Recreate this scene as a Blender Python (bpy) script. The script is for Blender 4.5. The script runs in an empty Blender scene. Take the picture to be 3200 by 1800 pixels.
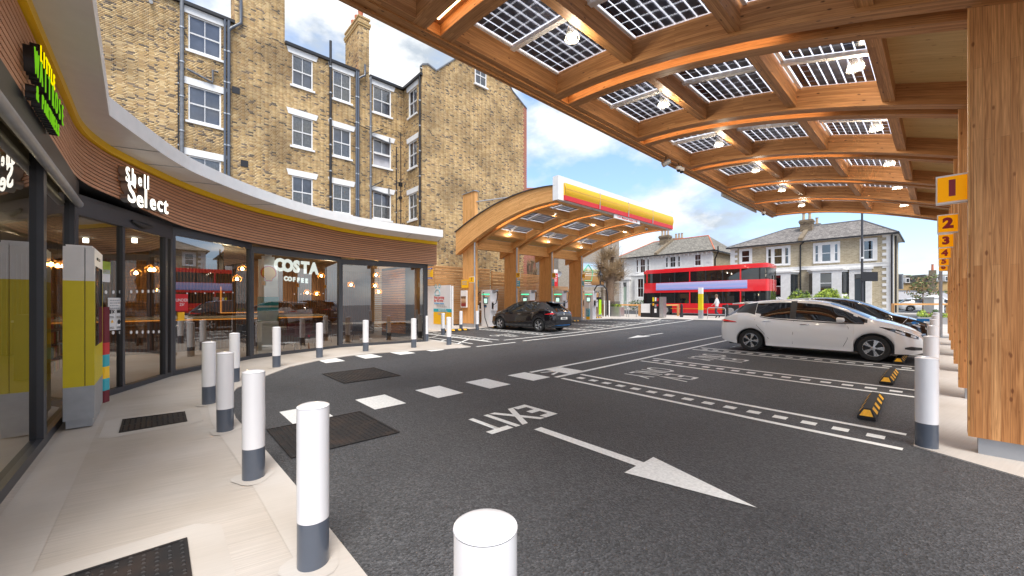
import bpy, math, random
import numpy as np
from mathutils import Vector, Matrix
random.seed(7); rng = np.random.default_rng(7)
R = math.radians
sc = bpy.context.scene
COL = sc.collection
# ------------------------------------------------------------------ camera
F, VX, HY, H = 1220., 2937., 944., 1.55
A = math.atan((VX - 1600) / F); CA, SA = math.cos(A), math.sin(A)
cam_d = bpy.data.cameras.new('camera'); cam = bpy.data.objects.new('camera', cam_d); COL.objects.link(cam)
cam.location = (0, 0, H); cam.rotation_euler = (R(90), 0, A)
cam_d.sensor_width = 36; cam_d.lens = 36 * F / 3200; cam_d.shift_y = 44 / 3200; cam_d.clip_start = .05; cam_d.clip_end = 2000
sc.camera = cam
# ------------------------------------------------------------------ world: daylight sky with broken cloud
w = bpy.data.worlds.new('World'); sc.world = w; w.use_nodes = True
nt = w.node_tree; nt.nodes.clear()
def N(nt, t, **k):
    n = nt.nodes.new(t)
    for a, b in k.items(): setattr(n, a, b)
    return n
SUN_EL, SUN_AZ = R(59), R(-31)     # azimuth measured from +X (u) towards +Y (v)
sky = N(nt, 'ShaderNodeTexSky', sky_type='NISHITA', sun_disc=False, sun_elevation=SUN_EL, sun_rotation=R(90) - SUN_AZ)
tc = N(nt, 'ShaderNodeTexCoord'); mp = N(nt, 'ShaderNodeMapping'); mp.inputs['Scale'].default_value = (1, 1, 1.9)
mp.inputs['Location'].default_value = (3.1, .4, .2)
nz = N(nt, 'ShaderNodeTexNoise'); nz.inputs['Scale'].default_value = 3.4; nz.inputs['Detail'].default_value = 9; nz.inputs['Roughness'].default_value = .52
cr = N(nt, 'ShaderNodeValToRGB'); cr.color_ramp.elements[0].position = .38; cr.color_ramp.elements[1].position = .53
nz2 = N(nt, 'ShaderNodeTexNoise'); nz2.inputs['Scale'].default_value = 5.0; nz2.inputs['Detail'].default_value = 8; nz2.inputs['Roughness'].default_value = .58
cc = N(nt, 'ShaderNodeValToRGB'); e = cc.color_ramp.elements
e[0].position = .41; e[0].color = (2.9, 3.25, 3.65, 1); e[1].position = .58; e[1].color = (6.2, 6.2, 6.1, 1)
mx = N(nt, 'ShaderNodeMix', data_type='RGBA')
mul = N(nt, 'ShaderNodeMix', data_type='RGBA', blend_type='MULTIPLY'); mul.inputs[0].default_value = 1; mul.inputs[7].default_value = (1.0, 1.0, 1.1, 1)
addn = N(nt, 'ShaderNodeMix', data_type='RGBA', blend_type='ADD'); addn.inputs[0].default_value = 1; addn.inputs[7].default_value = (.50, .95, 1.65, 1)
bg = N(nt, 'ShaderNodeBackground'); bg.inputs['Strength'].default_value = .1
ow = N(nt, 'ShaderNodeOutputWorld'); L = nt.links.new
L(tc.outputs['Generated'], mp.inputs[0]); L(mp.outputs[0], nz.inputs['Vector']); L(mp.outputs[0], nz2.inputs['Vector'])
L(nz.outputs['Fac'], cr.inputs[0]); L(nz2.outputs['Fac'], cc.inputs[0])
L(sky.outputs[0], mul.inputs[6]); L(mul.outputs[2], addn.inputs[6])
L(cr.outputs[0], mx.inputs[0]); L(addn.outputs[2], mx.inputs[6]); L(cc.outputs[0], mx.inputs[7]); L(mx.outputs[2], bg.inputs[0]); L(bg.outputs[0], ow.inputs[0])
# ------------------------------------------------------------------ soft sun through cloud
sd = bpy.data.lights.new('sun', 'SUN'); so = bpy.data.objects.new('sun', sd); COL.objects.link(so)
sd.energy = 2.2; sd.angle = R(28); sd.color = (1, .96, .9)
sv = Vector((math.cos(SUN_EL) * math.cos(SUN_AZ), math.cos(SUN_EL) * math.sin(SUN_AZ), math.sin(SUN_EL)))
so.rotation_euler = sv.to_track_quat('Z', 'Y').to_euler()
so.location = (0, 0, 30)
vs = sc.view_settings; vs.view_transform = 'Standard'; vs.look = 'None'; vs.gamma = 1; vs.exposure = 1.12; vs.use_curve_mapping = False

# ------------------------------------------------------------------ measuring helpers: a pixel of the 3200x1800 photograph to a point of the place
S = .013                                        # the forecourt falls 1.3 % towards the camera
def zg(y): return S * max(-30, min(45, y))
def ray(px, py):
    r = (px - 1600) / F; return (r * CA - SA, r * SA + CA, (HY - py) / F)
def G(px, py, z=0):
    x, y, k = ray(px, py); t = (H - z) / (S * y - k); return (x * t, y * t, S * y * t + z)
def PU(px, py, u):
    x, y, k = ray(px, py); t = u / x; return (u, y * t, H + k * t)
def PV(px, py, v):
    x, y, k = ray(px, py); t = v / y; return (x * t, v, H + k * t)
def PD(px, py, d):
    x, y, k = ray(px, py); return (x * d, y * d, H + k * d)
def depth(x, y): return -x * SA + y * CA
def zat(x, y, py): return H + (HY - py) / F * depth(x, y)

# ------------------------------------------------------------------ materials
M = {}
def newmat(name):
    m = bpy.data.materials.new(name); m.use_nodes = True; nt = m.node_tree; nt.nodes.clear()
    o = N(nt, 'ShaderNodeOutputMaterial'); b = N(nt, 'ShaderNodeBsdfPrincipled'); nt.links.new(b.outputs[0], o.inputs[0])
    M[name] = m; return m, nt, b, o
def plain(name, col, rough=.5, metal=0, var=.06, scale=6, bump=0, bscale=60, coat=0, emit=None, es=0, spec=.5, grime=0):
    m, nt, b, o = newmat(name)
    b.inputs['Roughness'].default_value = rough; b.inputs['Metallic'].default_value = metal
    b.inputs['Specular IOR Level'].default_value = spec
    if coat: b.inputs['Coat Weight'].default_value = coat; b.inputs['Coat Roughness'].default_value = .03
    if var or grime:
        t = N(nt, 'ShaderNodeTexCoord'); n = N(nt, 'ShaderNodeTexNoise'); n.inputs['Scale'].default_value = scale; n.inputs['Detail'].default_value = 6
        nt.links.new(t.outputs['Object'], n.inputs['Vector'])
        c = N(nt, 'ShaderNodeValToRGB'); c.color_ramp.elements[0].position = .3; c.color_ramp.elements[1].position = .7
        v = max(var, grime)
        c.color_ramp.elements[0].color = tuple(max(0, x * (1 - v)) for x in col) + (1,)
        c.color_ramp.elements[1].color = tuple(min(1, x * (1 + var)) for x in col) + (1,)
        nt.links.new(n.outputs['Fac'], c.inputs[0]); nt.links.new(c.outputs[0], b.inputs['Base Color'])
        if bump:
            n2 = N(nt, 'ShaderNodeTexNoise'); n2.inputs['Scale'].default_value = bscale; n2.inputs['Detail'].default_value = 3
            nt.links.new(t.outputs['Object'], n2.inputs['Vector'])
            bp = N(nt, 'ShaderNodeBump'); bp.inputs['Strength'].default_value = bump; bp.inputs['Distance'].default_value = .01
            nt.links.new(n2.outputs['Fac'], bp.inputs['Height']); nt.links.new(bp.outputs[0], b.inputs['Normal'])
    else: b.inputs['Base Color'].default_value = tuple(col) + (1,)
    if emit: b.inputs['Emission Color'].default_value = tuple(emit) + (1,); b.inputs['Emission Strength'].default_value = es
    return m
def wood(name, c1, c2, row=.045, blen=1.7, knots=.5, rough=.55, grain=.55):
    m, nt, b, o = newmat(name); L = nt.links.new
    uv = N(nt, 'ShaderNodeTexCoord')
    br = N(nt, 'ShaderNodeTexBrick'); br.offset = .37; br.inputs['Color1'].default_value = tuple(c1) + (1,); br.inputs['Color2'].default_value = tuple(c2) + (1,)
    br.inputs['Mortar Size'].default_value = .0011; br.inputs['Mortar'].default_value = tuple(x * .55 for x in c1) + (1,)
    br.inputs['Scale'].default_value = 1; br.inputs['Brick Width'].default_value = blen; br.inputs['Row Height'].default_value = row
    L(uv.outputs['UV'], br.inputs['Vector'])
    mp = N(nt, 'ShaderNodeMapping'); mp.inputs['Scale'].default_value = (1.6, 52, 1); L(uv.outputs['UV'], mp.inputs[0])
    n = N(nt, 'ShaderNodeTexNoise'); n.inputs['Scale'].default_value = 1; n.inputs['Detail'].default_value = 5; n.inputs['Distortion'].default_value = 1.6; L(mp.outputs[0], n.inputs['Vector'])
    r = N(nt, 'ShaderNodeValToRGB'); r.color_ramp.elements[0].position = .3; r.color_ramp.elements[1].position = .72
    g = 1 - grain * .55
    r.color_ramp.elements[0].color = (g, g * .86, g * .72, 1); r.color_ramp.elements[1].color = (1.12, 1.12, 1.1, 1)
    L(n.outputs['Fac'], r.inputs[0])
    mu = N(nt, 'ShaderNodeMix', data_type='RGBA', blend_type='MULTIPLY'); mu.inputs[0].default_value = 1
    L(br.outputs['Color'], mu.inputs[6]); L(r.outputs[0], mu.inputs[7])
    mp2 = N(nt, 'ShaderNodeMapping'); mp2.inputs['Scale'].default_value = (3.2, 7.5, 1); L(uv.outputs['UV'], mp2.inputs[0])
    vo = N(nt, 'ShaderNodeTexVoronoi'); vo.inputs['Scale'].default_value = 1.4; L(mp2.outputs[0], vo.inputs['Vector'])
    kr = N(nt, 'ShaderNodeValToRGB'); kr.color_ramp.elements[0].position = .07; kr.color_ramp.elements[1].position = .14
    k = 1 - knots; kr.color_ramp.elements[0].color = (k, k * .8, k * .7, 1); kr.color_ramp.elements[1].color = (1, 1, 1, 1)
    L(vo.outputs['Distance'], kr.inputs[0])
    mu2 = N(nt, 'ShaderNodeMix', data_type='RGBA', blend_type='MULTIPLY'); mu2.inputs[0].default_value = 1
    L(mu.outputs[2], mu2.inputs[6]); L(kr.outputs[0], mu2.inputs[7]); L(mu2.outputs[2], b.inputs['Base Color'])
    b.inputs['Roughness'].default_value = rough; b.inputs['Specular IOR Level'].default_value = .35
    return m
wood('glulam', (.62, .315, .125), (.41, .188, .068), row=.042, blen=2.2, knots=.75, grain=.75)
wood('column_wood', (.76, .39, .16), (.58, .255, .088), row=.055, blen=1.9, knots=.5, grain=.85)
wood('pale_glulam', (.84, .47, .19), (.68, .35, .12), row=.042, blen=2.2, knots=.5, grain=.5)
wood('plywood', (.62, .44, .20), (.56, .39, .17), row=.11, blen=3, knots=.4, grain=.3)
wood('fence_wood', (.60, .35, .16), (.48, .25, .10), row=.3, blen=2.1, knots=.4)
wood('cladding', (.62, .34, .21), (.53, .28, .17), row=.2, blen=2.9, knots=.0, grain=.25, rough=.5)
wood('warm_slat', (.17, .08, .035), (.13, .06, .028), row=.05, blen=3, knots=.0)
plain('white_paint', (.80, .80, .80), .35, var=.03, grime=.05)
plain('white_gloss', (.80, .79, .81), .18, var=.02, coat=.5, scale=2)
plain('bollard_grey', (.085, .10, .13), .28, var=.05, coat=.3)
plain('frame_grey', (.045, .047, .056), .38, var=.05)
plain('black_metal', (.015, .015, .018), .4, var=.1)
plain('steel', (.55, .56, .58), .35, metal=.9, var=.08)
plain('galvanised', (.42, .44, .47), .45, metal=.6, var=.08, scale=8)
plain('soffit', (.80, .78, .76), .45, var=.03)
plain('yellow', (1.0, .60, .005), .4, var=.03)
plain('fascia_yellow', (.78, .44, .006), .4, var=.02)
plain('totem_yellow', (.68, .56, .01), .4, var=.03)
plain('red', (.72, .03, .04), .35, var=.03, coat=.3)
plain('sign_red', (.60, .012, .018), .35, var=.02)
plain('sign_yellow', (.92, .50, .01), .35, var=.02)
plain('dark_red', (.30, .006, .012), .4, var=0)
plain('teal', (.02, .42, .52), .4, var=.02)
plain('blue_print', (.1, .4, .7), .5, var=0)
plain('navy', (.04, .03, .35), .5, var=0)
plain('grey_print', (.4, .42, .45), .5, var=0)
plain('rubber', (.018, .018, .019), .75, var=.2, scale=30, bump=.2)
plain('stop_yellow', (.88, .45, .02), .5, var=.06, grime=.25, scale=40)
plain('marking', (.82, .82, .79), .6, var=.04, grime=.2, scale=38, bump=.15, bscale=220)
plain('render_white', (.80, .79, .76), .7, var=.03, grime=.12, scale=3)
plain('stone_trim', (.78, .77, .75), .6, var=.03, grime=.12, scale=4)
plain('window_dark', (.03, .035, .04), .06, var=.3, scale=.8, spec=.9)
plain('curtain', (.55, .52, .47), .8, var=.2, scale=9)
plain('door_slate', (.04, .055, .065), .35, var=.05)
plain('door_green', (.35, .45, .38), .5, var=.05)
plain('skin', (.55, .33, .24), .5, var=.05)
plain('cloth_pale', (.62, .6, .62), .8, var=.1)
plain('cloth_dark', (.05, .05, .07), .8, var=.1)
plain('terracotta', (.55, .16, .08), .7, var=.2, scale=8)
plain('lead', (.16, .17, .19), .5, var=.2)
plain('bark', (.16, .11, .075), .9, var=.35, scale=12, bump=.6, bscale=30)
plain('twig', (.25, .17, .09), .9, var=.3, scale=3)
plain('leaf_green', (.10, .16, .035), .6, var=.5, scale=4)
plain('leaf_dark', (.05, .08, .03), .5, var=.6, scale=5)
plain('leaf_lime', (.32, .42, .04), .6, var=.3, scale=5)
plain('flower', (.4, .06, .12), .6, var=.5, scale=9)
plain('car_white', (.86, .86, .855), .22, var=0, coat=1)
plain('car_black', (.006, .005, .007), .16, var=0, coat=1)
plain('car_glass', (.008, .01, .012), .02, var=0, spec=1)
plain('car_trim', (.02, .021, .024), .35, var=0)
plain('tyre', (.018, .018, .018), .8, var=.1, scale=20)
plain('alloy', (.62, .63, .65), .25, metal=.8, var=0)
plain('chrome', (.8, .8, .82), .1, metal=1, var=0)
plain('tail_lens', (.55, .005, .01), .12, var=0, coat=1, emit=(.8, .01, .01), es=.15)
plain('lamp_lens', (.75, .78, .8), .08, var=0, coat=1)
plain('plate', (.72, .72, .7), .4, var=.02)
plain('blue_plastic', (.01, .2, .6), .35, var=.02)
plain('bus_red', (.70, .015, .025), .22, var=.03, coat=.8)
plain('dark_green', (.03, .05, .06), .6, var=.15)
plain('shop_floor', (.34, .28, .23), .35, var=.08)
plain('shop_wall', (.14, .10, .07), .7, var=.2, scale=2)
plain('maroon', (.16, .012, .025), .7, var=.1)
plain('dark_seat', (.05, .03, .045), .7, var=.1)
plain('table_top', (.55, .5, .45), .3, var=.05)
plain('shop_ceiling', (.10, .085, .07), .8, var=.05)
plain('brass', (.6, .35, .12), .3, metal=.8, var=0)
plain('cable', (.012, .012, .013), .5, var=0)
plain('panel_cell', (.010, .013, .030), .12, var=.25, scale=3, spec=.7)
plain('lime', (.45, .8, .02), .4, var=.02)
def emis(name, col, s):
    m = bpy.data.materials.new(name); m.use_nodes = True; nt = m.node_tree; nt.nodes.clear()
    o = N(nt, 'ShaderNodeOutputMaterial'); e = N(nt, 'ShaderNodeEmission'); e.inputs[0].default_value = tuple(col) + (1,); e.inputs[1].default_value = s
    nt.links.new(e.outputs[0], o.inputs[0]); M[name] = m; return m
emis('led_warm', (1, .64, .32), 5); emis('lamp_white', (1, .93, .8), 7); emis('letter_white', (1, .93, .80), 1.1)
emis('letter_cool', (.95, 1, .95), .7); emis('letter_green', (.25, .75, .02), .32); emis('letter_yellow', (1, .80, .0), .55)
emis('bulb', (1, .50, .14), 45); emis('screen', (.6, .9, .75), .6); emis('led_green', (.1, .9, .45), .7); emis('neon_orange', (1, .35, .05), .55)
emis('led_cool', (1, .97, .92), 9)
# glass: clear with fresnel reflection
def glass(name, tint, ior=1.55, base=.05):
    m = bpy.data.materials.new(name); m.use_nodes = True; nt = m.node_tree; nt.nodes.clear()
    o = N(nt, 'ShaderNodeOutputMaterial'); t = N(nt, 'ShaderNodeBsdfTransparent'); t.inputs[0].default_value = tuple(tint) + (1,)
    g = N(nt, 'ShaderNodeBsdfGlossy'); g.inputs['Roughness'].default_value = 0.0
    f = N(nt, 'ShaderNodeFresnel'); f.inputs[0].default_value = ior
    a = N(nt, 'ShaderNodeMath', operation='ADD'); a.inputs[1].default_value = base; a.use_clamp = True
    mx = N(nt, 'ShaderNodeMixShader'); L = nt.links.new
    L(f.outputs[0], a.inputs[0]); L(a.outputs[0], mx.inputs[0]); L(t.outputs[0], mx.inputs[1]); L(g.outputs[0], mx.inputs[2]); L(mx.outputs[0], o.inputs[0])
    M[name] = m; return m
glass('shop_glass', (.66, .69, .67), 1.75, .18)
glass('street_glass', (.9, .92, .92), 1.5, .06)
glass('house_glass', (.30, .33, .36), 1.7, .12)
glass('sky_glass', (.86, .88, .9), 1.55, .06); plain('dim_room', (.46, .46, .50), .8, var=.3, scale=1.2)
plain('sign_brightened', (.85, .36, .003), .5, var=0, spec=.15, emit=(1, .38, .0), es=.17)  # weak glow added so the number faces stay bright in canopy shade
# frosted light-passing glass of the solar panels
m = bpy.data.materials.new('panel_glass'); m.use_nodes = True; nt = m.node_tree; nt.nodes.clear()
o = N(nt, 'ShaderNodeOutputMaterial'); t = N(nt, 'ShaderNodeBsdfTranslucent'); t.inputs[0].default_value = (.93, .93, 1, 1)
t2 = N(nt, 'ShaderNodeBsdfTransparent'); mx = N(nt, 'ShaderNodeMixShader'); mx.inputs[0].default_value = .45
nt.links.new(t.outputs[0], mx.inputs[1]); nt.links.new(t2.outputs[0], mx.inputs[2]); nt.links.new(mx.outputs[0], o.inputs[0]); M['panel_glass'] = m
# ribbed frosted shade of the hanging lamps
m = bpy.data.materials.new('lamp_glass'); m.use_nodes = True; nt = m.node_tree; nt.nodes.clear()
o = N(nt, 'ShaderNodeOutputMaterial'); t = N(nt, 'ShaderNodeBsdfTranslucent'); t.inputs[0].default_value = (.9, .9, .88, 1)
t2 = N(nt, 'ShaderNodeBsdfDiffuse'); t2.inputs[0].default_value = (.75, .76, .76, 1); t3 = N(nt, 'ShaderNodeBsdfTransparent'); mx = N(nt, 'ShaderNodeMixShader'); mx2 = N(nt, 'ShaderNodeMixShader'); mx.inputs[0].default_value = .5; mx2.inputs[0].default_value = .88
nt.links.new(t.outputs[0], mx.inputs[1]); nt.links.new(t2.outputs[0], mx.inputs[2]); nt.links.new(mx.outputs[0], mx2.inputs[1]); nt.links.new(t3.outputs[0], mx2.inputs[2]); nt.links.new(mx2.outputs[0], o.inputs[0]); M['lamp_glass'] = m
# asphalt
m, nt, b, o = newmat('asphalt'); L = nt.links.new
t = N(nt, 'ShaderNodeTexCoord')
v1 = N(nt, 'ShaderNodeTexVoronoi'); v1.inputs['Scale'].default_value = 74; L(t.outputs['Object'], v1.inputs['Vector'])
n1 = N(nt, 'ShaderNodeTexNoise'); n1.inputs['Scale'].default_value = .35; n1.inputs['Detail'].default_value = 7; n1.inputs['Roughness'].default_value = .6; L(t.outputs['Object'], n1.inputs['Vector'])
r1 = N(nt, 'ShaderNodeValToRGB'); e = r1.color_ramp.elements; e[0].position = 0; e[0].color = (.022, .0225, .024, 1); e[1].position = 1; e[1].color = (.105, .105, .11, 1)
x = r1.color_ramp.elements.new(.55); x.color = (.054, .055, .059, 1)
L(v1.outputs['Color'], r1.inputs[0])
r2 = N(nt, 'ShaderNodeValToRGB'); r2.color_ramp.elements[0].position = .3; r2.color_ramp.elements[0].color = (.70, .70, .72, 1); r2.color_ramp.elements[1].position = .72; r2.color_ramp.elements[1].color = (1.28, 1.28, 1.27, 1); L(n1.outputs['Fac'], r2.inputs[0])
mu = N(nt, 'ShaderNodeMix', data_type='RGBA', blend_type='MULTIPLY'); mu.inputs[0].default_value = 1; L(r1.outputs[0], mu.inputs[6]); L(r2.outputs[0], mu.inputs[7]); L(mu.outputs[2], b.inputs['Base Color'])
bp = N(nt, 'ShaderNodeBump'); bp.inputs['Strength'].default_value = .7; bp.inputs['Distance'].default_value = .012; L(v1.outputs['Distance'], bp.inputs['Height']); L(bp.outputs[0], b.inputs['Normal'])
b.inputs['Roughness'].default_value = .62
# brushed concrete: fine broom lines roughly along the photograph's brushing
def concrete(name, c, brush=True, ang=-52):
    m, nt, b, o = newmat(name); L = nt.links.new
    t = N(nt, 'ShaderNodeTexCoord'); mp = N(nt, 'ShaderNodeMapping'); mp.vector_type = 'TEXTURE'; mp.inputs['Rotation'].default_value = (0, 0, R(78)); mp.inputs['Scale'].default_value = (.8, .02, 1)
    L(t.outputs['Object'], mp.inputs[0])
    n = N(nt, 'ShaderNodeTexNoise'); n.inputs['Scale'].default_value = 1.5; n.inputs['Detail'].default_value = 4; L(mp.outputs[0], n.inputs['Vector'])
    r = N(nt, 'ShaderNodeValToRGB'); r.color_ramp.elements[0].position = .3; r.color_ramp.elements[1].position = .7
    q = .84 if brush else .96
    r.color_ramp.elements[0].color = tuple(x * q for x in c) + (1,); r.color_ramp.elements[1].color = tuple(x * 1.04 for x in c) + (1,)
    L(n.outputs['Fac'], r.inputs[0])
    n2 = N(nt, 'ShaderNodeTexNoise'); n2.inputs['Scale'].default_value = .9; n2.inputs['Detail'].default_value = 8; L(t.outputs['Object'], n2.inputs['Vector'])
    r2 = N(nt, 'ShaderNodeValToRGB'); r2.color_ramp.elements[0].position = .33; r2.color_ramp.elements[0].color = (.86, .83, .79, 1); r2.color_ramp.elements[1].position = .62; r2.color_ramp.elements[1].color = (1.03, 1.03, 1.03, 1); L(n2.outputs['Fac'], r2.inputs[0])
    mu = N(nt, 'ShaderNodeMix', data_type='RGBA', blend_type='MULTIPLY'); mu.inputs[0].default_value = 1; L(r.outputs[0], mu.inputs[6]); L(r2.outputs[0], mu.inputs[7]); L(mu.outputs[2], b.inputs['Base Color'])
    bp = N(nt, 'ShaderNodeBump'); bp.inputs['Strength'].default_value = .5 if brush else .1; bp.inputs['Distance'].default_value = .006; L(n.outputs['Fac'], bp.inputs['Height']); L(bp.outputs[0], b.inputs['Normal'])
    b.inputs['Roughness'].default_value = .75; return m
concrete('brushed_concrete', (.50, .455, .41)); concrete('smooth_concrete', (.50, .465, .43), False)
# iron cover with studs and rust
m, nt, b, o = newmat('iron'); L = nt.links.new
t = N(nt, 'ShaderNodeTexCoord'); n = N(nt, 'ShaderNodeTexNoise'); n.inputs['Scale'].default_value = 3.5; n.inputs['Detail'].default_value = 7; L(t.outputs['Object'], n.inputs['Vector'])
r = N(nt, 'ShaderNodeValToRGB'); r.color_ramp.elements[0].position = .45; r.color_ramp.elements[0].color = (.017, .016, .017, 1); r.color_ramp.elements[1].position = .78; r.color_ramp.elements[1].color = (.042, .028, .022, 1)
L(n.outputs['Fac'], r.inputs[0]); L(r.outputs[0], b.inputs['Base Color']); b.inputs['Roughness'].default_value = .6; b.inputs['Specular IOR Level'].default_value = .3
# stock brick (individual bricks, tint per brick)
def brickmat(name, cols, dark=1.0):
    m, nt, b, o = newmat(name); L = nt.links.new
    gi = N(nt, 'ShaderNodeNewGeometry'); oi = N(nt, 'ShaderNodeObjectInfo'); ad = N(nt, 'ShaderNodeMath', operation='ADD'); fr = N(nt, 'ShaderNodeMath', operation='FRACT')
    L(gi.outputs['Random Per Island'], ad.inputs[0]); L(oi.outputs['Random'], ad.inputs[1]); L(ad.outputs[0], fr.inputs[0])
    r = N(nt, 'ShaderNodeValToRGB'); r.color_ramp.interpolation = 'CONSTANT'
    for i, (p, c) in enumerate(cols):
        el = r.color_ramp.elements[i] if i < 2 else r.color_ramp.elements.new(p)
        el.position = p; el.color = tuple(c) + (1,)
    L(fr.outputs[0], r.inputs[0])
    t = N(nt, 'ShaderNodeNewGeometry'); n = N(nt, 'ShaderNodeTexNoise'); n.inputs['Scale'].default_value = .55; n.inputs['Detail'].default_value = 6; L(t.outputs['Position'], n.inputs['Vector'])
    r2 = N(nt, 'ShaderNodeValToRGB'); r2.color_ramp.elements[0].position = .35; r2.color_ramp.elements[0].color = (.62 * dark, .58 * dark, .52 * dark, 1); r2.color_ramp.elements[1].position = .6; r2.color_ramp.elements[1].color = (1.15, 1.12, 1.05, 1); L(n.outputs['Fac'], r2.inputs[0])
    n3 = N(nt, 'ShaderNodeTexNoise'); n3.inputs['Scale'].default_value = 22; n3.inputs['Detail'].default_value = 3; L(t.outputs['Position'], n3.inputs['Vector'])
    r3 = N(nt, 'ShaderNodeValToRGB'); r3.color_ramp.elements[0].color = (.78, .78, .78, 1); r3.color_ramp.elements[1].color = (1.2, 1.2, 1.2, 1); L(n3.outputs['Fac'], r3.inputs[0])
    mu = N(nt, 'ShaderNodeMix', data_type='RGBA', blend_type='MULTIPLY'); mu.inputs[0].default_value = 1; L(r.outputs[0], mu.inputs[6]); L(r2.outputs[0], mu.inputs[7])
    mu2 = N(nt, 'ShaderNodeMix', data_type='RGBA', blend_type='MULTIPLY'); mu2.inputs[0].default_value = 1; L(mu.outputs[2], mu2.inputs[6]); L(r3.outputs[0], mu2.inputs[7]); L(mu2.outputs[2], b.inputs['Base Color'])
    b.inputs['Roughness'].default_value = .85; return m
brickmat('stock_brick', [(0, (.13, .105, .085)), (.07, (.47, .32, .15)), (.30, (.55, .39, .20)), (.50, (.42, .28, .14)), (.64, (.60, .45, .25)), (.84, (.46, .33, .18)), (.96, (.22, .17, .13))])
plain('mortar', (.56, .48, .36), .9, var=.12, grime=.3, scale=2)
# far brick: tint and joints from the material only
def farbrick(name, c1, c2, mo, axis='uz'):
    m, nt, b, o = newmat(name); L = nt.links.new
    t = N(nt, 'ShaderNodeTexCoord'); sx = N(nt, 'ShaderNodeSeparateXYZ'); cx = N(nt, 'ShaderNodeCombineXYZ'); L(t.outputs['Object'], sx.inputs[0])
    ad = N(nt, 'ShaderNodeMath', operation='ADD'); L(sx.outputs[0], ad.inputs[0]); L(sx.outputs[1], ad.inputs[1]); L(ad.outputs[0], cx.inputs[0]); L(sx.outputs[2], cx.inputs[1])
    br = N(nt, 'ShaderNodeTexBrick'); br.inputs['Scale'].default_value = 1; br.inputs['Brick Width'].default_value = .215; br.inputs['Row Height'].default_value = .072; br.inputs['Mortar Size'].default_value = .008
    br.inputs['Color1'].default_value = tuple(c1) + (1,); br.inputs['Color2'].default_value = tuple(c2) + (1,); br.inputs['Mortar'].default_value = tuple(mo) + (1,)
    L(cx.outputs[0], br.inputs['Vector']); L(br.outputs['Color'], b.inputs['Base Color']); b.inputs['Roughness'].default_value = .9
    bp = N(nt, 'ShaderNodeBump'); bp.inputs['Strength'].default_value = .4; bp.inputs['Distance'].default_value = .01; bp.invert = True; L(br.outputs['Fac'], bp.inputs['Height']); L(bp.outputs[0], b.inputs['Normal'])
farbrick('house_brick', (.50, .42, .28), (.33, .26, .16), (.55, .5, .4)); farbrick('sooty_brick', (.26, .20, .12), (.13, .10, .07), (.25, .2, .15)); plain('pale_clay', (.5, .38, .26), .8, var=.2); farbrick('red_brick', (.42, .12, .07), (.33, .09, .055), (.4, .3, .24))
farbrick('grey_wall', (.36, .32, .27), (.27, .24, .2), (.36, .33, .29)); farbrick('yellow_brick', (.5, .33, .13), (.4, .25, .1), (.45, .36, .22)); farbrick('pale_block', (.55, .53, .55), (.5, .48, .5), (.62, .6, .6))
def slate(name, c):
    m, nt, b, o = newmat(name); L = nt.links.new
    t = N(nt, 'ShaderNodeTexCoord'); sx = N(nt, 'ShaderNodeSeparateXYZ'); cx = N(nt, 'ShaderNodeCombineXYZ'); L(t.outputs['Object'], sx.inputs[0]); L(sx.outputs[0], cx.inputs[0]); L(sx.outputs[2], cx.inputs[1])
    br = N(nt, 'ShaderNodeTexBrick'); br.inputs['Scale'].default_value = 1; br.inputs['Brick Width'].default_value = .3; br.inputs['Row Height'].default_value = .12; br.inputs['Mortar Size'].default_value = .01
    br.inputs['Color1'].default_value = tuple(c) + (1,); br.inputs['Color2'].default_value = tuple(x * .7 for x in c) + (1,); br.inputs['Mortar'].default_value = tuple(x * .4 for x in c) + (1,)
    n = N(nt, 'ShaderNodeTexNoise'); n.inputs['Scale'].default_value = 5; n.inputs['Detail'].default_value = 6; L(t.outputs['Object'], n.inputs['Vector'])
    r = N(nt, 'ShaderNodeValToRGB'); r.color_ramp.elements[0].position = .3; r.color_ramp.elements[0].color = (.6, .6, .58, 1); r.color_ramp.elements[1].position = .7; r.color_ramp.elements[1].color = (1.4, 1.38, 1.3, 1); L(n.outputs['Fac'], r.inputs[0])
    mu = N(nt, 'ShaderNodeMix', data_type='RGBA', blend_type='MULTIPLY'); mu.inputs[0].default_value = 1; L(cx.outputs[0], br.inputs['Vector']); L(br.outputs['Color'], mu.inputs[6]); L(r.outputs[0], mu.inputs[7]); L(mu.outputs[2], b.inputs['Base Color']); b.inputs['Roughness'].default_value = .85; b.inputs['Specular IOR Level'].default_value = .25
slate('slate', (.25, .235, .215)); slate('slate_new', (.24, .222, .22)); slate('tile_red', (.5, .16, .08))
# billboard and posters: flat print
def poster(name, stops, axis=2, noise=0):
    m, nt, b, o = newmat(name); L = nt.links.new
    t = N(nt, 'ShaderNodeTexCoord'); sx = N(nt, 'ShaderNodeSeparateXYZ'); L(t.outputs['Generated'], sx.inputs[0])
    r = N(nt, 'ShaderNodeValToRGB')
    if not noise: r.color_ramp.interpolation = 'CONSTANT'
    for i, (p, c) in enumerate(stops):
        el = r.color_ramp.elements[i] if i < 2 else r.color_ramp.elements.new(p)
        el.position = p; el.color = tuple(c) + (1,)
    if noise:
        n = N(nt, 'ShaderNodeTexNoise'); n.inputs['Scale'].default_value = 7; n.inputs['Detail'].default_value = 6; L(t.outputs['Generated'], n.inputs['Vector'])
        a = N(nt, 'ShaderNodeMath', operation='MULTIPLY_ADD'); a.inputs[1].default_value = noise; L(n.outputs['Fac'], a.inputs[0]); L(sx.outputs[axis], a.inputs[2]); L(a.outputs[0], r.inputs[0])
    else: L(sx.outputs[axis], r.inputs[0])
    L(r.outputs[0], b.inputs['Base Color']); b.inputs['Roughness'].default_value = .4; return m
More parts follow.
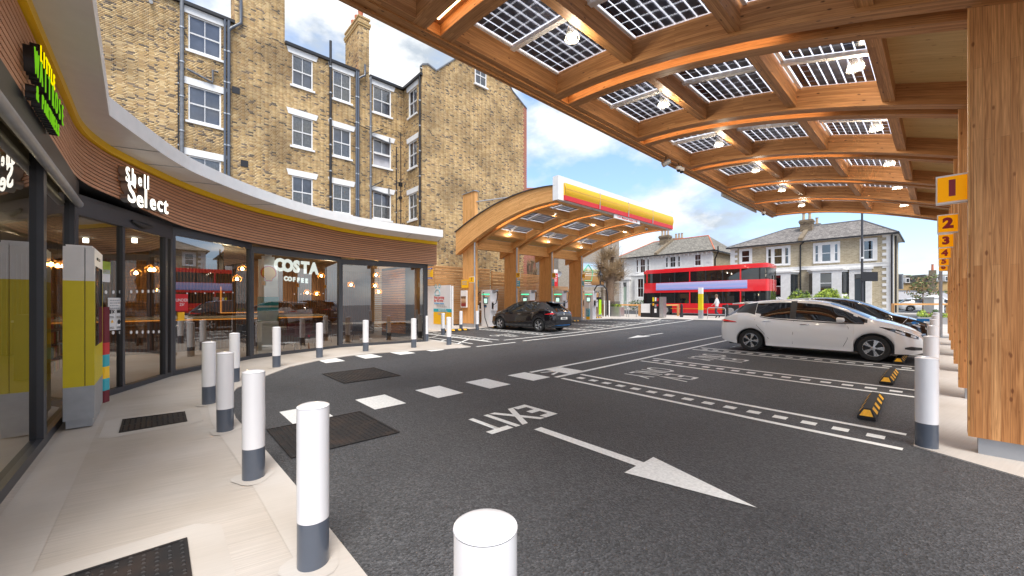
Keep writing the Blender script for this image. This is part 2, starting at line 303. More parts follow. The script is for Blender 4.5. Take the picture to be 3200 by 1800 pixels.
poster('billboard_print', [(0, (.12, .05, .02)), (.35, (.38, .2, .06)), (.62, (.5, .3, .1)), (.72, (.1, .13, .03)), (.8, (.6, .55, .3)), (.9, (.6, .75, .85)), (1, (.45, .65, .85))], noise=.2)
poster('food_print', [(0, (.2, .01, .02)), (.45, (.25, .03, .03)), (.5, (.3, .15, .08)), (.8, (.6, .4, .25)), (1, (.15, .08, .04))], noise=.3)
poster('bus_advert', [(0, (.62, .03, .05)), (.2, (.12, .3, .65)), (.45, (.45, .38, .7)), (.7, (.3, .4, .75)), (1, (.5, .45, .72))], noise=.35)

# ------------------------------------------------------------------ object helpers
WL = {}
def tag(o, label=None, cat=None, group=None, kind=None, category=None):
    cat = cat or category
    if label: o['label'] = label
    if cat: o['category'] = cat
    if group: o['group'] = group
    if kind: o['kind'] = kind
    return o
def thing(name, label, cat, loc=(0, 0, 0), rz=0, group=None):
    o = bpy.data.objects.new(name, None); o.empty_display_size = .2; COL.objects.link(o); o.location = loc; o.rotation_euler = (0, 0, rz)
    WL[o.name] = Vector(loc); return tag(o, label, cat, group)
def wl(o): return WL.get(o.name, Vector((0, 0, 0)))
class MB:
    def __init__(s): s.v = []; s.f = []; s.uv = []; s.m = []; s.cur = 0
    def face(s, pts, uv=None, mi=None):
        b = len(s.v); s.v += [tuple(p) for p in pts]; s.f.append(tuple(range(b, b + len(pts))))
        if uv is None:
            a, c, d = [Vector(pts[i]) for i in (0, 1, -1)]
            e1 = (c - a); l = e1.length or 1; e1 = e1 / l; e2 = (d - a); e2 = e2 - e1 * e2.dot(e1); e2 = e2.normalized() if e2.length > 1e-9 else Vector((0, 0, 1))
            uv = [((Vector(p) - a).dot(e1), (Vector(p) - a).dot(e2)) for p in pts]
        s.uv.append(uv); s.m.append(s.cur if mi is None else mi)
    def hexa(s, p, g=0):
        # p: 8 points (000,100,110,010,001,101,111,011); g = grain axis index (0,1,2) along local x,y,z
        P = [Vector(q) for q in p]
        for idx in ((0, 3, 2, 1), (4, 5, 6, 7), (0, 1, 5, 4), (2, 3, 7, 6), (1, 2, 6, 5), (3, 0, 4, 7)):
            q = [P[i] for i in idx]; ax = [(P[1] - P[0]), (P[3] - P[0]), (P[4] - P[0])]
            gd = ax[g].normalized() if ax[g].length else Vector((1, 0, 0))
            n = (q[1] - q[0]).cross(q[2] - q[1]);
            if n.length < 1e-12: n = (q[2] - q[0]).cross(q[3] - q[1])
            n = n.normalized() if n.length else Vector((0, 0, 1))
            if abs(gd.dot(n)) > .9: gd = ax[(g + 1) % 3].normalized()
            cd = n.cross(gd)
            s.face(q, [(a.dot(gd), a.dot(cd)) for a in q])
        return s
    def box(s, x0, x1, y0, y1, z0, z1, g=0):
        x0, x1 = min(x0, x1), max(x0, x1); y0, y1 = min(y0, y1), max(y0, y1); z0, z1 = min(z0, z1), max(z0, z1)
        return s.hexa([(x0, y0, z0), (x1, y0, z0), (x1, y1, z0), (x0, y1, z0), (x0, y0, z1), (x1, y0, z1), (x1, y1, z1), (x0, y1, z1)], g)
    def obox(s, c, ax, ay, az, hx, hy, hz, g=0):
        c, ax, ay, az = Vector(c), Vector(ax), Vector(ay), Vector(az); P = []
        for k in (-1, 1):
            for i, j in ((-1, -1), (1, -1), (1, 1), (-1, 1)): P.append(c + ax * hx * i + ay * hy * j + az * hz * k)
        return s.hexa(P, g)
    def tube(s, path, r, n=8, caps=True):
        path = [Vector(p) for p in path]; rs = r if isinstance(r, (list, tuple)) else [r] * len(path); rings = []
        up = Vector((0, 0, 1)); prev = None
        for i, p in enumerate(path):
            t = (path[min(i + 1, len(path) - 1)] - path[max(i - 1, 0)]);
            t = t.normalized() if t.length else up
            a = prev if prev is not None else (Vector((1, 0, 0)) if abs(t.z) > .9 else up)
            a = (a - t * a.dot(t)); a = a.normalized() if a.length > 1e-6 else t.orthogonal().normalized(); prev = a; b = t.cross(a)
            rings.append([p + (a * math.cos(2 * math.pi * k / n) + b * math.sin(2 * math.pi * k / n)) * rs[i] for k in range(n)])
        for i in range(len(rings) - 1):
            for k in range(n):
                k2 = (k + 1) % n; s.face([rings[i][k], rings[i][k2], rings[i + 1][k2], rings[i + 1][k]], [(i, k / n), (i, (k + 1) / n), (i + 1, (k + 1) / n), (i + 1, k / n)])
        if caps: s.face(rings[0][::-1]); s.face(rings[-1])
        return s
    def lathe(s, prof, n=24, c=(0, 0, 0)):
        for i in range(len(prof) - 1):
            (r0, z0), (r1, z1) = prof[i], prof[i + 1]
            for k in range(n):
                a, b = 2 * math.pi * k / n, 2 * math.pi * (k + 1) / n
                P = lambda r, z, t: (c[0] + r * math.cos(t), c[1] + r * math.sin(t), c[2] + z)
                if r0 < 1e-6: s.face([P(0, z0, 0), P(r1, z1, a), P(r1, z1, b)][::-1]) if False else s.face([P(r0, z0, a), P(r1, z1, b), P(r1, z1, a)])
                elif r1 < 1e-6: s.face([P(r0, z0, a), P(r0, z0, b), P(0, z1, 0)])
                else: s.face([P(r0, z0, a), P(r0, z0, b), P(r1, z1, b), P(r1, z1, a)], [(a, z0), (b, z0), (b, z1), (a, z1)])
        return s
    def prism(s, poly, z0, z1):
        s.face([(x, y, z1) for x, y in poly]); s.face([(x, y, z0) for x, y in poly][::-1])
        for i in range(len(poly)):
            (a, b), (c, d) = poly[i], poly[(i + 1) % len(poly)]; s.face([(a, b, z0), (c, d, z0), (c, d, z1), (a, b, z1)])
        return s
    def mesh(s, name, mats, off=Vector((0, 0, 0)), smooth=False, weld=True):
        me = bpy.data.meshes.new(name); v = [(a[0] - off[0], a[1] - off[1], a[2] - off[2]) for a in s.v]
        me.from_pydata(v, [], s.f); uvl = me.uv_layers.new(name='UVMap')
        flat = [c for u in s.uv for p in u for c in p]; uvl.data.foreach_set('uv', flat)
        if not isinstance(mats, (list, tuple)): mats = [mats]
        for q in mats: me.materials.append(M[q])
        me.polygons.foreach_set('material_index', s.m)
        if smooth:
            import bmesh
            bm = bmesh.new(); bm.from_mesh(me); bmesh.ops.remove_doubles(bm, verts=bm.verts, dist=1e-5); bm.to_mesh(me); bm.free()
            me.polygons.foreach_set('use_smooth', [True] * len(me.polygons)); me.set_sharp_from_angle(angle=R(38))
        me.update(); return me
    def build(s, name, mats, parent=None, smooth=False, local=False, loc=None, **tags):
        if parent is not None and not local: off = wl(parent)
        elif loc is not None: off = Vector(loc)
        else: off = Vector((0, 0, 0))
        o = bpy.data.objects.new(name, s.mesh(name, mats, off, smooth)); COL.objects.link(o)
        if parent is not None: o.parent = parent; WL[o.name] = off
        else:
            o.location = off if not local else (loc or (0, 0, 0)); WL[o.name] = Vector(off)
        tag(o, **tags); return o
def copy_tree(o, parent=None):
    c = o.copy(); COL.objects.link(c); c.parent = parent
    for k in o.children: copy_tree(k, c)
    return c
def put(o, loc, rz=None, label=None):
    o.location = loc; WL[o.name] = Vector(loc)
    if rz is not None: o.rotation_euler = (0, 0, rz)
    if label: o['label'] = label
    return o
def text(name, body, size, org, xd, up, mat, parent=None, ext=.002, bold=0, sx=1, align='CENTER', local=False, space=1, mb=None):
    cu = bpy.data.curves.new('t', 'FONT'); cu.body = body; cu.size = size; cu.extrude = ext; cu.offset = bold; cu.align_x = align; cu.align_y = 'CENTER'; cu.space_character = space; cu.resolution_u = 3
    ob = bpy.data.objects.new('t', cu); me = bpy.data.meshes.new_from_object(ob)
    bpy.data.objects.remove(ob); bpy.data.curves.remove(cu)
    xd = Vector(xd).normalized(); up = Vector(up).normalized(); n = xd.cross(up)
    off = Vector((0, 0, 0)) if (parent is None or local) else wl(parent)
    o3 = Vector(org) - off
    me.transform(Matrix(((xd.x * sx, up.x, n.x, o3.x), (xd.y * sx, up.y, n.y, o3.y), (xd.z * sx, up.z, n.z, o3.z), (0, 0, 0, 1))))
    me.name = name; me.materials.clear(); me.materials.append(M[mat])
    o = bpy.data.objects.new(name, me); COL.objects.link(o)
    if parent is not None: o.parent = parent
    WL[o.name] = off
    return o
def print_lines(parent, org, xd, n, w_, h_, rows, mat, seed=1, name='print_lines'):
    # print too small to read in the photograph: rows of word-sized dashes
    org, xd, n = Vector(org), Vector(xd).normalized(), Vector(n).normalized(); z = Vector((0, 0, 1)); rr = random.Random(seed); b = MB(); rh = h_ / rows
    for r_ in range(rows):
        x = -w_ / 2; end = w_ / 2 * rr.uniform(.55, 1)
        while x < end:
            ln = min(w_ * rr.uniform(.08, .2), end - x + .001); c = org + xd * x + z * (h_ / 2 - rh * (r_ + .5)) + n * .001
            if ln > .004: b.face([c - z * rh * .22, c + xd * ln - z * rh * .22, c + xd * ln + z * rh * .22, c + z * rh * .22])
            x += ln + w_ * .03
    o_ = b.build(name, mat, parent); o_['kind'] = 'stuff'; return o_
def lamp(name, loc, power, parent=None, col=(1, .85, .6), r=.05, typ='POINT', spot=120, rot=None):
    d = bpy.data.lights.new(name, typ); d.energy = power; d.color = col; d.shadow_soft_size = r
    if typ == 'SPOT': d.spot_size = R(spot); d.spot_blend = .6
    o = bpy.data.objects.new(name, d); COL.objects.link(o)
    if parent is not None: o.parent = parent; o.location = Vector(loc) - wl(parent)
    else: o.location = loc
    return o
def interp(x, tb):
    xs = [a for a, _ in tb]; return float(np.interp(x, xs, [b for _, b in tb]))
# ================================================================== GROUND
def sheet(poly_rows, name, mat, dz=0, **t):
    pass
g = MB(); ys = [-60, -30, 0, 45, 300]; xs = [-160, -60, -20, 0, 20, 160]
for i in range(len(xs) - 1):
    for j in range(len(ys) - 1):
        g.face([(xs[i], ys[j], zg(ys[j])), (xs[i + 1], ys[j], zg(ys[j])), (xs[i + 1], ys[j + 1], zg(ys[j + 1])), (xs[i], ys[j + 1], zg(ys[j + 1]))])
forecourt = g.build('forecourt_asphalt', 'asphalt', kind='structure', label='dark asphalt forecourt with white painted bays and arrows')
def flat(name, pts, mat, dz, parent=None, **t):
    b = MB(); b.face([(x, y, zg(y) + dz) for x, y in pts]); return b.build(name, mat, parent, **t)
def slab(name, pts, mat, top, **t):
    b = MB(); b.face([(x, y, zg(y) + top) for x, y in pts])
    for i in range(len(pts)):
        (a, c), (d, e) = pts[i], pts[(i + 1) % len(pts)]
        b.face([(d, e, zg(e) + top), (a, c, zg(c) + top), (a, c, zg(c) - .2), (d, e, zg(e) - .2)])
    return b.build(name, mat, **t)
# pavement in front of the shop
edge = [(4, .87), (-2.2, .87), (-3.63, .86), (-4.6, .84), (-6.24, .78), (-7.6, .84), (-8.39, 1.06), (-9.35, 1.68), (-10.2, 2.3), (-10.77, 3.13), (-11.01, 3.9), (-11.02, 4.58), (-10.85, 5.2), (-10.64, 5.79), (-10.3, 6.67), (-10.25, 7.55), (-11.5, 7.65), (-16, 7.9), (-22, 8.0)]
back = [(-22, -9), (4, -9)]
pavement = slab('pavement', edge + back, 'brushed_concrete', .012, kind='structure', label='pale brushed concrete pavement along the shop front')
def poly_off(poly, d):     # inner parallel of an open chain
    out = []
    for i, p in enumerate(poly):
        a = Vector(poly[max(i - 1, 0)]); b = Vector(poly[min(i + 1, len(poly) - 1)]); t = (b - a).normalized(); out.append((p[0] + t.y * d * -1, p[1] + t.x * d))
    return out
chain = edge[:16]; inner = poly_off(chain, -.28)
inner = [(x, y) for x, y in inner]
b = MB()
inn = [(p[0], p[1]) for p in poly_off(chain, .0)]
for i in range(len(chain) - 1):
    def off(k):
        a = Vector(chain[max(k - 1, 0)]); c = Vector(chain[min(k + 1, len(chain) - 1)]); t = (c - a).normalized(); n = Vector((t.y, -t.x)) * -1
        # towards the shop (negative v / negative u side)
        q = Vector(chain[k]) + Vector((t.y * -1, t.x)) * .26; return (q.x, q.y)
    p, q = chain[i], chain[i + 1]; p2, q2 = off(i), off(i + 1)
    b.face([(p[0], p[1], zg(p[1]) + .016), (q[0], q[1], zg(q[1]) + .016), (q2[0], q2[1], zg(q2[1]) + .016), (p2[0], p2[1], zg(p2[1]) + .016)])
b.build('kerb_band', 'smooth_concrete', pavement)
flat('smooth_band', [(3, -.83), (3, -.52), (-8.5, -.52), (-8.5, -.83)], 'smooth_concrete', .016, pavement)
# concrete strips right and far
right_strip = slab('concrete_strip', [(3.5, 3.9), (.6, 5.3), (-.18, 5.72), (-.2, 9.2), (-.12, 17), (-.1, 27.3), (3.5, 27.3)], 'smooth_concrete', .012, kind='structure', label='pale concrete strip under the row of timber columns')
far_pave = slab('far_pavement', [(-30, 27.0), (-30, 32.4), (14, 32.4), (14, 27.3), (-9, 27.3), (-13, 27.0), (-16.2, 24.6), (-17.0, 21), (-16.6, 16), (-16.3, 9.2), (-13.9, 7.7), (-22, 8.2), (-24, 27.0)], 'smooth_concrete', .012, kind='structure', label='pale concrete pavement beside the street and under the chargers')
slab('street_footway', [(-40, 42.2), (-40, 44.0), (20, 44.0), (20, 42.2)], 'smooth_concrete', .12, kind='structure', label='footway in front of the terraced houses')

# ------------------------------------------------------------------ painted markings (children of the asphalt)
def mark(name, pts, dz=.004): return flat(name, pts, 'marking', dz, forecourt)
def rect(name, x0, x1, y0, y1): return mark(name, [(x0, y0), (x1, y0), (x1, y1), (x0, y1)])
for k in range(6):
    y0 = 1.30 + .985 * k if k else 1.27
    rect('walkway_block', -6.2 + .09 * k * .9, -5.45 + .075 * k, y0, y0 + .48)
for k in range(5):
    y0 = 3.1 + .99 * k; rect('walkway_block', -10.98, -10.22, y0, y0 + .47)
mark('lane_line', [(-5.83, 5.79), (-5.73, 5.79), (-5.79, 27), (-5.89, 27)]); mark('lane_line', [(-5.12, 5.78), (-5.02, 5.78), (-5.02, 27), (-5.12, 27)])
def strip(pts, wd, name):
    L_, R_ = [], []
    for i, p in enumerate(pts):
        a = Vector(pts[max(i - 1, 0)]); c = Vector(pts[min(i + 1, len(pts) - 1)]); t = (c - a).normalized(); n = Vector((-t.y, t.x)) * wd / 2
        L_.append((p[0] + n.x, p[1] + n.y)); R_.append((p[0] - n.x, p[1] - n.y))
    bb = MB()
    for i in range(len(pts) - 1): bb.face([(*q, zg(q[1]) + .004) for q in (R_[i], R_[i + 1], L_[i + 1], L_[i])])
    return bb.build(name, 'marking', forecourt)
strip([(-10.98, 9.6), (-10.97, 12.8), (-11.2, 16), (-11.5, 19), (-12.1, 22.6), (-13.2, 26.2)], .1, 'lane_line')
strip([(-10.25, 9.9), (-10.25, 12.8), (-10.4, 16), (-10.6, 20), (-11.0, 25), (-11.3, 27)], .1, 'lane_line')
strip([(-10.15, 7.7), (-10.12, 9.4)], .1, 'lane_line')
for k in range(7):          # bay dividers on the right: two lines with blocks between
    y = 5.58 + 2.95 * k
    strip([(-4.92, y + .22), (-1.5, y), (-.25, y - .05)], .09, 'bay_line'); strip([(-4.9, y + .78), (-1.6, y + .62), (-.25, y + .56)], .09, 'bay_line')
    for i in range(15):
        x = -4.75 + i * .3; yy = y + .5 - (x + 4.9) / 3.4 * .19; rect('bay_block', x, x + .15, yy - .07, yy + .07)
for k in range(6):          # bays on the left under the small canopy
    y = 9.0 + 3.08 * k; x1 = -11.15 - .1 * k
    strip([(x1, y), (-16.0, y + .1)], .08, 'bay_line'); strip([(x1, y + .5), (-16.0, y + .6)], .08, 'bay_line')
    for i in range(16):
        x = x1 - .3 - i * .29; rect('bay_block', x - .12, x, y + .2, y + .34)
# hatched corner by the shop end
for i in range(4):
    x = -11.3 - 1.1 * i; mark('hatch_line', [(x, 7.8), (x - .1, 7.8), (x - 1.0, 8.9), (x - .9, 8.9)])
strip([(-10.9, 8.1), (-14.3, 8.3)], .08, 'bay_line'); strip([(-10.8, 8.9), (-16.0, 9.0)], .08, 'bay_line'); strip([(-11.0, 7.75), (-15.3, 7.85)], .08, 'bay_line')
# EXIT and arrow
def ground_text(body, y0, x0, size, sx, bold=0.0, ps=1.0):
    # reads along -v, tops towards +u
    return text('painted_word', body, size, (x0, y0, zg(y0) + .005), (0, -1, -S), (1, 0, 0), 'marking', forecourt, ext=0, bold=bold, sx=sx, space=ps)
ground_text('EXIT', 3.42, -3.80, .88, .62, .018, 1.05)
for k in range(6):
    y = 7.42 + 2.95 * k
    ground_text('EV', y, -3.44, .88, .58, .0, 1.1); ground_text('ONLY', y + .1, -4.06, .86, .52, .0, 1.05)
for k in range(5):
    y = 10.9 + 3.08 * k
    text('painted_word', 'EV', .8, (-11.9, y, zg(y) + .005), (0, 1, S), (-1, 0, 0), 'marking', forecourt, ext=0, sx=.6)
    text('painted_word', 'ONLY', .8, (-12.55, y, zg(y) + .005), (0, 1, S), (-1, 0, 0), 'marking', forecourt, ext=0, sx=.55)
mark('arrow', [(-3.23, 3.30), (-1.88, 3.26), (-1.88, 3.06), (-.90, 3.25), (-1.87, 3.56), (-1.87, 3.38), (-3.23, 3.42)])
mark('arrow', [(-8.08, 16.1), (-8.05, 14.5), (-8.3, 14.5), (-7.98, 13.2), (-7.72, 14.5), (-7.95, 14.5), (-7.98, 16.1)])
# walking figure symbol
fb = MB(); cx, cy = -5.44, 6.3
def q2(pts): fb.face([(cx + a * .8, cy + b_ * .8, zg(cy + b_ * .8) + .005) for a, b_ in pts])
q2([(.0 + .075 * math.cos(t), .42 + .075 * math.sin(t)) for t in [i * math.pi / 5 for i in range(10)]])
q2([(-.055, -.05), (.05, -.05), (.06, .28), (-.06, .28)]); q2([(-.07, -.05), (.0, -.05), (-.17, -.46), (-.25, -.46)]); q2([(.0, -.05), (.08, -.06), (.22, -.45), (.13, -.45)])
q2([(-.08, .28), (-.08, .2), (-.22, .05), (-.25, .11)]); q2([(.08, .28), (.08, .2), (.22, .08), (.25, .14)])
fb.build('walking_figure_symbol', 'marking', forecourt)

# ------------------------------------------------------------------ access covers
def cover(pts, label, par_dz, rows, cols, frame=True, patch=0):
    cx = sum(p[0] for p in pts) / 4; cy = sum(p[1] for p in pts) / 4
    t = thing('access_cover', label, 'manhole cover', (cx, cy, zg(cy)), group='iron access covers set in the ground')
    if patch:
        out = []
        for i, p in enumerate(pts):
            a = Vector((p[0] - cx, p[1] - cy)); a = a.normalized() * (a.length + patch)
            for s in (-.12, .12):
                c_, s_ = math.cos(s), math.sin(s); out.append((cx + a.x * c_ - a.y * s_, cy + a.x * s_ + a.y * c_))
        b = MB(); b.face([(x, y, zg(y) + par_dz + .003) for x, y in out]); b.build('mortar_surround', 'smooth_concrete', t)
    b = MB(); z = par_dz + .007
    b.face([(x, y, zg(y) + z) for x, y in pts]); b.build('plate', 'iron', t)
    s = MB(); P = [Vector((*p, zg(p[1]) + z)) for p in pts]
    for i in range(rows):
        for j in range(cols):
            if rows % 2 == 0 and (i == rows // 2 and False): continue
            a = (i + .5) / rows; c = (j + .5 + (.25 if i % 2 else -.25) + .22 * random.uniform(-1, 1)) / cols
            o = (P[0] * (1 - a) + P[3] * a) * (1 - c) + (P[1] * (1 - a) + P[2] * a) * c
            e1 = (P[1] - P[0]).normalized(); e2 = (P[3] - P[0]).normalized(); r = .011
            if abs(c - .5) < .02: continue
            T = [o + e1 * r * sx_ + e2 * r * sy_ for sx_, sy_ in ((-1, -1), (1, -1), (1, 1), (-1, 1))]; U = [o + (q - o) * .55 + Vector((0, 0, .006)) for q in T]
            s.face(U)
            for k in range(4): s.face([T[k], T[(k + 1) % 4], U[(k + 1) % 4], U[k]])
    s.build('stud', 'iron', t, kind='stuff')
    b = MB()
    for k in range(4):
        a, c = P[k], P[(k + 1) % 4]; d = (c - a).normalized(); n = Vector((-d.y, d.x, 0))
        b.hexa([a, c, c + n * .02, a + n * .02, a + Vector((0, 0, .006)), c + Vector((0, 0, .006)), c + n * .02 + Vector((0, 0, .006)), a + n * .02 + Vector((0, 0, .006))])
    b.build('rim', 'iron', t); return t
cover([(-8.75, 2.58), (-7.45, 2.58), (-7.4, 3.68), (-8.7, 3.68)], 'rectangular iron cover flush in the asphalt between the two rows of walkway blocks', 0, 18, 26)
cover([(-5.45, .98), (-4.28, .98), (-4.24, 2.1), (-5.42, 2.1)], 'brown rusty iron cover in the asphalt behind the nearest left bollards', 0, 20, 24)
cover([(-7.2, -.32), (-6.5, -.32), (-6.5, .30), (-7.1, .30)], 'small studded iron cover in the pavement beside the totem', .012, 12, 16, patch=.16)
cover([(-3.31, -.72), (-2.42, -.72), (-2.42, .15), (-3.29, .15)], 'black studded iron cover in the pavement at the bottom edge of the photo', .012, 15, 17, patch=.17)

# ================================================================== BOLLARDS
def make_bollard(label, h=.955, r=.085):
    t = thing('bollard', label, 'bollard', (0, 0, 0), group='white and grey steel bollards')
    MB().lathe([(r, -.02), (r, h * .295)], 36).build('base_sleeve', 'bollard_grey', t, smooth=True, local=True)
    MB().lathe([(r, h * .295), (r + .0012, h * .2955), (r + .0012, h * .974)], 36).build('post', 'white_gloss', t, smooth=True, local=True)
    MB().lathe([(r - .001, h * .974), (r - .001, h * .976), (r + .0025, h * .977), (r + .001, h * .981), (r * .8, h * .991), (r * .4, h * .998), (0, h)], 36).build('cap', 'white_gloss', t, smooth=True, local=True)
    return t
bol = make_bollard('nearest white bollard, only its top shows at the bottom edge')
put(bol, (-.83, .66, zg(.66)))
spots = [(-2.47, .68, 'tall white bollard standing left of the half hidden one, beside the rusty cover'),
 (-4.03, .63, 'white bollard third from the camera in the near row'), (-5.73, .61, 'white bollard fourth from the camera, beside the small studded cover'),
 (-7.41, .59, 'white bollard at the far left end of the straight near row, by the totem'), (-9.07, 1.11, 'white bollard where the kerb curves, before the first coffee window'),
 (-10.37, 2.07, 'white bollard in front of the window with the red bus reflection'), (-11.27, 3.26, 'white bollard in front of the coffee shop lettering'),
 (-11.63, 4.66, 'white bollard in front of the last wide shop window'), (-11.39, 6.12, 'white bollard in front of the right end of the shop glass'),
 (-12.75, 7.35, 'white bollard just beyond the corner of the shop'), (-11.2, 7.33, 'white bollard at the kerb corner in front of the parking board'),
 (-14.6, 9.25, 'white bollard half hidden left of the parking board'), (-16.25, 11.35, 'white bollard between parking board and first timber column'), (-15.75, 12.0, 'white bollard right of the first timber column')]
for x, y, lab in spots: put(copy_tree(bol), (x, y, zg(y)), 0, lab)
for x, y, r_, lab in [(-16.9, 22.0, 0, 'white bollard by the fourth column of the small canopy')]: put(copy_tree(bol), (x, y, zg(y)), 0, lab)
names = ['nearest', 'second', 'third', 'fourth', 'fifth', 'sixth']
for k, y in enumerate([5.78, 8.75, 11.7, 14.65, 17.6, 20.5]):
    put(copy_tree(bol), (.0 - .09, y, zg(y) - .03), 0, '%s white bollard in the row beside the timber columns on the right' % names[k])
for i, o_ in enumerate([]): pass
bb = MB()
for k, (x, y) in enumerate([(-.83, .66)] + [(s_[0], s_[1]) for s_ in spots[:8]]):
    pts = [(x + .158 * (1 + .14 * math.sin(3 * t + k)) * math.cos(t), y + .158 * (1 + .14 * math.sin(3 * t + k)) * math.sin(t)) for t in [i * math.pi / 9 for i in range(18)]]
    bb = MB(); bb.face([(a, c, zg(c) + .0195) for a, c in pts]); bb.build('mortar_collar', 'smooth_concrete', pavement)

# ================================================================== WHEEL STOPS
def make_stop(label):
    t = thing('wheel_stop', label, 'wheel stop', group='rubber wheel stops with yellow flashes')
    L_, w_, h_, tw = .82, .075, .10, .035
    b = MB(); e = .07
    base = [(-L_ / 2, -w_), (L_ / 2, -w_), (L_ / 2, w_), (-L_ / 2, w_)]
    lo = [Vector((x, y, 0)) for x, y in base]; mid = [Vector((x, y, .03)) for x, y in base]; top = [Vector((x * (1 - e / L_ * 2), y * tw / w_, h_)) for x, y in base]
    for A_, B_ in ((lo, mid), (mid, top)):
        for k in range(4): b.face([A_[k], A_[(k + 1) % 4], B_[(k + 1) % 4], B_[k]])
    b.face(top); b.build('rubber_body', 'rubber', t, local=True)
    for side in (-1, 1):
        for k, x in enumerate((-.27, -.1, .1, .27)):
            y0, y1 = side * (w_ + .002), side * (tw + .003); dx = .045; sl = .03
            q = [(x - dx, y0, .036), (x + dx, y0, .036), (x + dx - sl * .3, y1 * 1.03, .096), (x - dx - sl * .3, y1 * 1.03, .096)]
            if side > 0: q = q[::-1]
            b = MB(); b.face(q); b.build('yellow_flash', 'stop_yellow', t, local=True)
    for s_ in (-1, 1):
        b = MB(); xe = s_ * (L_ / 2 + .002); q = [(xe, -.055, .038), (xe, .055, .038), (s_ * (L_ / 2 - .052), .025, .09), (s_ * (L_ / 2 - .052), -.025, .09)]
        b.face(q if s_ > 0 else q[::-1]); b.build('yellow_flash', 'stop_yellow', t, local=True)
    return t
st = make_stop('wheel stop nearest the camera in the first empty right hand bay')
put(st, (-.63, 7.28, zg(7.3)), R(90) + .02); st.scale = (1.9, 1.15, 1.15)
for y, lab in [(10.1, 'wheel stop in the second empty right hand bay'), (13.1, 'wheel stop under the nose of the white car')]: put(copy_tree(st), (-.63, y, zg(y)), R(90), lab)
for x, y, lab in [(-15.75, 10.7, 'wheel stop in front of the white parking board'), (-15.9, 13.9, 'wheel stop at the nose of the black car on the left'), (-16.1, 20.0, 'wheel stop between the third and fourth small canopy column'), (-17.6, 24.6, 'farthest wheel stop, beside the grey charging post')]:
    o_ = copy_tree(st); put(o_, (x, y, zg(y)), R(90), lab); o_.scale = (1.9, 1.15, 1.15)

# ================================================================== BRICK APARTMENT BUILDING
def brickface(parent, org, d, n, s1, z0, z1, holes, top=None, near=0, course=.0715, mat='stock_brick'):
    """bricks on the wall starting at org going s along d; n = outward; holes (sa,sb,za,zb); returns joined mesh + 'near' single bricks"""
    org, d, n = Vector(org), Vector(d), Vector(n); Ls, J, pr = .2125, .010, .007
    V, Fc = [], []; singles = []; z = z0; row = 0
    while z < z1:
        x = -(row % 2) * .159 - .0; i = 0
        while x < s1:
            ln = Ls if (i + row) % 2 == 0 else Ls * .5
            a, c = max(0, x + J / 2), min(s1, x + ln - J / 2 + 0); x += ln; i += 1
            if c - a < .03: continue
            zt = z + course - J
            if top and z + course > top((a + c) / 2): continue
            segs = [(a, c)]
            for (ha, hb, hz0, hz1) in holes:
                if zt > hz0 and z < hz1:
                    ns = []
                    for (p, q) in segs:
                        if q <= ha or p >= hb: ns.append((p, q))
                        else:
                            if p < ha - .02: ns.append((p, ha))
                            if q > hb + .02: ns.append((hb, q))
                    segs = ns
            for p, q in segs:
                k = pr * (1 + .35 * random.uniform(-1, 1)); singles.append((p, q, z, zt, k))
        z += course; row += 1
    if near:
        dist = lambda t: ((org + d * ((t[0] + t[1]) / 2) + Vector((0, 0, t[2]))) - Vector((0, 0, H))).length
        full = [t for t in singles if abs(t[1] - t[0] - (Ls - J)) < .003]
        # must be inside the frame
        def seen(t):
            p = org + d * ((t[0] + t[1]) / 2); dd = depth(p.x, p.y)
            if dd < .5: return False
            px = 1600 + F * (p.x * CA + p.y * SA) / dd; py = HY - F * (t[2] - H) / dd
            return 268 < px < 560 and 10 < py < 480 and py < 290 + (px - 342) * .7
        full = sorted([t for t in full if seen(t)], key=dist)[:near]; fs = set(full)
        singles = [t for t in singles if t not in fs]
        me = None
        for t in full:
            if me is None:
                b = MB(); hx = (Ls - J) / 2; o0 = Vector((0, 0, 0)); zz = Vector((0, 0, (course - J) / 2))
                fr = [d * -hx - zz, d * hx - zz, d * hx + zz, d * -hx + zz]; b.face([q + n * .0075 for q in fr])
                for k in range(4): b.face([fr[k], fr[(k + 1) % 4], fr[(k + 1) % 4] + n * .0075, fr[k] + n * .0075])
                me = b.mesh('brick', mat)
            o_ = bpy.data.objects.new('brick', me); COL.objects.link(o_); o_.parent = parent
            o_.location = org + d * ((t[0] + t[1]) / 2) + Vector((0, 0, (t[2] + t[3]) / 2)) - wl(parent)
    A_ = np.array(singles); off = wl(parent); m_ = len(A_)
    o3 = np.array(org - off); d3 = np.array(d); n3 = np.array(n); z3 = np.array([0, 0, 1.])
    P = lambda s, z, k: o3 + s[:, None] * d3 + z[:, None] * z3 + (k[:, None] * n3 if k is not None else 0)
    p, q, za, zb, k = A_.T; vv = np.stack([P(p, za, None), P(q, za, None), P(q, zb, None), P(p, zb, None), P(p, za, k), P(q, za, k), P(q, zb, k), P(p, zb, k)], 1).reshape(-1, 3)
    ft = np.array([[4, 5, 6, 7], [0, 1, 5, 4], [1, 2, 6, 5], [2, 3, 7, 6], [3, 0, 4, 7]]); ff = (np.arange(m_)[:, None, None] * 8 + ft).reshape(-1, 4)
    me = bpy.data.meshes.new('brickwork'); me.vertices.add(len(vv)); me.vertices.foreach_set('co', vv.ravel()); me.loops.add(ff.size); me.loops.foreach_set('vertex_index', ff.ravel().astype(np.int32))
    me.polygons.add(len(ff)); me.polygons.foreach_set('loop_start', np.arange(0, ff.size, 4, dtype=np.int32)); me.update(calc_edges=True); me.validate(); me.materials.append(M[mat])
    o_ = bpy.data.objects.new('brickwork', me); COL.objects.link(o_); o_.parent = parent; tag(o_, kind='stuff'); return o_
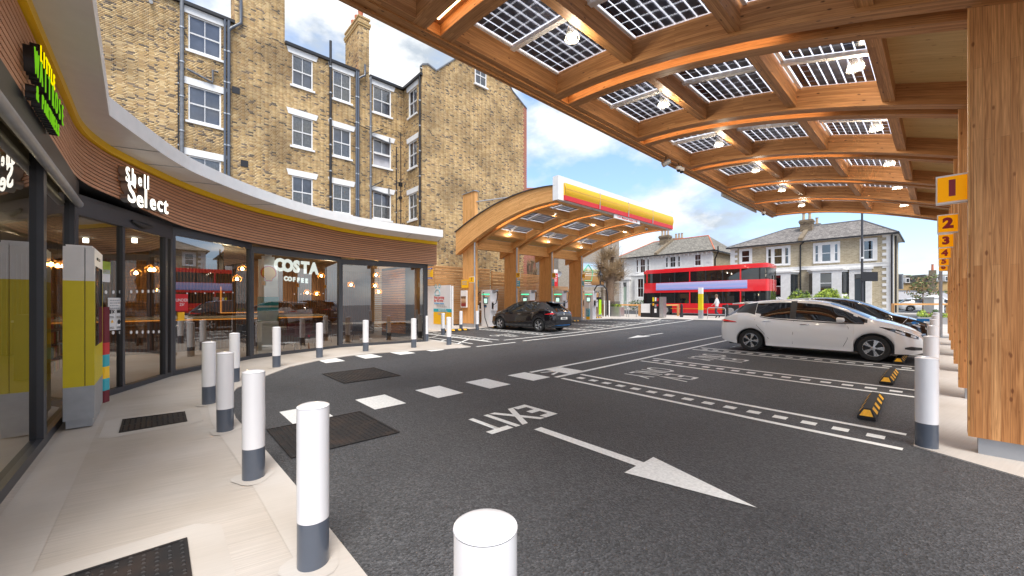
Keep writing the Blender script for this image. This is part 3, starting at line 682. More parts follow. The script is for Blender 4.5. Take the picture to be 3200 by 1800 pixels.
def wallgrid(parent, org, d, n, s1, z0, z1, holes, mat='mortar', thick=.3, top=None, name='wall'):
    org, d, n = Vector(org), Vector(d), Vector(n); b = MB()
    ss = sorted({0, s1} | {x for h in holes for x in h[:2] if 0 < x < s1}); zz = sorted({z0, z1} | {z for h in holes for z in h[2:] if z0 < z < z1})
    P = lambda s, z, k=0: org + d * s + Vector((0, 0, z)) + n * k
    for i in range(len(ss) - 1):
        for j in range(len(zz) - 1):
            a, c, e, f = ss[i], ss[i + 1], zz[j], zz[j + 1]; m1, m2 = (a + c) / 2, (e + f) / 2
            if any(h[0] < m1 < h[1] and h[2] < m2 < h[3] for h in holes): continue
            if top and j == len(zz) - 2: b.face([P(a, e), P(c, e), P(c, top(c)), P(a, top(a))])
            else: b.face([P(a, e), P(c, e), P(c, f), P(a, f)])
    for h in holes:
        a, c, e, f = h; k = -thick
        b.face([P(a, e), P(a, f), P(a, f, k), P(a, e, k)]); b.face([P(c, e, k), P(c, f, k), P(c, f), P(c, e)]); b.face([P(a, f), P(c, f), P(c, f, k), P(a, f, k)]); b.face([P(a, e, k), P(c, e, k), P(c, e), P(a, e)])
    return b.build(name, mat, parent)
def sash(parent, org, d, n, w_, h_, lintel=True, style='2x2', depth_=.09, curtain=0, open_=False, frame='white_paint', lint_mat='white_paint', glassm='sky_glass', splay=.09):
    """a sash window standing in its hole: org = lower left corner of the hole on the wall face"""
    org, d, n = Vector(org), Vector(d), Vector(n); z = Vector((0, 0, 1))
    B = lambda a, c, e, f, k0, k1: [org + d * x + z * y + n * k for k in (k0,) for x, y in ((a, e), (c, e), (c, f), (a, f))] + [org + d * x + z * y + n * k for k in (k1,) for x, y in ((a, e), (c, e), (c, f), (a, f))]
    fr = MB(); t_ = .055 * max(.6, min(1, w_))
    for a, c, e, f in ((0, t_, 0, h_), (w_ - t_, w_, 0, h_), (t_, w_ - t_, h_ - t_, h_), (t_, w_ - t_, 0, t_)): fr.hexa(B(a, c, e, f, -depth_, -depth_ + .06))
    fo = fr.build('window', frame, parent)
    sa = MB(); hm = h_ * .5; r_ = .03
    top0 = hm - .02; bot1 = hm + .02
    lo = .42 * h_ if open_ else 0
    for a, c, e, f, k in ((t_, w_ - t_, top0, top0 + r_ * 1.2, -.05), (t_, w_ - t_, t_ + lo, t_ + lo + r_ * 1.6, -.085), (t_, w_ - t_, bot1 - .01 + 0 * lo, bot1 + .02, -.08)):
        sa.hexa(B(a, c, e, f, -depth_ + (.0 if k < -.08 else .012), -depth_ + .045))
    if style == '2x2': sa.hexa(B(w_ / 2 - .012, w_ / 2 + .012, hm, h_ - t_, -depth_ + .014, -depth_ + .04)); sa.hexa(B(w_ / 2 - .012, w_ / 2 + .012, t_ + lo, hm, -depth_ + .004, -depth_ + .03))
    sa.build('sash', frame, fo)
    gl = MB(); gl.face([org + d * x + z * y + n * (-depth_ + .016) for x, y in ((t_, hm), (w_ - t_, hm), (w_ - t_, h_ - t_), (t_, h_ - t_))]); gl.build('pane', glassm, fo)
    if not open_:
        gl = MB(); gl.face([org + d * x + z * y + n * (-depth_ + .008) for x, y in ((t_, t_), (w_ - t_, t_), (w_ - t_, hm), (t_, hm))]); gl.build('pane', glassm, fo)
    bk = MB(); bk.face([org + d * x + z * y + n * (-depth_ - .12) for x, y in ((0, 0), (w_, 0), (w_, h_), (0, h_))]); bk.build('dark_room', 'dim_room' if glassm == 'sky_glass' else 'window_dark', fo)
    if curtain:
        cu = MB(); y0, y1 = (h_ * .55, h_ * .97) if curtain == 1 else (t_, h_ * .5) if curtain == 2 else (t_, h_ * .97)
        nn = 14
        for i in range(nn):
            a, c = t_ + (w_ - 2 * t_) * i / nn, t_ + (w_ - 2 * t_) * (i + 1) / nn; k0, k1 = (-.05, -.035) if i % 2 else (-.035, -.05)
            cu.face([org + d * a + z * y0 + n * (-depth_ + k0), org + d * c + z * y0 + n * (-depth_ + k1), org + d * c + z * y1 + n * (-depth_ + k1), org + d * a + z * y1 + n * (-depth_ + k0)])
        cu.build('curtain', 'curtain', fo)
    si = MB(); si.hexa(B(-.1, w_ + .1, -.1, -.002, -.05, .07)); si.build('sill', frame, fo)
    if lintel:
        li = MB(); P = lambda s, y, k: org + d * s + z * y + n * k; o_ = .0
        q = [(-.17, h_ + .002), (w_ + .17, h_ + .002), (w_ + .17 + splay, h_ + .3), (-.17 - splay, h_ + .3)]
        li.hexa([P(x, y, -.03) for x, y in q] + [P(x, y, .035) for x, y in q]); li.build('lintel', lint_mat, fo)
    return fo
BU = -22.2; apt = thing('apartment_building', 'tall yellow brown brick apartment building behind the shop with white sash windows', 'building', (BU, 4, 0))
FL = [12.62, 9.52, 6.42, 3.3]; WH = 1.58
wins = []      # v0, width
for v0, w_ in ((1.05, 1.16), (5.12, .97), (7.1, .95), (9.33, 1.1)):
    for i, z in enumerate(FL[:3]): wins.append((v0, w_, z))
wins += [(-3.4, 1.1, FL[0]), (-3.4, 1.1, FL[1])]
V0, V1 = -12., 11.26
holes = [(v - V0, v - V0 + w_, z, z + WH) for v, w_, z in wins]
gt = 14.52
wallgrid(apt, (BU, V0, 0), (0, 1, 0), (1, 0, 0), V1 - V0, 0, gt, holes)
brickface(apt, (BU, V0, 0), (0, 1, 0), (1, 0, 0), V1 - V0, 3.4, gt, holes, near=300)
for i, (v, w_, z) in enumerate(wins): sash(apt, (BU, v, z), (0, 1, 0), (1, 0, 0), w_, WH, curtain=[0, 0, 3, 1, 3, 2, 3, 2, 3, 1, 0, 2, 1, 0][i], open_=(v == 9.33 and z == FL[1]))
# raised stacks on the wall line
for (a, c, z1, back_) in ((2.72, 4.79, 19.5, 1.2), (8.5, 9.1, 17.75, 2.1), (-12, -1.2, 16.5, .6)):
    b = MB().box(BU - back_, BU, a, c, gt, z1, 1); b.build('chimney_stack', 'mortar', apt)
    brickface(apt, (BU, a, 0), (0, 1, 0), (1, 0, 0), c - a, gt, z1, [])
    brickface(apt, (BU - back_, a, 0), (1, 0, 0), (0, -1, 0), back_, gt, z1, [])
MB().box(BU - 2.16, BU + .05, 8.45, 9.15, 17.3, 17.42).box(BU - 2.2, BU + .08, 8.42, 9.18, 17.42, 17.55).box(BU - 2.16, BU + .05, 8.45, 9.15, 17.75, 17.85).build('chimney_course', 'yellow_brick', apt)
for k in range(3): MB().lathe([(.13, 0), (.11, .3), (.14, .5), (.15, .62), (.1, .62), (.09, .1)], 12, (BU - .5 - .55 * k, 8.8, 17.85)).build('chimney_pot', 'terracotta', apt, smooth=True)
# roof edge, tiles and gutters
for a, c in ((-1.2, 2.72), (4.79, 8.5), (9.1, 11.3)):
    b = MB(); n_ = int((c - a) / .235)
    for r_ in range(2):
        for i in range(n_):
            y = a + (c - a) * i / n_; x = BU - .0 - r_ * .28; z = gt + .07 + r_ * .1
            b.hexa([(x, y, z), (x - .32, y, z + .12), (x - .32, y + .2, z + .12), (x, y + .2, z), (x, y, z + .05), (x - .32, y, z + .17), (x - .32, y + .2, z + .17), (x, y + .2, z + .05)])
    b.build('roof_tiles', 'terracotta', apt, kind='stuff')
    MB().box(BU - .02, BU + .16, a, c, gt - .02, gt + .12).build('gutter', 'black_metal', apt)
MB().box(BU - .02, BU + 2.3, V1 - .16, V1 - .0, gt - .02, gt + .12).build('gutter', 'black_metal', apt)
def pipe(pts, r, mat, parent=None, clips=True):
    o_ = MB().tube(pts, r, 10).build('drain_pipe', mat, parent or apt, smooth=True)
    if clips and len(pts) == 2:
        p, q = Vector(pts[0]), Vector(pts[1]); n_ = int((q - p).length / 1.55)
        b = MB()
        for i in range(1, n_ + 1):
            c = p + (q - p) * i / (n_ + 1); b.tube([c - (q - p).normalized() * .03, c + (q - p).normalized() * .03], r * 1.28, 10)
        b.build('pipe_collar', 'galvanised', o_, smooth=True)
def vpx(px, u=BU): return PU(px, 300, u)[1]
for px, mat, zt, r_ in ((568, 'lead', 16.4, .075), (702, 'bollard_grey', gt, .05), (714, 'bollard_grey', gt, .065), (1031, 'black_metal', 15.6, .065), (1112, 'bollard_grey', gt, .06), (1118, 'bollard_grey', gt, .055), (1156, 'lead', gt, .06), (1236, 'black_metal', 10.9, .03), (557, 'black_metal', 12.3, .025)):
    pipe([(BU + .11, vpx(px), 3.0), (BU + .11, vpx(px), zt)], r_, mat)
pipe([(BU + .11, vpx(714), gt - .45), (BU + .13, vpx(722), gt - .3), (BU + .13, vpx(752), gt + .1), (BU + .13, vpx(752), gt + 1.2)], .065, 'bollard_grey')
pipe([(BU + .11, vpx(1118), gt - .35), (BU + .13, vpx(1138), gt - .05), (BU + .13, vpx(1138), gt + .55)], .06, 'bollard_grey')
pipe([(BU + .1, 1.0, 11.7), (BU + .1, 1.9, 11.45), (BU + .1, 1.9, 12.0), (BU + .1, 2.1, 12.0)], .05, 'lead')
pipe([(BU + .1, 9.2, 11.15), (BU + .1, 10.3, 11.0), (BU + .1, 10.3, 11.3)], .045, 'lead')
pipe([(BU + .1, 9.2, 11.3), (BU + .1, 9.9, 11.75)], .03, 'black_metal'); pipe([(BU + .1, 9.7, 11.9), (BU + .1, 11.0, 11.85), (BU + .1, 11.0, 5.5)], .022, 'black_metal')
pipe([(BU + .1, 7.9, 11.6), (BU + .1, 9.2, 11.45)], .025, 'black_metal'); pipe([(BU + .1, 9.2, 8.05), (BU + .1, 10.25, 7.9), (BU + .1, 10.25, 8.3)], .045, 'lead'); pipe([(BU + .1, 9.2, 8.2), (BU + .1, 9.9, 8.7)], .03, 'black_metal')
for y, z, s_ in ((2.62, 11.3, .3), (2.95, 7.95, .3), (10.9, 8.6, .26)):
    MB().box(BU, BU + .03, y, y + s_, z, z + s_).build('vent_plate', 'black_metal', apt)
MB().tube([(BU, 11.0, 7.9), (BU + .12, 11.0, 7.9)], .1, 12).build('vent_duct', 'black_metal', apt)
MB().tube([(BU, -.15, 14.1), (BU + .16, -.15, 14.0)], .07, 12).build('alarm_lamp', 'white_paint', apt)
# return wall with its narrow windows, then the tall flank wall
RU = -19.95
rh = [(.62, 1.62, z, z + WH) for z in FL[:3]]
wallgrid(apt, (BU, V1, 0), (1, 0, 0), (0, -1, 0), RU - BU, 0, gt, rh); brickface(apt, (BU, V1, 0), (1, 0, 0), (0, -1, 0), RU - BU, 3.4, gt, rh)
for i, z in enumerate(FL[:3]): sash(apt, (BU + .62, V1, z), (1, 0, 0), (0, -1, 0), 1.0, WH, curtain=[0, 0, 3][i], splay=.05)
pipe([(RU - .1, V1 - .1, 3.0), (RU - .1, V1 - .1, gt)], .055, 'black_metal')
flw = 19.6 - V1; tp = lambda s: float(np.interp(s, [0, .35, .9, 4.2, 5.9, 7.0, flw], [15.1, 15.25, 15.1, 18.2, 17.3, 16.1, 15.35]))
fh = [(3.72, 4.62, 15.45, 16.7)]
b = MB(); b.face([(RU, V1 + s, z) for s, z in [(0, 0), (flw, 0)] + [(s, tp(s)) for s in (flw, 7.0, 5.9, 4.2, .9, .35, 0)]]); b.face([(RU - .3, V1 + s, z) for s, z in [(0, 2.5), (flw, 2.5), (flw, 15.35), (7.0, 16.1), (5.9, 17.3), (4.2, 18.2), (.9, 15.1), (0, 15.1)]][::-1])
b.build('flank_wall', 'mortar', apt)
brickface(apt, (RU, V1, 0), (0, 1, 0), (1, 0, 0), flw, 2.6, 18.3, fh, top=tp)
sash(apt, (RU + .1, V1 + 3.72, 15.45), (0, 1, 0), (1, 0, 0), .9, 1.25, lintel=False)
farq = MB()
for i in range(90): farq.box(RU - .25, RU + .012, V1 + flw - (.24 if i % 2 else .34), V1 + flw + .02, 2.6 + i * .143, 2.6 + i * .143 + .133)
farq.build('red_corner_bricks', 'red_brick', apt, kind='stuff')
MB().box(RU - 9, RU - .3, V1 + flw - .3, V1 + flw, 0, 14.5).build('rear_wall', 'red_brick', apt)
cop = MB()
for (a, c) in ((0, .35), (.35, .9), (.9, 4.2), (4.2, 5.9), (5.9, 7.0), (7.0, flw)):
    cop.hexa([(RU - .3, V1 + a, tp(a)), (RU + .06, V1 + a, tp(a)), (RU + .06, V1 + c, tp(c)), (RU - .3, V1 + c, tp(c)), (RU - .3, V1 + a, tp(a) + .09), (RU + .06, V1 + a, tp(a) + .09), (RU + .06, V1 + c, tp(c) + .09), (RU - .3, V1 + c, tp(c) + .09)])
cop.build('coping', 'lead', apt)
MB().box(BU - 8, BU - .4, V0, V1 + .2, 2.5, 14.3).build('core', 'mortar', apt)
# ================================================================== TIMBER CANOPIES
PROF = [(-1.4, 3.85), (-.5, 4.19), (0, 4.38), (.35, 4.54), (1, 4.76), (1.7, 4.97), (2.3, 5.14), (3.0, 5.27), (3.7, 5.37), (4.6, 5.45), (5.6, 5.5)]
_ps = np.array([a for a, _ in PROF]); _pz = np.array([b for _, b in PROF]); _pc = np.polyfit(_ps, _pz, 3)
def zprof(s): return float(np.polyval(_pc, s))
def arc(parent, name, mat, X, y0, y1, s0, s1, zb, zt, n=26, **t):
    b = MB(); P = []; dist = 0; q = None
    for i in range(n + 1):
        s = s0 + (s1 - s0) * i / n; a, c = zb(s), zt(s)
        if q is not None: dist += math.hypot(s - q[0], a - q[1])
        q = (s, a); P.append((X(s), a, c, dist))
    yb = (min(y0, y1), max(y0, y1))
    for i in range(n):
        x0, a0, c0, d0 = P[i]; x1, a1, c1, d1 = P[i + 1]; w_ = yb[1] - yb[0]
        b.face([(x0, yb[0], a0), (x1, yb[0], a1), (x1, yb[0], c1), (x0, yb[0], c0)], [(d0, 0), (d1, 0), (d1, c1 - a1), (d0, c0 - a0)])
        b.face([(x0, yb[1], a0), (x0, yb[1], c0), (x1, yb[1], c1), (x1, yb[1], a1)], [(d0, 3), (d0, 3 + c0 - a0), (d1, 3 + c1 - a1), (d1, 3)])
        b.face([(x0, yb[0], a0), (x0, yb[1], a0), (x1, yb[1], a1), (x1, yb[0], a1)], [(d0, 5), (d0, 5 + w_), (d1, 5 + w_), (d1, 5)])
        b.face([(x0, yb[0], c0), (x1, yb[0], c1), (x1, yb[1], c1), (x0, yb[1], c0)], [(d0, 7), (d1, 7), (d1, 7 + w_), (d0, 7 + w_)])
    for k in (0, n):
        x, a, c, _ = P[k]; b.face([(x, yb[0], a), (x, yb[1], a), (x, yb[1], c), (x, yb[0], c)])
    return b.build(name, mat, parent, smooth=True, **t)
def canopy(t, X, dz, beams, bw, gap, s_tip, s_back, ports, ply, mat, hb=.50, cells_near=(), nc=8, nr=5, led=3.5, lamps=(), first_single=False):
    zb = lambda s: zprof(s) + dz; zt = lambda s: zb(s) + hb
    cell_me = {}; ncell = 0
    for k, y in enumerate(beams):       # y = near face of the first beam of the pair
        last = k == len(beams) - 1
        arc(t, 'arched_beam', mat, X, y, y + bw, s_back, s_tip, zb, zt)
        if not (first_single and k == 0 and False): arc(t, 'arched_beam', mat, X, y + bw + gap, y + 2 * bw + gap, s_back, s_tip, zb, zt)
        # light channel between the two beams
        arc(t, 'channel_board', mat, X, y + bw, y + bw + gap, .05, s_tip, lambda s: zb(s) + .17, lambda s: zb(s) + .2)
        arc(t, 'led_strip', 'led_warm', X, y + bw + gap * .35, y + bw + gap * .65, 1.6, s_tip - .12, lambda s: zb(s) + .155, lambda s: zb(s) + .168, n=12)
        b = MB(); b.hexa([(X(s_tip - .03), y + bw, zb(s_tip)), (X(s_tip), y + bw, zb(s_tip)), (X(s_tip), y + bw + gap, zb(s_tip)), (X(s_tip - .03), y + bw + gap, zb(s_tip)), (X(s_tip - .03), y + bw, zt(s_tip)), (X(s_tip), y + bw, zt(s_tip)), (X(s_tip), y + bw + gap, zt(s_tip)), (X(s_tip - .03), y + bw + gap, zt(s_tip))], 1); b.build('end_block', mat, t)
    for k in range(len(beams) - 1):
        ya = beams[k] + 2 * bw + gap; yb = beams[k + 1]
        # cross members between the pairs
        for (sa, sb) in ports + [(ply[1], None)]:
            pass
        pur = []
        edges = [p for p in ports]
        for i, (sa, sb) in enumerate(edges):
            pw = edges[i + 1][1] if False else None
        ss = [ports[i][0] for i in range(len(ports))]       # cross member on the column side of every opening
        for i, (sa, sb) in enumerate(ports):
            w_ = .15
            q = lambda s, z: z
            b = MB(); s1_, s0_ = sa, sa - w_
            b.hexa([(X(s1_), ya, zb(s1_) + .05), (X(s0_), ya, zb(s0_) + .05), (X(s0_), yb, zb(s0_) + .05), (X(s1_), yb, zb(s1_) + .05), (X(s1_), ya, zt(s1_) - .1), (X(s0_), ya, zt(s0_) - .1), (X(s0_), yb, zt(s0_) - .1), (X(s1_), yb, zt(s1_) - .1)], 1)
            b.build('cross_beam', mat, t)
            # solar panel in the opening: glass, cells, centre bar and flange
            zz = lambda s: zb(s) + .40
            sp = MB(); sp.hexa([(X(sb), ya, zz(sb)), (X(sa), ya, zz(sa)), (X(sa), yb, zz(sa)), (X(sb), yb, zz(sb)), (X(sb), ya, zz(sb) + .012), (X(sa), ya, zz(sa) + .012), (X(sa), yb, zz(sa) + .012), (X(sb), yb, zz(sb) + .012)])
            po = sp.build('solar_panel', 'panel_glass', t)
            ym = (ya + yb) / 2; sl = (zz(sb) - zz(sa)) / (sb - sa)
            for (a, c) in ((sa, sa + .055), (sb - .05, sb)):
                fl = MB(); fl.hexa([(X(a), ya, zz(a) - .03), (X(c), ya, zz(c) - .03), (X(c), yb, zz(c) - .03), (X(a), yb, zz(a) - .03), (X(a), ya, zz(a) - .004), (X(c), ya, zz(c) - .004), (X(c), yb, zz(c) - .004), (X(a), yb, zz(a) - .004)])
                fl.build('flange', 'white_paint', po)
            ba = MB(); ba.hexa([(X(sa), ym - .045, zz(sa) - .07), (X(sb), ym - .045, zz(sb) - .07), (X(sb), ym + .045, zz(sb) - .07), (X(sa), ym + .045, zz(sa) - .07), (X(sa), ym - .045, zz(sa) - .005), (X(sb), ym - .045, zz(sb) - .005), (X(sb), ym + .045, zz(sb) - .005), (X(sa), ym + .045, zz(sa) - .005)]); ba.build('metal_bar', 'soffit', po)
            cj = MB(); cu = (sb - sa - .13) / nc
            for hlf in (0, 1):
                h0, h1 = (ya + .015, ym - .05) if hlf == 0 else (ym + .05, yb - .015); cv = (h1 - h0) / nr
                for a in range(nc):
                    for c in range(nr):
                        s_c = sa + .07 + cu * (a + .5); yc = h0 + cv * (c + .5); hx, hy = cu / 2 - .007, cv / 2 - .0034
                        if (k, i) in cells_near:
                            key = (round(cu, 3), round(cv, 3), round(sl, 2))
                            if key not in cell_me:
                                q_ = MB(); q_.hexa([(-hx, -hy, -.004), (hx, -hy, -.004), (hx, hy, -.004), (-hx, hy, -.004), (-hx, -hy, 0), (hx, -hy, 0), (hx, hy, 0), (-hx, hy, 0)]); cell_me[key] = q_.mesh('solar_cell', 'panel_cell')
                            o_ = bpy.data.objects.new('solar_cell', cell_me[key]); COL.objects.link(o_); o_.parent = po
                            o_.location = Vector((X(s_c), yc, zz(s_c) - .003)) - wl(po); o_.rotation_euler = (0, math.atan(-sl * (X(1) - X(0))), 0)
                        else:
                            s0, s1 = s_c - hx, s_c + hx
                            cj.face([(X(s0), yc - hy, zz(s0) - .005), (X(s1), yc - hy, zz(s1) - .005), (X(s1), yc + hy, zz(s1) - .005), (X(s0), yc + hy, zz(s0) - .005)])
            if cj.f: cj.build('solar_cells', 'panel_cell', po, kind='stuff')
            jb = MB()
            for f_ in (.2, .5, .8): jb.tube([(X(sa + .03), ya + (yb - ya) * f_, zz(sa) - .05), (X(sa + .03), ya + (yb - ya) * f_, zz(sa) - .03)], .022, 8)
            jb.build('junction_box', 'black_metal', po)
        # boarded part near the columns and top closing boards
        sa, sb = ply; b = MB(); n_ = 5
        for i in range(n_):
            a, c = sa + (sb - sa) * i / n_, sa + (sb - sa) * (i + 1) / n_
            b.face([(X(a), ya, zb(a) + .33), (X(c), ya, zb(c) + .33), (X(c), yb, zb(c) + .33), (X(a), yb, zb(a) + .33)], [(a, 0), (c, 0), (c, yb - ya), (a, yb - ya)])
        b.build('ceiling_board', 'plywood', t)
    # edge beam along the tip, in two steps
    y0, y1 = beams[0], beams[-1] + 2 * bw + gap
    e = MB(); zt_ = zb(s_tip); e.box(X(s_tip), X(s_tip + .13), y0, y1, zt_ - .02, zt_ + .46, 1); e.build('edge_beam', mat, t)
    for k in range(len(beams) - 1):
        e = MB(); ya = beams[k] + 2 * bw + gap; e.box(X(s_tip - .12), X(s_tip), ya, beams[k + 1], zb(s_tip) + .0, zb(s_tip) + .46, 1); e.build('edge_beam', mat, t)
BX = lambda s: .2 - s
big = thing('timber_canopy', 'large arched timber canopy with solar panels over the right hand bays', 'canopy', (.7, 13, 0))
beams = [.95] + [-.28 + 2.95 * k for k in range(1, 8)]      # ... 2.67, 5.62, 8.57 ...; unseen nearest pair moved in to let sun past
BW, GAP = .215, .23
canopy(big, BX, 0, beams, BW, GAP, 5.22, -1.35, [(.82, 1.92), (2.1, 3.5), (3.66, 5.1)], (-1.3, .68), 'glulam',
       cells_near={(1, 1), (1, 2), (2, 0), (2, 1), (2, 2)} - {(1, 1)})
MB().box(BX(5.43), BX(5.36), beams[0], beams[-1] + .66, zprof(5.3) - .05, zprof(5.3) + .5, 1).build('edge_board', 'glulam', big)
MB().box(BX(5.455), BX(5.435), beams[0], beams[-1] + .66, zprof(5.3) - .0, zprof(5.3) + .56, 1).build('edge_flashing', 'white_paint', big)
MB().box(BX(5.50), BX(5.457), 15.0, 18.9, zprof(5.3) - .14, zprof(5.3) + .1, 1).build('fascia_sign_back', 'galvanised', big)
for k in range(2, 8):
    y = beams[k] + BW + .005; y2 = y + GAP - .01
    c = MB().box(.2, 1.28, y, y2, zg(y) + .17, 4.9, 2).build('column', 'column_wood', big)
    MB().box(.25, 1.23, y + .03, y2 - .03, zg(y) - .05, zg(y) + .17).build('steel_foot', 'galvanised', c)
    MB().box(.186, .199, y + .004, y2 - .004, zg(y) + .17, 4.5, 2).build('painted_lit_edge', 'pale_glulam', c)  # pale strip put in as the column side catching more light
MB().tube([(.02, beams[7] + .35, zg(20)), (.02, beams[7] + .35, 4.4)], .045, 10).build('rain_pipe', 'galvanised', big, smooth=True)
# hanging lamps
def make_pendant(label, group):
    t = thing('pendant_lamp', label, 'lamp', group=group)
    b = MB(); n = 10
    prof = [(.05, .24), (.065, .20), (.112, .01), (.108, 0)]; b.lathe(prof, n); b.build('shade', 'lamp_glass', t, local=True)
    MB().lathe([(.0, .02), (.06, .02), (.06, .035), (0, .035)], 16).build('glowing_lamp', 'lamp_white', t, local=True)
    MB().lathe([(0, .31), (.05, .31), (.055, .26), (0, .26)], 12).build('lamp_head', 'galvanised', t, local=True)
    MB().tube([(0, 0, .31), (0, 0, .62)], .008, 6).build('stem', 'black_metal', t, local=True)
    return t
pend = make_pendant('pendant', 'glass pendant lamps under the timber canopies'); first = True
rows = ['first', 'second', 'third', 'fourth', 'fifth', 'sixth', 'seventh']
def add_pend(x, y, z, lab, pw):
    global first
    o_ = pend if first else copy_tree(pend); first = False; put(o_, (x, y, z), 0, lab)
    lamp('lamp_light', (x, y, z - .04), pw, None, (1, .86, .66), .07)
for k, (px, py) in enumerate([(1788, 121), (2074, 329), (2247, 454), (2362, 535), (2443, 596), (2505, 643)]):
    x, y, z = PU(px, py, -3.6); y = beams[k + 2] - .55 - (beams[2] - .55 - PU(1788, 121, -3.6)[1]) if False else y; add_pend(x, y, z - .02, 'lit glass lamp, %s from the camera in the row nearer the canopy edge' % rows[k], 14)
for k, (px, py) in enumerate([(2673, 214), (2738, 404), (2780, 514), (2804, 588), (2825, 643)]):
    x, y, z = PU(px, py, -.84); add_pend(x, y, z - .02, 'lit glass lamp, %s from the camera in the row nearer the timber columns' % rows[k], 14)
# numbered signs on the columns
def numsign(label, body, c, xd, w_, h_, dp=.06, ts=None):
    xd = Vector(xd).normalized(); n = xd.cross(Vector((0, 0, 1))); t = thing('number_sign', label, 'sign', tuple(c), group='yellow number signs of the charging bays')
    b = MB(); c = Vector(c); z = Vector((0, 0, 1)); b.obox(c - n * dp / 2, xd, n, z, w_ / 2, dp / 2, h_ / 2); b.build('sign_box', 'white_paint', t)
    b = MB(); b.obox(c + n * .004, xd, n, z, w_ / 2 - .012, .004, h_ / 2 - .018); b.build('yellow_face', 'sign_brightened', t)
    text('number', body, ts or h_ * .72, c + n * .0095 + z * .0, xd, z, 'dark_red', t, bold=h_ * .045, ext=.001)
    return t
a = PV(2924, 570, 5.86); c_ = PV(3024, 653, 5.86)
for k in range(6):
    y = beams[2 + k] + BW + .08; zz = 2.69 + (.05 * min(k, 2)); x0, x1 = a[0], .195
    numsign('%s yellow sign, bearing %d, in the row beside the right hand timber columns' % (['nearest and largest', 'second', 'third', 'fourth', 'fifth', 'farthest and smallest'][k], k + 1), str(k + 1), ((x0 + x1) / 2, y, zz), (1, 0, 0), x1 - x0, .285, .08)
# cameras hanging from the edge
def domecam(px, py, label, z=None, u=-5.0):
    x, y, z = PU(px, py, u); t = thing('security_camera', label, 'camera', (x, y, z), group='small security cameras on the canopies')
    MB().lathe([(.075, .09), (.08, .03), (.06, 0)], 16, (x, y, z)).build('housing', 'white_paint', t, smooth=True); MB().lathe([(.058, 0), (.05, -.035), (.03, -.055), (0, -.06)], 16, (x, y, z)).build('dome', 'car_glass', t, smooth=True)
    MB().tube([(x, y, z + .09), (x, y, 5.6)], .012, 6).build('hanger', 'black_metal', t)
domecam(2121, 531, 'left of a pair of dome cameras under the edge of the large canopy'); domecam(2130, 535, 'right of a pair of dome cameras under the edge of the large canopy')
domecam(2386, 669, 'dome camera at the far corner of the large canopy')
x, y, z = PU(2081, 508, -5.0); t = thing('floodlight', 'grey spotlight hanging near the edge of the large canopy', 'spotlight', (x, y, z))
MB().tube([(x - .07, y - .05, z - .06), (x + .08, y + .05, z + .04)], .075, 14).build('housing', 'galvanised', t, smooth=True); MB().tube([(x, y, z), (x, y, 5.6)], .012, 6).build('hanger', 'black_metal', t)

# ------------------------------------------------------------------ small canopy
SX = lambda s: -16.8 + s
sm = thing('timber_canopy', 'smaller arched timber canopy with a yellow and red fascia by the street', 'canopy', (-17, 17, 0))
sb_ = [12.42, 15.5, 18.58, 21.66]
canopy(sm, SX, .30, sb_, .2, .2, 5.85, -1.3, [(1.0, 2.1), (2.35, 3.75), (4.1, 5.5)], (.0, .82), 'pale_glulam', nc=6, nr=3)
# outer board on the near side, with its dark trim
zb = lambda s: zprof(s) + .30
arc(sm, 'outer_board', 'pale_glulam', SX, 12.34, 12.41, -1.37, 6.02, lambda s: zb(s) + .02, lambda s: zb(s) + 1.3 - .09 * (s + 1.4), n=30)
arc(sm, 'roof_trim', 'frame_grey', SX, 12.28, 12.5, -1.4, 6.02, lambda s: zb(s) + 1.3 - .09 * (s + 1.4), lambda s: zb(s) + 1.34 - .09 * (s + 1.4), n=30)
arc(sm, 'roof_sheet', 'galvanised', SX, 12.5, 22.4, -1.4, .85, lambda s: zb(s) + .98 - .05 * (s + 1.4), lambda s: zb(s) + 1.02 - .05 * (s + 1.4), n=20)
for k, y in enumerate(sb_):
    y += .205; c = MB().box(-17.9, -16.8, y, y + .2, zg(y) + .22, 7.5 if k == 0 else 5.1, 2).build('column', 'pale_glulam', sm)
    MB().box(-17.88, -16.82, y + .01, y + .19, zg(y), zg(y) + .22).build('steel_foot', 'galvanised', c)
    MB().tube([(-16.74, y - .05, zg(y)), (-16.74, y - .05, 4.9)], .045, 10).build('rain_pipe', 'galvanised', c, smooth=True)
    if k == 0: MB().box(-17.95, -16.75, y - .05, y + .25, 7.5, 7.54).build('column_cap', 'galvanised', c)
MB().tube([(-16.8, 12.75, 6.95), (-12.7, 15.5, 7.3)], .03, 8).build('tie_rod', 'galvanised', sm)
for k in range(3):   # back beam between the columns
    MB().box(-17.2, -17.0, sb_[k] + .42, sb_[k + 1] + .18, 4.45, 5.05, 1).build('back_beam', 'pale_glulam', sm)
# fascia box: white surround, bulging yellow, red strip
fx0, fx1 = -10.93, -10.62
f = MB().box(fx0, fx1, 12.28, 22.6, 5.80, 6.80).build('fascia', 'white_paint', sm)
n = 12; b = MB()
for i in range(n):
    a0, a1 = i / n, (i + 1) / n; bul = lambda a: .05 + .07 * math.sin(math.pi * (a * .9 + .05)); z = lambda a: 6.02 + .52 * a
    b.face([(fx1 + bul(a0), 12.62, z(a0)), (fx1 + bul(a0), 22.4, z(a0)), (fx1 + bul(a1), 22.4, z(a1)), (fx1 + bul(a1), 12.62, z(a1))])
b.face([(fx1, 12.62, 6.02), (fx1 + .05, 12.62, 6.02), (fx1 + .12, 12.62, 6.28), (fx1 + .05, 12.62, 6.54), (fx1, 12.62, 6.54)][::-1]); b.build('yellow_band', 'fascia_yellow', f, smooth=True)
MB().box(fx1, fx1 + .07, 12.62, 22.4, 5.82, 6.02).build('red_band', 'sign_red', f)
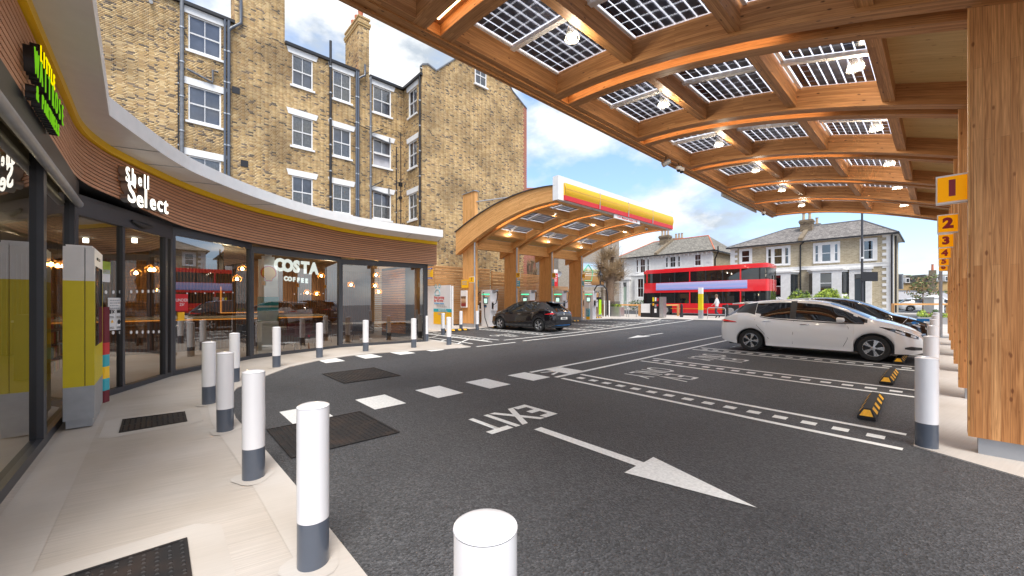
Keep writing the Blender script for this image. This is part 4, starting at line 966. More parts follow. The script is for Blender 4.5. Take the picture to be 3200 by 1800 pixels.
for k in range(1, 4): MB().box(fx1 + .02, fx1 + .124, 12.62 + 2.45 * k, 12.63 + 2.45 * k, 5.82, 6.54).build('panel_joint', 'grey_print', f)
hb_ = thing('height_sign', 'white maximum height sign hung under the yellow fascia', 'sign', (fx1, 17.6, 5.7))
MB().box(fx1 - .02, fx1 + .02, 16.35, 18.75, 5.62, 5.82).build('board', 'white_paint', hb_)
text('lettering', '12-8  Maximum height 3.9 M', .16, (fx1 + .022, 17.55, 5.72), (0, 1, 0), (0, 0, 1), 'sign_red', hb_, bold=.003)
labs = ['near left', 'near middle', 'middle left', 'middle right', 'far left', 'far right']
for k, (px, py) in enumerate([(1733, 672), (1594, 735), (1854, 706), (1714, 757), (1953, 727), (1816, 775)]):
    j, side = divmod(k, 2); x, y, z = PU(px, py, -12.75 if side == 0 else -15.6); add_pend(x, y, z, 'lit glass lamp under the small canopy, %s of six' % labs[k], 6)
domecam(2020, 718, 'pair of small cameras under the far end of the yellow fascia', u=-11.2); domecam(1910, 775, 'small camera hanging from the last arch of the small canopy', u=-14.2)

# ================================================================== SHOP
shop = thing('shop', 'curved shop front with dark grey glazing, brown slatted fascia and white roof edge', 'shop', (-10, 0, 0))
def cat(pts, n):     # Catmull-Rom through pts
    P = [Vector(p) for p in pts]; P = [P[0] * 2 - P[1]] + P + [P[-1] * 2 - P[-2]]; out = []
    for i in range(1, len(P) - 2):
        for k in range(n):
            t = k / n; a, b, c, d = P[i - 1:i + 3]; out.append(.5 * ((2 * b) + (c - a) * t + (2 * a - 5 * b + 4 * c - d) * t * t + (3 * b - 3 * c + d - a) * t ** 3))
    out.append(P[-2]); return out
FS = [(-2.6, -.80, 3.25, 3.92), (-4, -.80, 3.25, 3.92), (-6.8, -.80, 3.25, 3.92), (-7.9, -.79, 3.25, 3.92), (-8.55, -.66, 3.25, 3.91), (-9.15, -.40, 3.24, 3.90), (-10.5, .33, 3.14, 3.93), (-11.35, 1.02, 3.12, 3.93), (-12.15, 1.95, 3.10, 3.92), (-12.60, 3.08, 3.05, 3.88), (-13.02, 4.48, 3.01, 3.82), (-12.85, 6.0, 2.96, 3.73), (-12.45, 7.62, 2.92, 3.65)]
fc = cat([(a, b, c, ) for a, b, c, d in FS], 6); fd = cat([(a, b, d) for a, b, c, d in FS], 6)
# tangents/normals (towards the forecourt)
def nrm(i, ch):
    a = ch[max(i - 1, 0)]; c = ch[min(i + 1, len(ch) - 1)]; t = Vector((c.x - a.x, c.y - a.y, 0)).normalized(); return Vector((t.y, -t.x, 0)) * (1 if Vector((t.y, -t.x, 0)).dot(Vector((-a.x - 3, 6 - a.y, 0))) > 0 else -1)
NS = 12
core_ = MB()
for i in range(len(fc) - 1):
    n0, n1 = nrm(i, fc), nrm(i + 1, fc); z0, z1 = Vector((0, 0, fc[i].z)), 0
    core_.face([fc[i] - n0 * .02, fc[i + 1] - n1 * .02, fd[i + 1] - n1 * .02, fd[i] - n0 * .02])
    core_.face([fc[i] - n0 * .0, fc[i + 1], fc[i + 1] - n1 * .6, fc[i] - n0 * .6])
core_.build('fascia_backing', 'black_metal', shop)
for s_ in range(NS):
    f0, f1 = s_ / NS, (s_ + 1) / NS - .022; b = MB(); dist = 0
    for i in range(len(fc) - 1):
        n0, n1 = nrm(i, fc), nrm(i + 1, fc); L0 = (fc[i + 1] - fc[i]).length
        p = [fc[i].lerp(fd[i], f0), fc[i + 1].lerp(fd[i + 1], f0), fc[i + 1].lerp(fd[i + 1], f1), fc[i].lerp(fd[i], f1)]
        b.face(p, [(dist, s_), (dist + L0, s_), (dist + L0, s_ + .05), (dist, s_ + .05)]); b.face([p[0], p[0] - n0 * .02, p[1] - n1 * .02, p[1]]); b.face([p[3], p[2], p[2] - n1 * .02, p[3] - n0 * .02]); dist += L0
    e = fc[-1].lerp(fd[-1], f0), fc[-1].lerp(fd[-1], f1); b.face([e[0], e[0] + Vector((-.5, .12, 0)), e[1] + Vector((-.5, .12, 0)), e[1]])
    b.build('fascia_slat', 'cladding', shop, smooth=True)
yb_ = MB()
for i in range(len(fd) - 1):
    n0, n1 = nrm(i, fd), nrm(i + 1, fd); u_ = Vector((0, 0, .12)); o = Vector((0, 0, .0))
    a, c = fd[i] + n0 * .05 + o, fd[i + 1] + n1 * .05 + o
    yb_.face([a, c, c + u_, a + u_]); yb_.face([a - n0 * .3, c - n1 * .3, c, a]); yb_.face([a + u_, c + u_, c + u_ - n1 * .2, a + u_ - n0 * .2])
e = fd[-1] + Vector((.01, .01, 0)); yb_.face([e, e + Vector((-.5, .12, 0)), e + Vector((-.5, .12, .12)), e + Vector((0, 0, .12))]); yb_.build('yellow_band', 'yellow', shop, smooth=True)
# soffit and white roof edge
RE = [(-2.6, -.36, 4.0), (-4.63, -.38, 4.0), (-7.34, -.45, 4.0)]; RC = cat([(-7.34, -.45, 4.0), (-8.26, -.08, 4.0), (-9.0, .25, 4.0), (-9.7, .69, 4.0), (-10.8, 1.73, 4.0), (-11.55, 3.0, 3.95), (-11.9, 4.39, 3.9), (-11.85, 5.6, 3.85), (-11.6, 7.35, 3.80)], 5)
edge_ = [Vector(p) for p in RE[:2]] + RC
so_, wf, rt = MB(), MB(), MB(); th = .245
inner_ = []
for p in edge_:      # matching point on the fascia line
    q = min(fd, key=lambda a: (a.x - p.x) ** 2 + (a.y - p.y) ** 2); inner_.append(q + Vector((0, 0, .11)))
inner_[0] = Vector((-2.6, -.8, 4.03)); inner_[1] = Vector((-4.63, -.8, 4.03))
for i in range(len(edge_) - 1):
    a, c, p, q = edge_[i], edge_[i + 1], inner_[i], inner_[i + 1]; u_ = Vector((0, 0, th))
    so_.face([p, q, c, a]); wf.face([a, c, c + u_, a + u_]); pass
so_.build('soffit', 'soffit', shop)
wf.face([edge_[-1], edge_[-1] + Vector((-4, .6, .05)), edge_[-1] + Vector((-4, .6, th)), edge_[-1] + Vector((0, 0, th))]); wf.face([edge_[-1], inner_[-1], inner_[-1] + Vector((-3, .6, 0)), edge_[-1] + Vector((-4, .6, .05))])
wf.build('roof_edge', 'white_paint', shop)
rb = MB(); rb.face([Vector((-2.6, -.40, 4.12)), Vector((-2.6, -9, 4.12)), Vector((-19, -9, 4.12)), Vector((-19, 8.0, 3.95)), edge_[-1] + Vector((-3.9, .55, .1))] + [p + Vector((-.06, -.03, .14)) for p in edge_[::-1][:-1]]); rb.build('roof', 'lead', shop)
for i in (9, 14, 19, 24, 29, 34, 39):
    if i < len(inner_): MB().tube([edge_[i] - Vector((0, 0, .004)), inner_[i] - Vector((0, 0, .004))], .006, 4).build('soffit_joint', 'grey_print', shop)
# glazing facets: (start, end, kind)
FP = [(-2.75, -.93), (-4.7, -.93), (-6.5, -.93), (-8.62, -.93), (-10.78, .22), (-12.42, 1.86), (-13.24, 4.46), (-12.72, 7.3)]
def zhead(x, y): q = min(fc, key=lambda a: (a.x - x) ** 2 + (a.y - y) ** 2); return q.z + .02
def frame_bar(a, c, z0, z1, w_=.07, dpt=.1, nm='mullion', mat='frame_grey', par=None):
    a, c = Vector(a), Vector(c); t = (c - a).normalized(); n = Vector((t.y, -t.x)); b = MB(); m_ = (a + c) / 2
    b.obox((m_.x, m_.y, (z0 + z1) / 2), (t.x, t.y, 0), (n.x, n.y, 0), (0, 0, 1), (c - a).length / 2, dpt / 2, (z1 - z0) / 2); return b.build(nm, mat, par or shop)
for i in range(len(FP) - 1):
    a, c = Vector(FP[i]), Vector(FP[i + 1]); t = (c - a).normalized(); L_ = (c - a).length; z0 = zg(a.y) + .01; h0, h1 = zhead(*a), zhead(*c); hd = min(h0, h1)
    door = i == 3; fz = .16 if not door else .30
    frame_bar(a + t * .0, c, z0, z0 + .10, dpt=.1, nm='sill_frame'); frame_bar(a, c, hd - fz, hd + .01, dpt=.11, nm='head_frame')
    frame_bar(a, a + t * .075, z0 + .1, hd - fz, dpt=.1); frame_bar(c - t * .075, c, z0 + .1, hd - fz, dpt=.1)
    pan = [(0.075, L_ - .075)]
    if door:
        frame_bar(a + t * 1.0, a + t * 1.06, z0 + .1, hd - fz, dpt=.09); frame_bar(a + t * (L_ - .25), a + t * (L_ - .18), z0 + .1, hd - fz, dpt=.1); pan = [(.075, 1.0), (1.06, L_ - .25)]
    for (p, q) in pan:
        P, Q = a + t * p, a + t * q; b = MB(); b.face([(P.x, P.y, z0 + .1), (Q.x, Q.y, z0 + .1), (Q.x, Q.y, hd - fz), (P.x, P.y, hd - fz)]); b.build('window_pane', 'shop_glass', shop)
# black deep header over the left wing
MB().box(-2.6, -8.2, -.86, -.80, 3.02, 3.25).build('black_header', 'black_metal', shop)
MB().tube([(-2.6, -.84, 3.0), (-8.6, -.84, 3.0)], .05, 10).build('shutter_tube', 'galvanised', shop, smooth=True)
# door sensor
dd = (Vector(FP[4]) - Vector(FP[3])).normalized(); dn = Vector((-dd.y, dd.x)); p = Vector(FP[3]) + dd * 1.45 + dn * .06
if dn.dot(Vector((3, 3))) < 0: dn = -dn; p = Vector(FP[3]) + dd * 1.45 + dn * .08
MB().tube([(p.x - dd.x * .28, p.y - dd.y * .28, 2.99), (p.x, p.y, 2.95), (p.x + dd.x * .28, p.y + dd.y * .28, 2.99)], [.02, .06, .02], 10).build('door_sensor', 'black_metal', shop, smooth=True)
# far end wall of the shop, with glass return
MB().box(-16.5, -12.75, 7.32, 7.42, .1, 3.0).build('end_wall', 'frame_grey', shop)
# ------ inside
ins = MB(); ins.face([(-2.7, -.95, .03), (-8.6, -.95, .03), (-10.8, .2, .03), (-12.4, 1.8, .04), (-13.2, 4.4, .07), (-12.7, 7.3, .11), (-17.5, 7.3, .11), (-17.5, -7.5, .03), (-2.7, -7.5, .03)]); ins.build('shop_floor', 'shop_floor', shop)
ins = MB(); ins.face([(-2.7, -.9, 3.12), (-2.7, -7.5, 3.12), (-17.5, -7.5, 3.12), (-17.5, 7.3, 3.12), (-12.8, 7.3, 3.12), (-13.2, 4.4, 3.12), (-12.4, 1.8, 3.12), (-10.8, .2, 3.12), (-8.6, -.9, 3.12)]); ins.build('shop_ceiling', 'shop_ceiling', shop)
MB().box(-17.6, -17.5, -7.5, 7.4, 0, 3.12).box(-17.5, -2.7, -7.6, -7.5, 0, 3.12).box(-2.7, -2.6, -7.5, -.9, 0, 4.1).build('shop_wall', 'shop_wall', shop)
b = MB()
for i in range(150):
    y = -6 + i * .088; b.box(-17.42, -17.36, y, y + .05, .1, 2.9, 2)
b.build('wall_battens', 'warm_slat', shop, kind='stuff')
b = MB()
for i in range(26): b.box(-16.2, -14.1, 7.2, 7.24, .3 + i * .1, .38 + i * .1, 0)
b.build('timber_screen', 'fence_wood', shop, kind='stuff')
cn = thing('coffee_counter', 'long timber fronted coffee counter inside the shop', 'counter', (-15.6, 1, 0)); MB().box(-16.0, -15.3, -2.5, 4.5, .05, 1.05).build('counter_body', 'shop_wall', cn); MB().box(-16.1, -15.2, -2.6, 4.6, 1.05, 1.1).build('counter_top', 'table_top', cn)
b = MB()
for i in range(80): b.box(-15.3, -15.26, -2.5 + i * .0875, -2.45 + i * .0875, .1, 1.02, 2)
b.build('counter_battens', 'warm_slat', cn, kind='stuff'); MB().box(-15.24, -15.21, -2.5, 4.5, 1.0, 1.03).build('led_edge', 'neon_orange', cn)
MB().box(-17.3, -17.25, 1.7, 3.7, 1.15, 1.18).box(-17.3, -17.25, 1.7, 1.73, 1.15, 2.1).build('neon_frame', 'neon_orange', shop)
shl = thing('shop_shelving', 'low shelf unit of packets behind the first window beside the doors', 'shelf', (-12.6, -1.4, 0))
MB().box(-13.6, -11.9, -2.0, -1.6, .05, 1.3).build('carcass', 'shop_wall', shl)
for i in range(4):
    for j in range(9): MB().box(-13.5 + j * .18, -13.36 + j * .18, -1.6, -1.52, .12 + i * .3, .34 + i * .3).build('packet', ['sign_yellow', 'teal', 'maroon', 'white_paint', 'leaf_green', 'sign_red'][(i * 5 + j) % 6], shl)
def pendant_in(x, y, z, lab):
    t = thing('cafe_lamp', lab, 'lamp', (x, y, z), group='warm bulbs hanging inside the coffee shop')
    MB().lathe([(0, -.05), (.04, -.03), (.045, 0), (.02, .05), (0, .055)], 12, (x, y, z)).build('glowing_bulb', 'bulb', t, smooth=True)
    MB().tube([(x, y, z + .05), (x, y, 3.1)], .006, 5).build('flex', 'cable', t)
    b = MB()
    for i in range(10):
        a = 2 * math.pi * i / 10; b.tube([(x, y, z + .16), (x + .13 * math.cos(a), y + .13 * math.sin(a), z + .02), (x + .10 * math.cos(a), y + .10 * math.sin(a), z - .08)], .0025, 4, False)
    b.build('wire_shade', 'brass', t)
lampspots = [(1004, 862), (960, 915), (990, 918), (1097, 890), (1175, 860), (1172, 893), (757, 840), (741, 872), (425, 853), (469, 843), (481, 843), (140, 825), (160, 826), (1183, 912)]
where = ['topmost bulb behind the coffee lettering', 'left of the pair of bulbs under the coffee lettering', 'right of the pair of bulbs under the coffee lettering', 'bulb near the left side of the last window', 'upper bulb in the middle of the last window', 'lower bulb in the middle of the last window', 'upper bulb in the window with the bus reflection', 'lower bulb in the window with the bus reflection', 'bulb with wire shade behind the right hand door', 'left of two bulbs high behind the door', 'right of two bulbs high behind the door', 'left bulb behind the glass left of the totem', 'right bulb behind the glass left of the totem', 'pale round lamp low in the last window']
for (px, py), lab in zip(lampspots, where):
    dp_ = 15.2 if px > 900 else 12.5 if px > 600 else 11 if px > 300 else 9
    x, y, z = PD(px, py, dp_); pendant_in(x, y, z, 'glowing amber ' + lab if 'pale' not in lab else lab)
for p_, pw in (((-14.5, 4.5, 2.6), 26), ((-14.5, 1.5, 2.6), 26), ((-12.5, -2.5, 2.7), 26), ((-9.5, -3.5, 2.7), 22), ((-6, -3.5, 2.7), 15)): lamp('shop_light', p_, pw, None, (1, .78, .5), .15)
for px, py in ((268, 700), (420, 740)):
    x, y, z = PD(px, py, 9.5); MB().tube([(x, y, 3.1), (x, y, 3.0)], .05, 12).build('downlight', 'lamp_white', shop)
def round_table(x, y, lab):
    t = thing('cafe_table', lab, 'table', (x, y, .05)); MB().lathe([(0, .77), (.34, .77), (.34, .8), (0, .8)], 24, (x, y, 0)).build('table_top', 'table_top', t); MB().tube([(x, y, .06), (x, y, .77)], .03, 8).build('pedestal', 'black_metal', t); MB().lathe([(.2, .06), (.2, .08), (0, .09)], 16, (x, y, 0)).build('foot', 'black_metal', t)
def chair(x, y, rz, lab, mat='maroon'):
    t = thing('cafe_chair', lab, 'chair', (x, y, .06), rz, 'cafe chairs inside the shop')
    MB().box(-.23, .23, -.22, .22, .43, .49).build('seat', mat, t, local=True)
    b = MB()
    for i in range(8):
        a0, a1 = -1.9 + i * .475, -1.9 + (i + 1) * .475; b.hexa([(.24 * math.sin(a0), .24 * math.cos(a0), .5), (.24 * math.sin(a1), .24 * math.cos(a1), .5), (.28 * math.sin(a1), .28 * math.cos(a1), .5), (.28 * math.sin(a0), .28 * math.cos(a0), .5), (.24 * math.sin(a0), .24 * math.cos(a0), .82), (.24 * math.sin(a1), .24 * math.cos(a1), .82), (.28 * math.sin(a1), .28 * math.cos(a1), .82), (.28 * math.sin(a0), .28 * math.cos(a0), .82)])
    b.build('backrest', mat, t, local=True)
    for sx_ in (-1, 1):
        for sy in (-1, 1): MB().tube([(sx_ * .18, sy * .17, .43), (sx_ * .23, sy * .22, 0)], .015, 6).build('leg', 'warm_slat', t, local=True)
    return t
round_table(-14.3, 4.9, 'round pale cafe table behind the last wide window'); round_table(-13.5, 2.6, 'round cafe table behind the coffee lettering window'); round_table(-14.2, 6.5, 'round cafe table near the far end of the shop')
for x, y, r_, m_, lab in ((-14.9, 4.4, .6, 'dark_seat', 'dark tub chair left of the table in the last window'), (-14.4, 5.6, 3.4, 'dark_seat', 'dark tub chair right of the table in the last window'), (-14.0, 3.3, -.8, 'maroon', 'maroon chair beside the table behind the coffee lettering'), (-13.2, 3.4, 2.5, 'maroon', 'maroon chair nearest the glass behind the coffee lettering'), (-13.9, 2.0, .9, 'dark_seat', 'dark chair at the left of the coffee lettering window')): chair(x, y, r_, lab, m_)
# ------ lettering
def on_facade(px, py_c, extra=.0):
    """point of the slatted fascia seen at pixel px"""
    best = None
    for i in range(len(fc) - 1):
        for k in range(8):
            p = fc[i].lerp(fc[i + 1], k / 8); d_ = depth(p.x, p.y)
            if d_ < .5: continue
            x = 1600 + F * (p.x * CA + p.y * SA) / d_
            if best is None or abs(x - px) < best[0]: best = (abs(x - px), p, i)
    _, p, i = best; n = nrm(i, fc); t = (fc[i + 1] - fc[i]); t.z = 0; t.normalize(); p = Vector((p.x, p.y, zat(p.x, p.y, py_c))) + n * extra; return p, t, n
def fascia_text(chars, pys, size, mat, back, name, label, cat_, pxs, sx=1, bold=.01, ext=.05):
    t_ = None
    for ch, px, py, sz in zip(chars, pxs, pys, size):
        p, t, n = on_facade(px, py, ext + .02)
        if t_ is None: t_ = thing(name, label, cat_, tuple(p))
        xd = t if t.cross(Vector((0, 0, 1))).dot(n) > 0 else -t
        text('letter_body', ch, sz, p - n * .006, xd, (0, 0, 1), back, t_, ext=ext, bold=bold * 1.15, sx=sx); text('letter_face', ch, sz, p + n * (ext - .002), xd, (0, 0, 1), mat, t_, ext=.004, bold=bold, sx=sx)
    return t_
fascia_text('Shell', [545, 552, 562, 568, 572], [.34, .34, .30, .34, .34], 'letter_white', 'steel', 'illuminated_sign', 'upper word of the glowing white lettering on the curved fascia', 'sign', [371, 391, 412, 427, 438], sx=.66, bold=.004)
fascia_text('Select', [602, 622, 622, 632, 638, 645], [.50, .42, .46, .40, .40, .42], 'letter_white', 'steel', 'illuminated_sign', 'lower word of the glowing white lettering above the shop doors', 'sign', [385, 413, 432, 455, 478, 496], sx=.92, bold=.006)
def wing_text(s, x0, x1, zc, size, mat, bold, lab, sx=1):
    # letters on the left wing, reading towards the corner
    t_ = thing('illuminated_sign', lab, 'sign', ((x0 + x1) / 2, -.76, zc)); n = len(s)
    for i, ch in enumerate(s):
        if ch == ' ': continue
        x = x0 + (x1 - x0) * (i + .5) / n; o = Vector((x, -.755, zc))
        text('letter_body', ch, size, o, (-1, 0, 0), (0, 0, 1), 'black_metal', t_, ext=.03, bold=bold * 1.2, sx=sx); text('letter_face', ch, size, o + Vector((0, .033, 0)), (-1, 0, 0), (0, 0, 1), mat, t_, ext=.003, bold=bold, sx=sx)
wing_text('LITTLE', -5.12, -5.80, 3.66, .19, 'letter_yellow', .003, 'yellow word at the top of the green lettering on the left wing', .66); wing_text('WAITROSE', -4.92, -6.30, 3.50, .30, 'letter_green', -.002, 'large green word on the slatted fascia of the left wing', .54); wing_text('& PARTNERS', -4.98, -6.02, 3.27, .17, 'letter_green', .002, 'small green words under the large one on the left wing', .72)
# coffee lettering hung behind the glass
def glass_pt(px, py, seg, back_=.12):
    a, c = Vector(FP[seg]), Vector(FP[seg + 1]); t = (c - a).normalized(); n = Vector((t.y, -t.x));
    if n.dot(Vector((3 - a.x, 5 - a.y))) < 0: n = -n
    x, y, k = ray(px, py); # intersect with line
    o = a - n * back_; den = x * n.x + y * n.y; tt = (o.x * n.x + o.y * n.y) / den; return Vector((x * tt, y * tt, H + k * tt)), t, n
t_ = None
for body, py, sz, x0, x1 in (('COSTA', 835, .47, 872, 981), ('COFFEE', 874, .175, 893, 958)):
    sg = thing('illuminated_sign', {'COSTA': 'large pale illuminated word hanging behind the shop glass', 'COFFEE': 'smaller pale illuminated word hanging under the large one'}[body], 'sign', tuple(glass_pt(930, py, 5)[0]))
    for i, ch in enumerate(body):
        p, t, n = glass_pt(x0 + (x1 - x0) * i / (len(body) - 1), py + (3 if body == 'COSTA' else 1.5) * (i - 2), 5); xd = (t.x, t.y, 0)
        if Vector(xd).cross(Vector((0, 0, 1))).dot(Vector((n.x, n.y, 0))) < 0: xd = (-t.x, -t.y, 0)
        text('letter', ch, sz, p, xd, (0, 0, 1), 'letter_cool', sg, ext=.012, bold=.027 if body == 'COSTA' else .011, sx=.82)
# stickers on the doors
def sticker(px, py, w_, h_, seg, mats, lab, body=None, tm='sign_red'):
    p, t, n = glass_pt(px, py, seg, -.012); xd = Vector((t.x, t.y, 0))
    if xd.cross(Vector((0, 0, 1))).dot(Vector((n.x, n.y, 0))) < 0: xd = -xd
    nn = Vector((n.x, n.y, 0)); tt = thing('notice', lab, 'notice', tuple(p)); b = MB(); b.obox(p, xd, nn, (0, 0, 1), w_ / 2, .003, h_ / 2); b.build('sheet', mats, tt)
    if not body and w_ > .3: print_lines(tt, p + nn * .0045, xd, nn, w_ * .8, h_ * .8, 4, 'grey_print')
    if body: text('print', body, h_ * .5 / (1 + body.count('\n')), p + nn * .0045, xd, (0, 0, 1), tm, tt, ext=.0005)
    return tt
sticker(361, 951, .34, .22, 3, 'white_paint', 'white notice above four small square stickers on the door')

for px, py, lab in ((350, 980, 'upper left'), (372, 979, 'upper right'), (351, 1013, 'lower left'), (372, 1012, 'lower right')):
    o_ = sticker(px, py, .15, .2, 3, 'white_paint', lab + ' of four small square stickers on the door'); p, t, n = glass_pt(px, py, 3, -.02); nn = Vector((n.x, n.y, 0)); xd = Vector((t.x, t.y, 0)); zz_ = Vector((0, 0, 1))
    if xd.cross(zz_).dot(nn) < 0: xd = -xd
    b = MB()
    if lab == 'upper left': b.obox(p - xd * .035 + zz_ * .03, xd, nn, zz_, .018, .001, .032).obox(p + xd * .03 + zz_ * .03, (xd + zz_).normalized(), nn, (zz_ - xd).normalized(), .035, .001, .006).obox(p + xd * .03 + zz_ * .03, (xd - zz_).normalized(), nn, (zz_ + xd).normalized(), .035, .001, .006)
    elif lab == 'upper right': b.obox(p - xd * .012 + zz_ * .03, xd, nn, zz_, .036, .001, .024).face([p + xd * .026 + zz_ * .03, p + xd * .052 + zz_ * .012, p + xd * .052 + zz_ * .048])
    elif lab == 'lower left': b.face([p + zz_ * .075, p - xd * .03 + zz_ * .025, p + xd * .03 + zz_ * .025])
    else: b.face([p + zz_ * .035 + xd * .036 * math.cos(a) + zz_ * .04 * math.sin(a) for a in [i * math.pi / 6 for i in range(12)]])
    b.build('symbol', 'sign_yellow' if lab == 'lower left' else 'car_trim', o_); print_lines(o_, p - zz_ * .06, xd, nn, .11, .04, 2, 'car_trim')
sticker(568, 945, .3, .36, 4, 'sign_red', 'red age check notice at the left of the window beside the doors', 'UNDER\n25?', 'white_paint'); sticker(566, 989, .16, .18, 4, 'sign_yellow', 'small yellow notice under the red one')
sticker(329, 836, .22, .2, 3, 'leaf_lime', 'small green and white notice above the one with print'); sticker(329, 862, .2, .2, 3, 'white_paint', 'small white notice on the glass beside the totem')
dots = MB()
for seg, xs, ys_ in ((3, [331, 354, 376, 410, 428, 446, 464, 480, 497], (913, 1040)), (4, [585, 611, 640, 668, 700, 728], (922,)), (5, [920, 940, 957, 975, 993, 1010], (931,))):
    for yy in ys_:
        for px in xs:
            p, t, n = glass_pt(px, yy - (px - 331) * .02 * (1 if yy < 1000 else 1), seg, -.008); xd = Vector((t.x, t.y, 0)); r_ = .032 if seg == 3 else .018
            dots.face([p + xd * r_ * math.cos(a) + Vector((0, 0, r_ * math.sin(a))) for a in [i * math.pi / 4 for i in range(8)]])
dots.build('manifestation_dots', 'white_paint', shop)
# coloured banner strip standing inside behind the totem
bn = thing('banner', 'narrow maroon and teal printed banner just right of the totem', 'banner', tuple(G(317, 1285)))
x, y, _ = G(317, 1284); x2, y2, _ = G(329, 1280); z0 = zg(y)
cols = ['maroon', 'maroon', 'maroon', 'sign_red', 'teal', 'yellow', 'teal', 'maroon']; zs = np.linspace(.1, 1.48, 9)
for i, z in enumerate(zs[:-1]): MB().hexa([(x, y, z), (x2 - .04, y2 + .02, z), (x2 - .05, y2 + .04, z), (x - .01, y + .03, z), (x, y, zs[i + 1]), (x2 - .04, y2 + .02, zs[i + 1]), (x2 - .05, y2 + .04, zs[i + 1]), (x - .01, y + .03, zs[i + 1])]).build('printed_band', cols[7 - i], bn)
# rounded banner with a shell mark standing behind the lettered window
p, t, n = glass_pt(838, 850, 5, .3); xd = Vector((t.x, t.y, 0)); nn = Vector((n.x, n.y, 0))
if xd.cross(Vector((0, 0, 1))).dot(nn) < 0: xd = -xd
bt = thing('banner', 'white round shouldered banner with teal and green bands behind the lettered window', 'banner', (p.x, p.y, .05)); Z = Vector((0, 0, 1)); p0 = Vector((p.x, p.y, 0))
for nm, mt, z0_, z1_, hw in (('white_body', 'white_paint', 1.95, 2.75, .26), ('white_label', 'white_gloss', 1.7, 1.95, .27), ('teal_band', 'teal', 1.45, 1.7, .28), ('white_stripe', 'white_paint', 1.40, 1.45, .28), ('teal_band', 'teal', 1.3, 1.40, .28), ('green_band', 'leaf_green', 1.0, 1.3, .28), ('white_foot', 'white_paint', .1, 1.0, .28)): MB().obox(p0 + Z * (z0_ + z1_) / 2, xd, nn, Z, hw, .02, (z1_ - z0_) / 2).build(nm, mt, bt)
MB().obox(p0 + Z * 2.8, xd, nn, Z, .17, .018, .05).obox(p0 + Z * 2.89, xd, nn, Z, .09, .018, .05).build('cap', 'white_paint', bt)
SHELL_ON = (p0 + Z * 2.35 + nn * .03, tuple(xd), tuple(nn), bt)
# tall totem in front of the doors
tx0, tx1, ty0, ty1 = -7.98, -7.22, -.80, -.50
tot = thing('totem', 'tall white and yellow cabinet standing at the shop entrance', 'totem', ((tx0 + tx1) / 2, -.65, 0))
MB().box(-8.05, -7.05, -.82, -.56, .12, .52).build('grey_base', 'galvanised', tot)
for nm, mt, z0, z1 in (('yellow_panel', 'totem_yellow', .52, 1.81), ('white_panel', 'white_paint', 1.81, 2.22)):
    MB().box(-8.05, -7.05, -.82, -.645, z0, z1).build(nm, mt, tot); MB().box(-8.05, -7.06, -.637, -.56, z0, z1).build(nm, mt, tot)
MB().box(-8.03, -7.08, -.80, -.58, 2.22, 2.245).build('top_cap', 'white_paint', tot); MB().box(-8.04, -7.08, -.645, -.637, .13, 2.2).build('seam', 'black_metal', tot)
MB().box(-8.0, -7.08, -.80, -.58, .02, .12).build('plinth', 'galvanised', tot)
MB().box(-7.9, -7.14, -.56, -.553, 1.0, 2.0).build('display_window', 'car_glass', tot); MB().box(-7.6, -7.3, -.56, -.55, 2.09, 2.12).build('slot', 'black_metal', tot)
text('lettering', 'NEWSPAPERS', .26, (-7.5, -.824, 1.15), (0, 0, -1), (-1, 0, 0), 'stop_yellow', tot, bold=.004)

# ================================================================== SLATTED FENCE
def fence(lab, u, v0, v1, z0, z1, pitch=.106, post=2.0, zt=None, skip=None):
    t = thing('slatted_fence', lab, 'fence', (u, (v0 + v1) / 2, z0), group='horizontal slatted timber fences'); n_ = int((z1 - z0) / pitch); k = max(1, int((v1 - v0) / post))
    me = {}
    for j in range(k):
        a, c = v0 + (v1 - v0) * j / k, v0 + (v1 - v0) * (j + 1) / k
        MB().box(u - .09, u - .02, a - .03, a + .04, z0, z1, 2).build('post', 'fence_wood', t)
        for i in range(n_):
            z = z0 + .02 + i * pitch; b = MB(); q = random.uniform(-.006, .006); b.box(u - .02 + q, u + .004 + q, a + .004, c - .004, z, z + pitch - .026, 1)
            # shift the grain so boards differ
            sh = (random.random() * 9, random.random() * 9); b.uv = [[(p[0] + sh[0], p[1] + sh[1]) for p in f] for f in b.uv]
            b.build('slat', 'fence_wood', t)
    return t
fence('tall slatted timber fence behind the parking board and first charger', -19.3, 7.6, 15.7, .25, 3.72, post=2.7)
fence('slatted timber fence between the second and third small canopy columns', -19.3, 15.9, 20.3, .3, 3.55, post=2.2)
fence('lower slatted timber fence behind the third charger', -19.4, 20.4, 23.6, .3, 2.75, post=3)
fence('lowest pale slatted fence beside the grey charging post', -19.4, 23.7, 27.6, .35, 2.55, pitch=.16, post=4)
MB().box(-24, -19.6, 23.7, 23.8, 0, 2.5).build('stone_wall', 'grey_wall', label='low stone wall end behind the pale fence', category='wall')

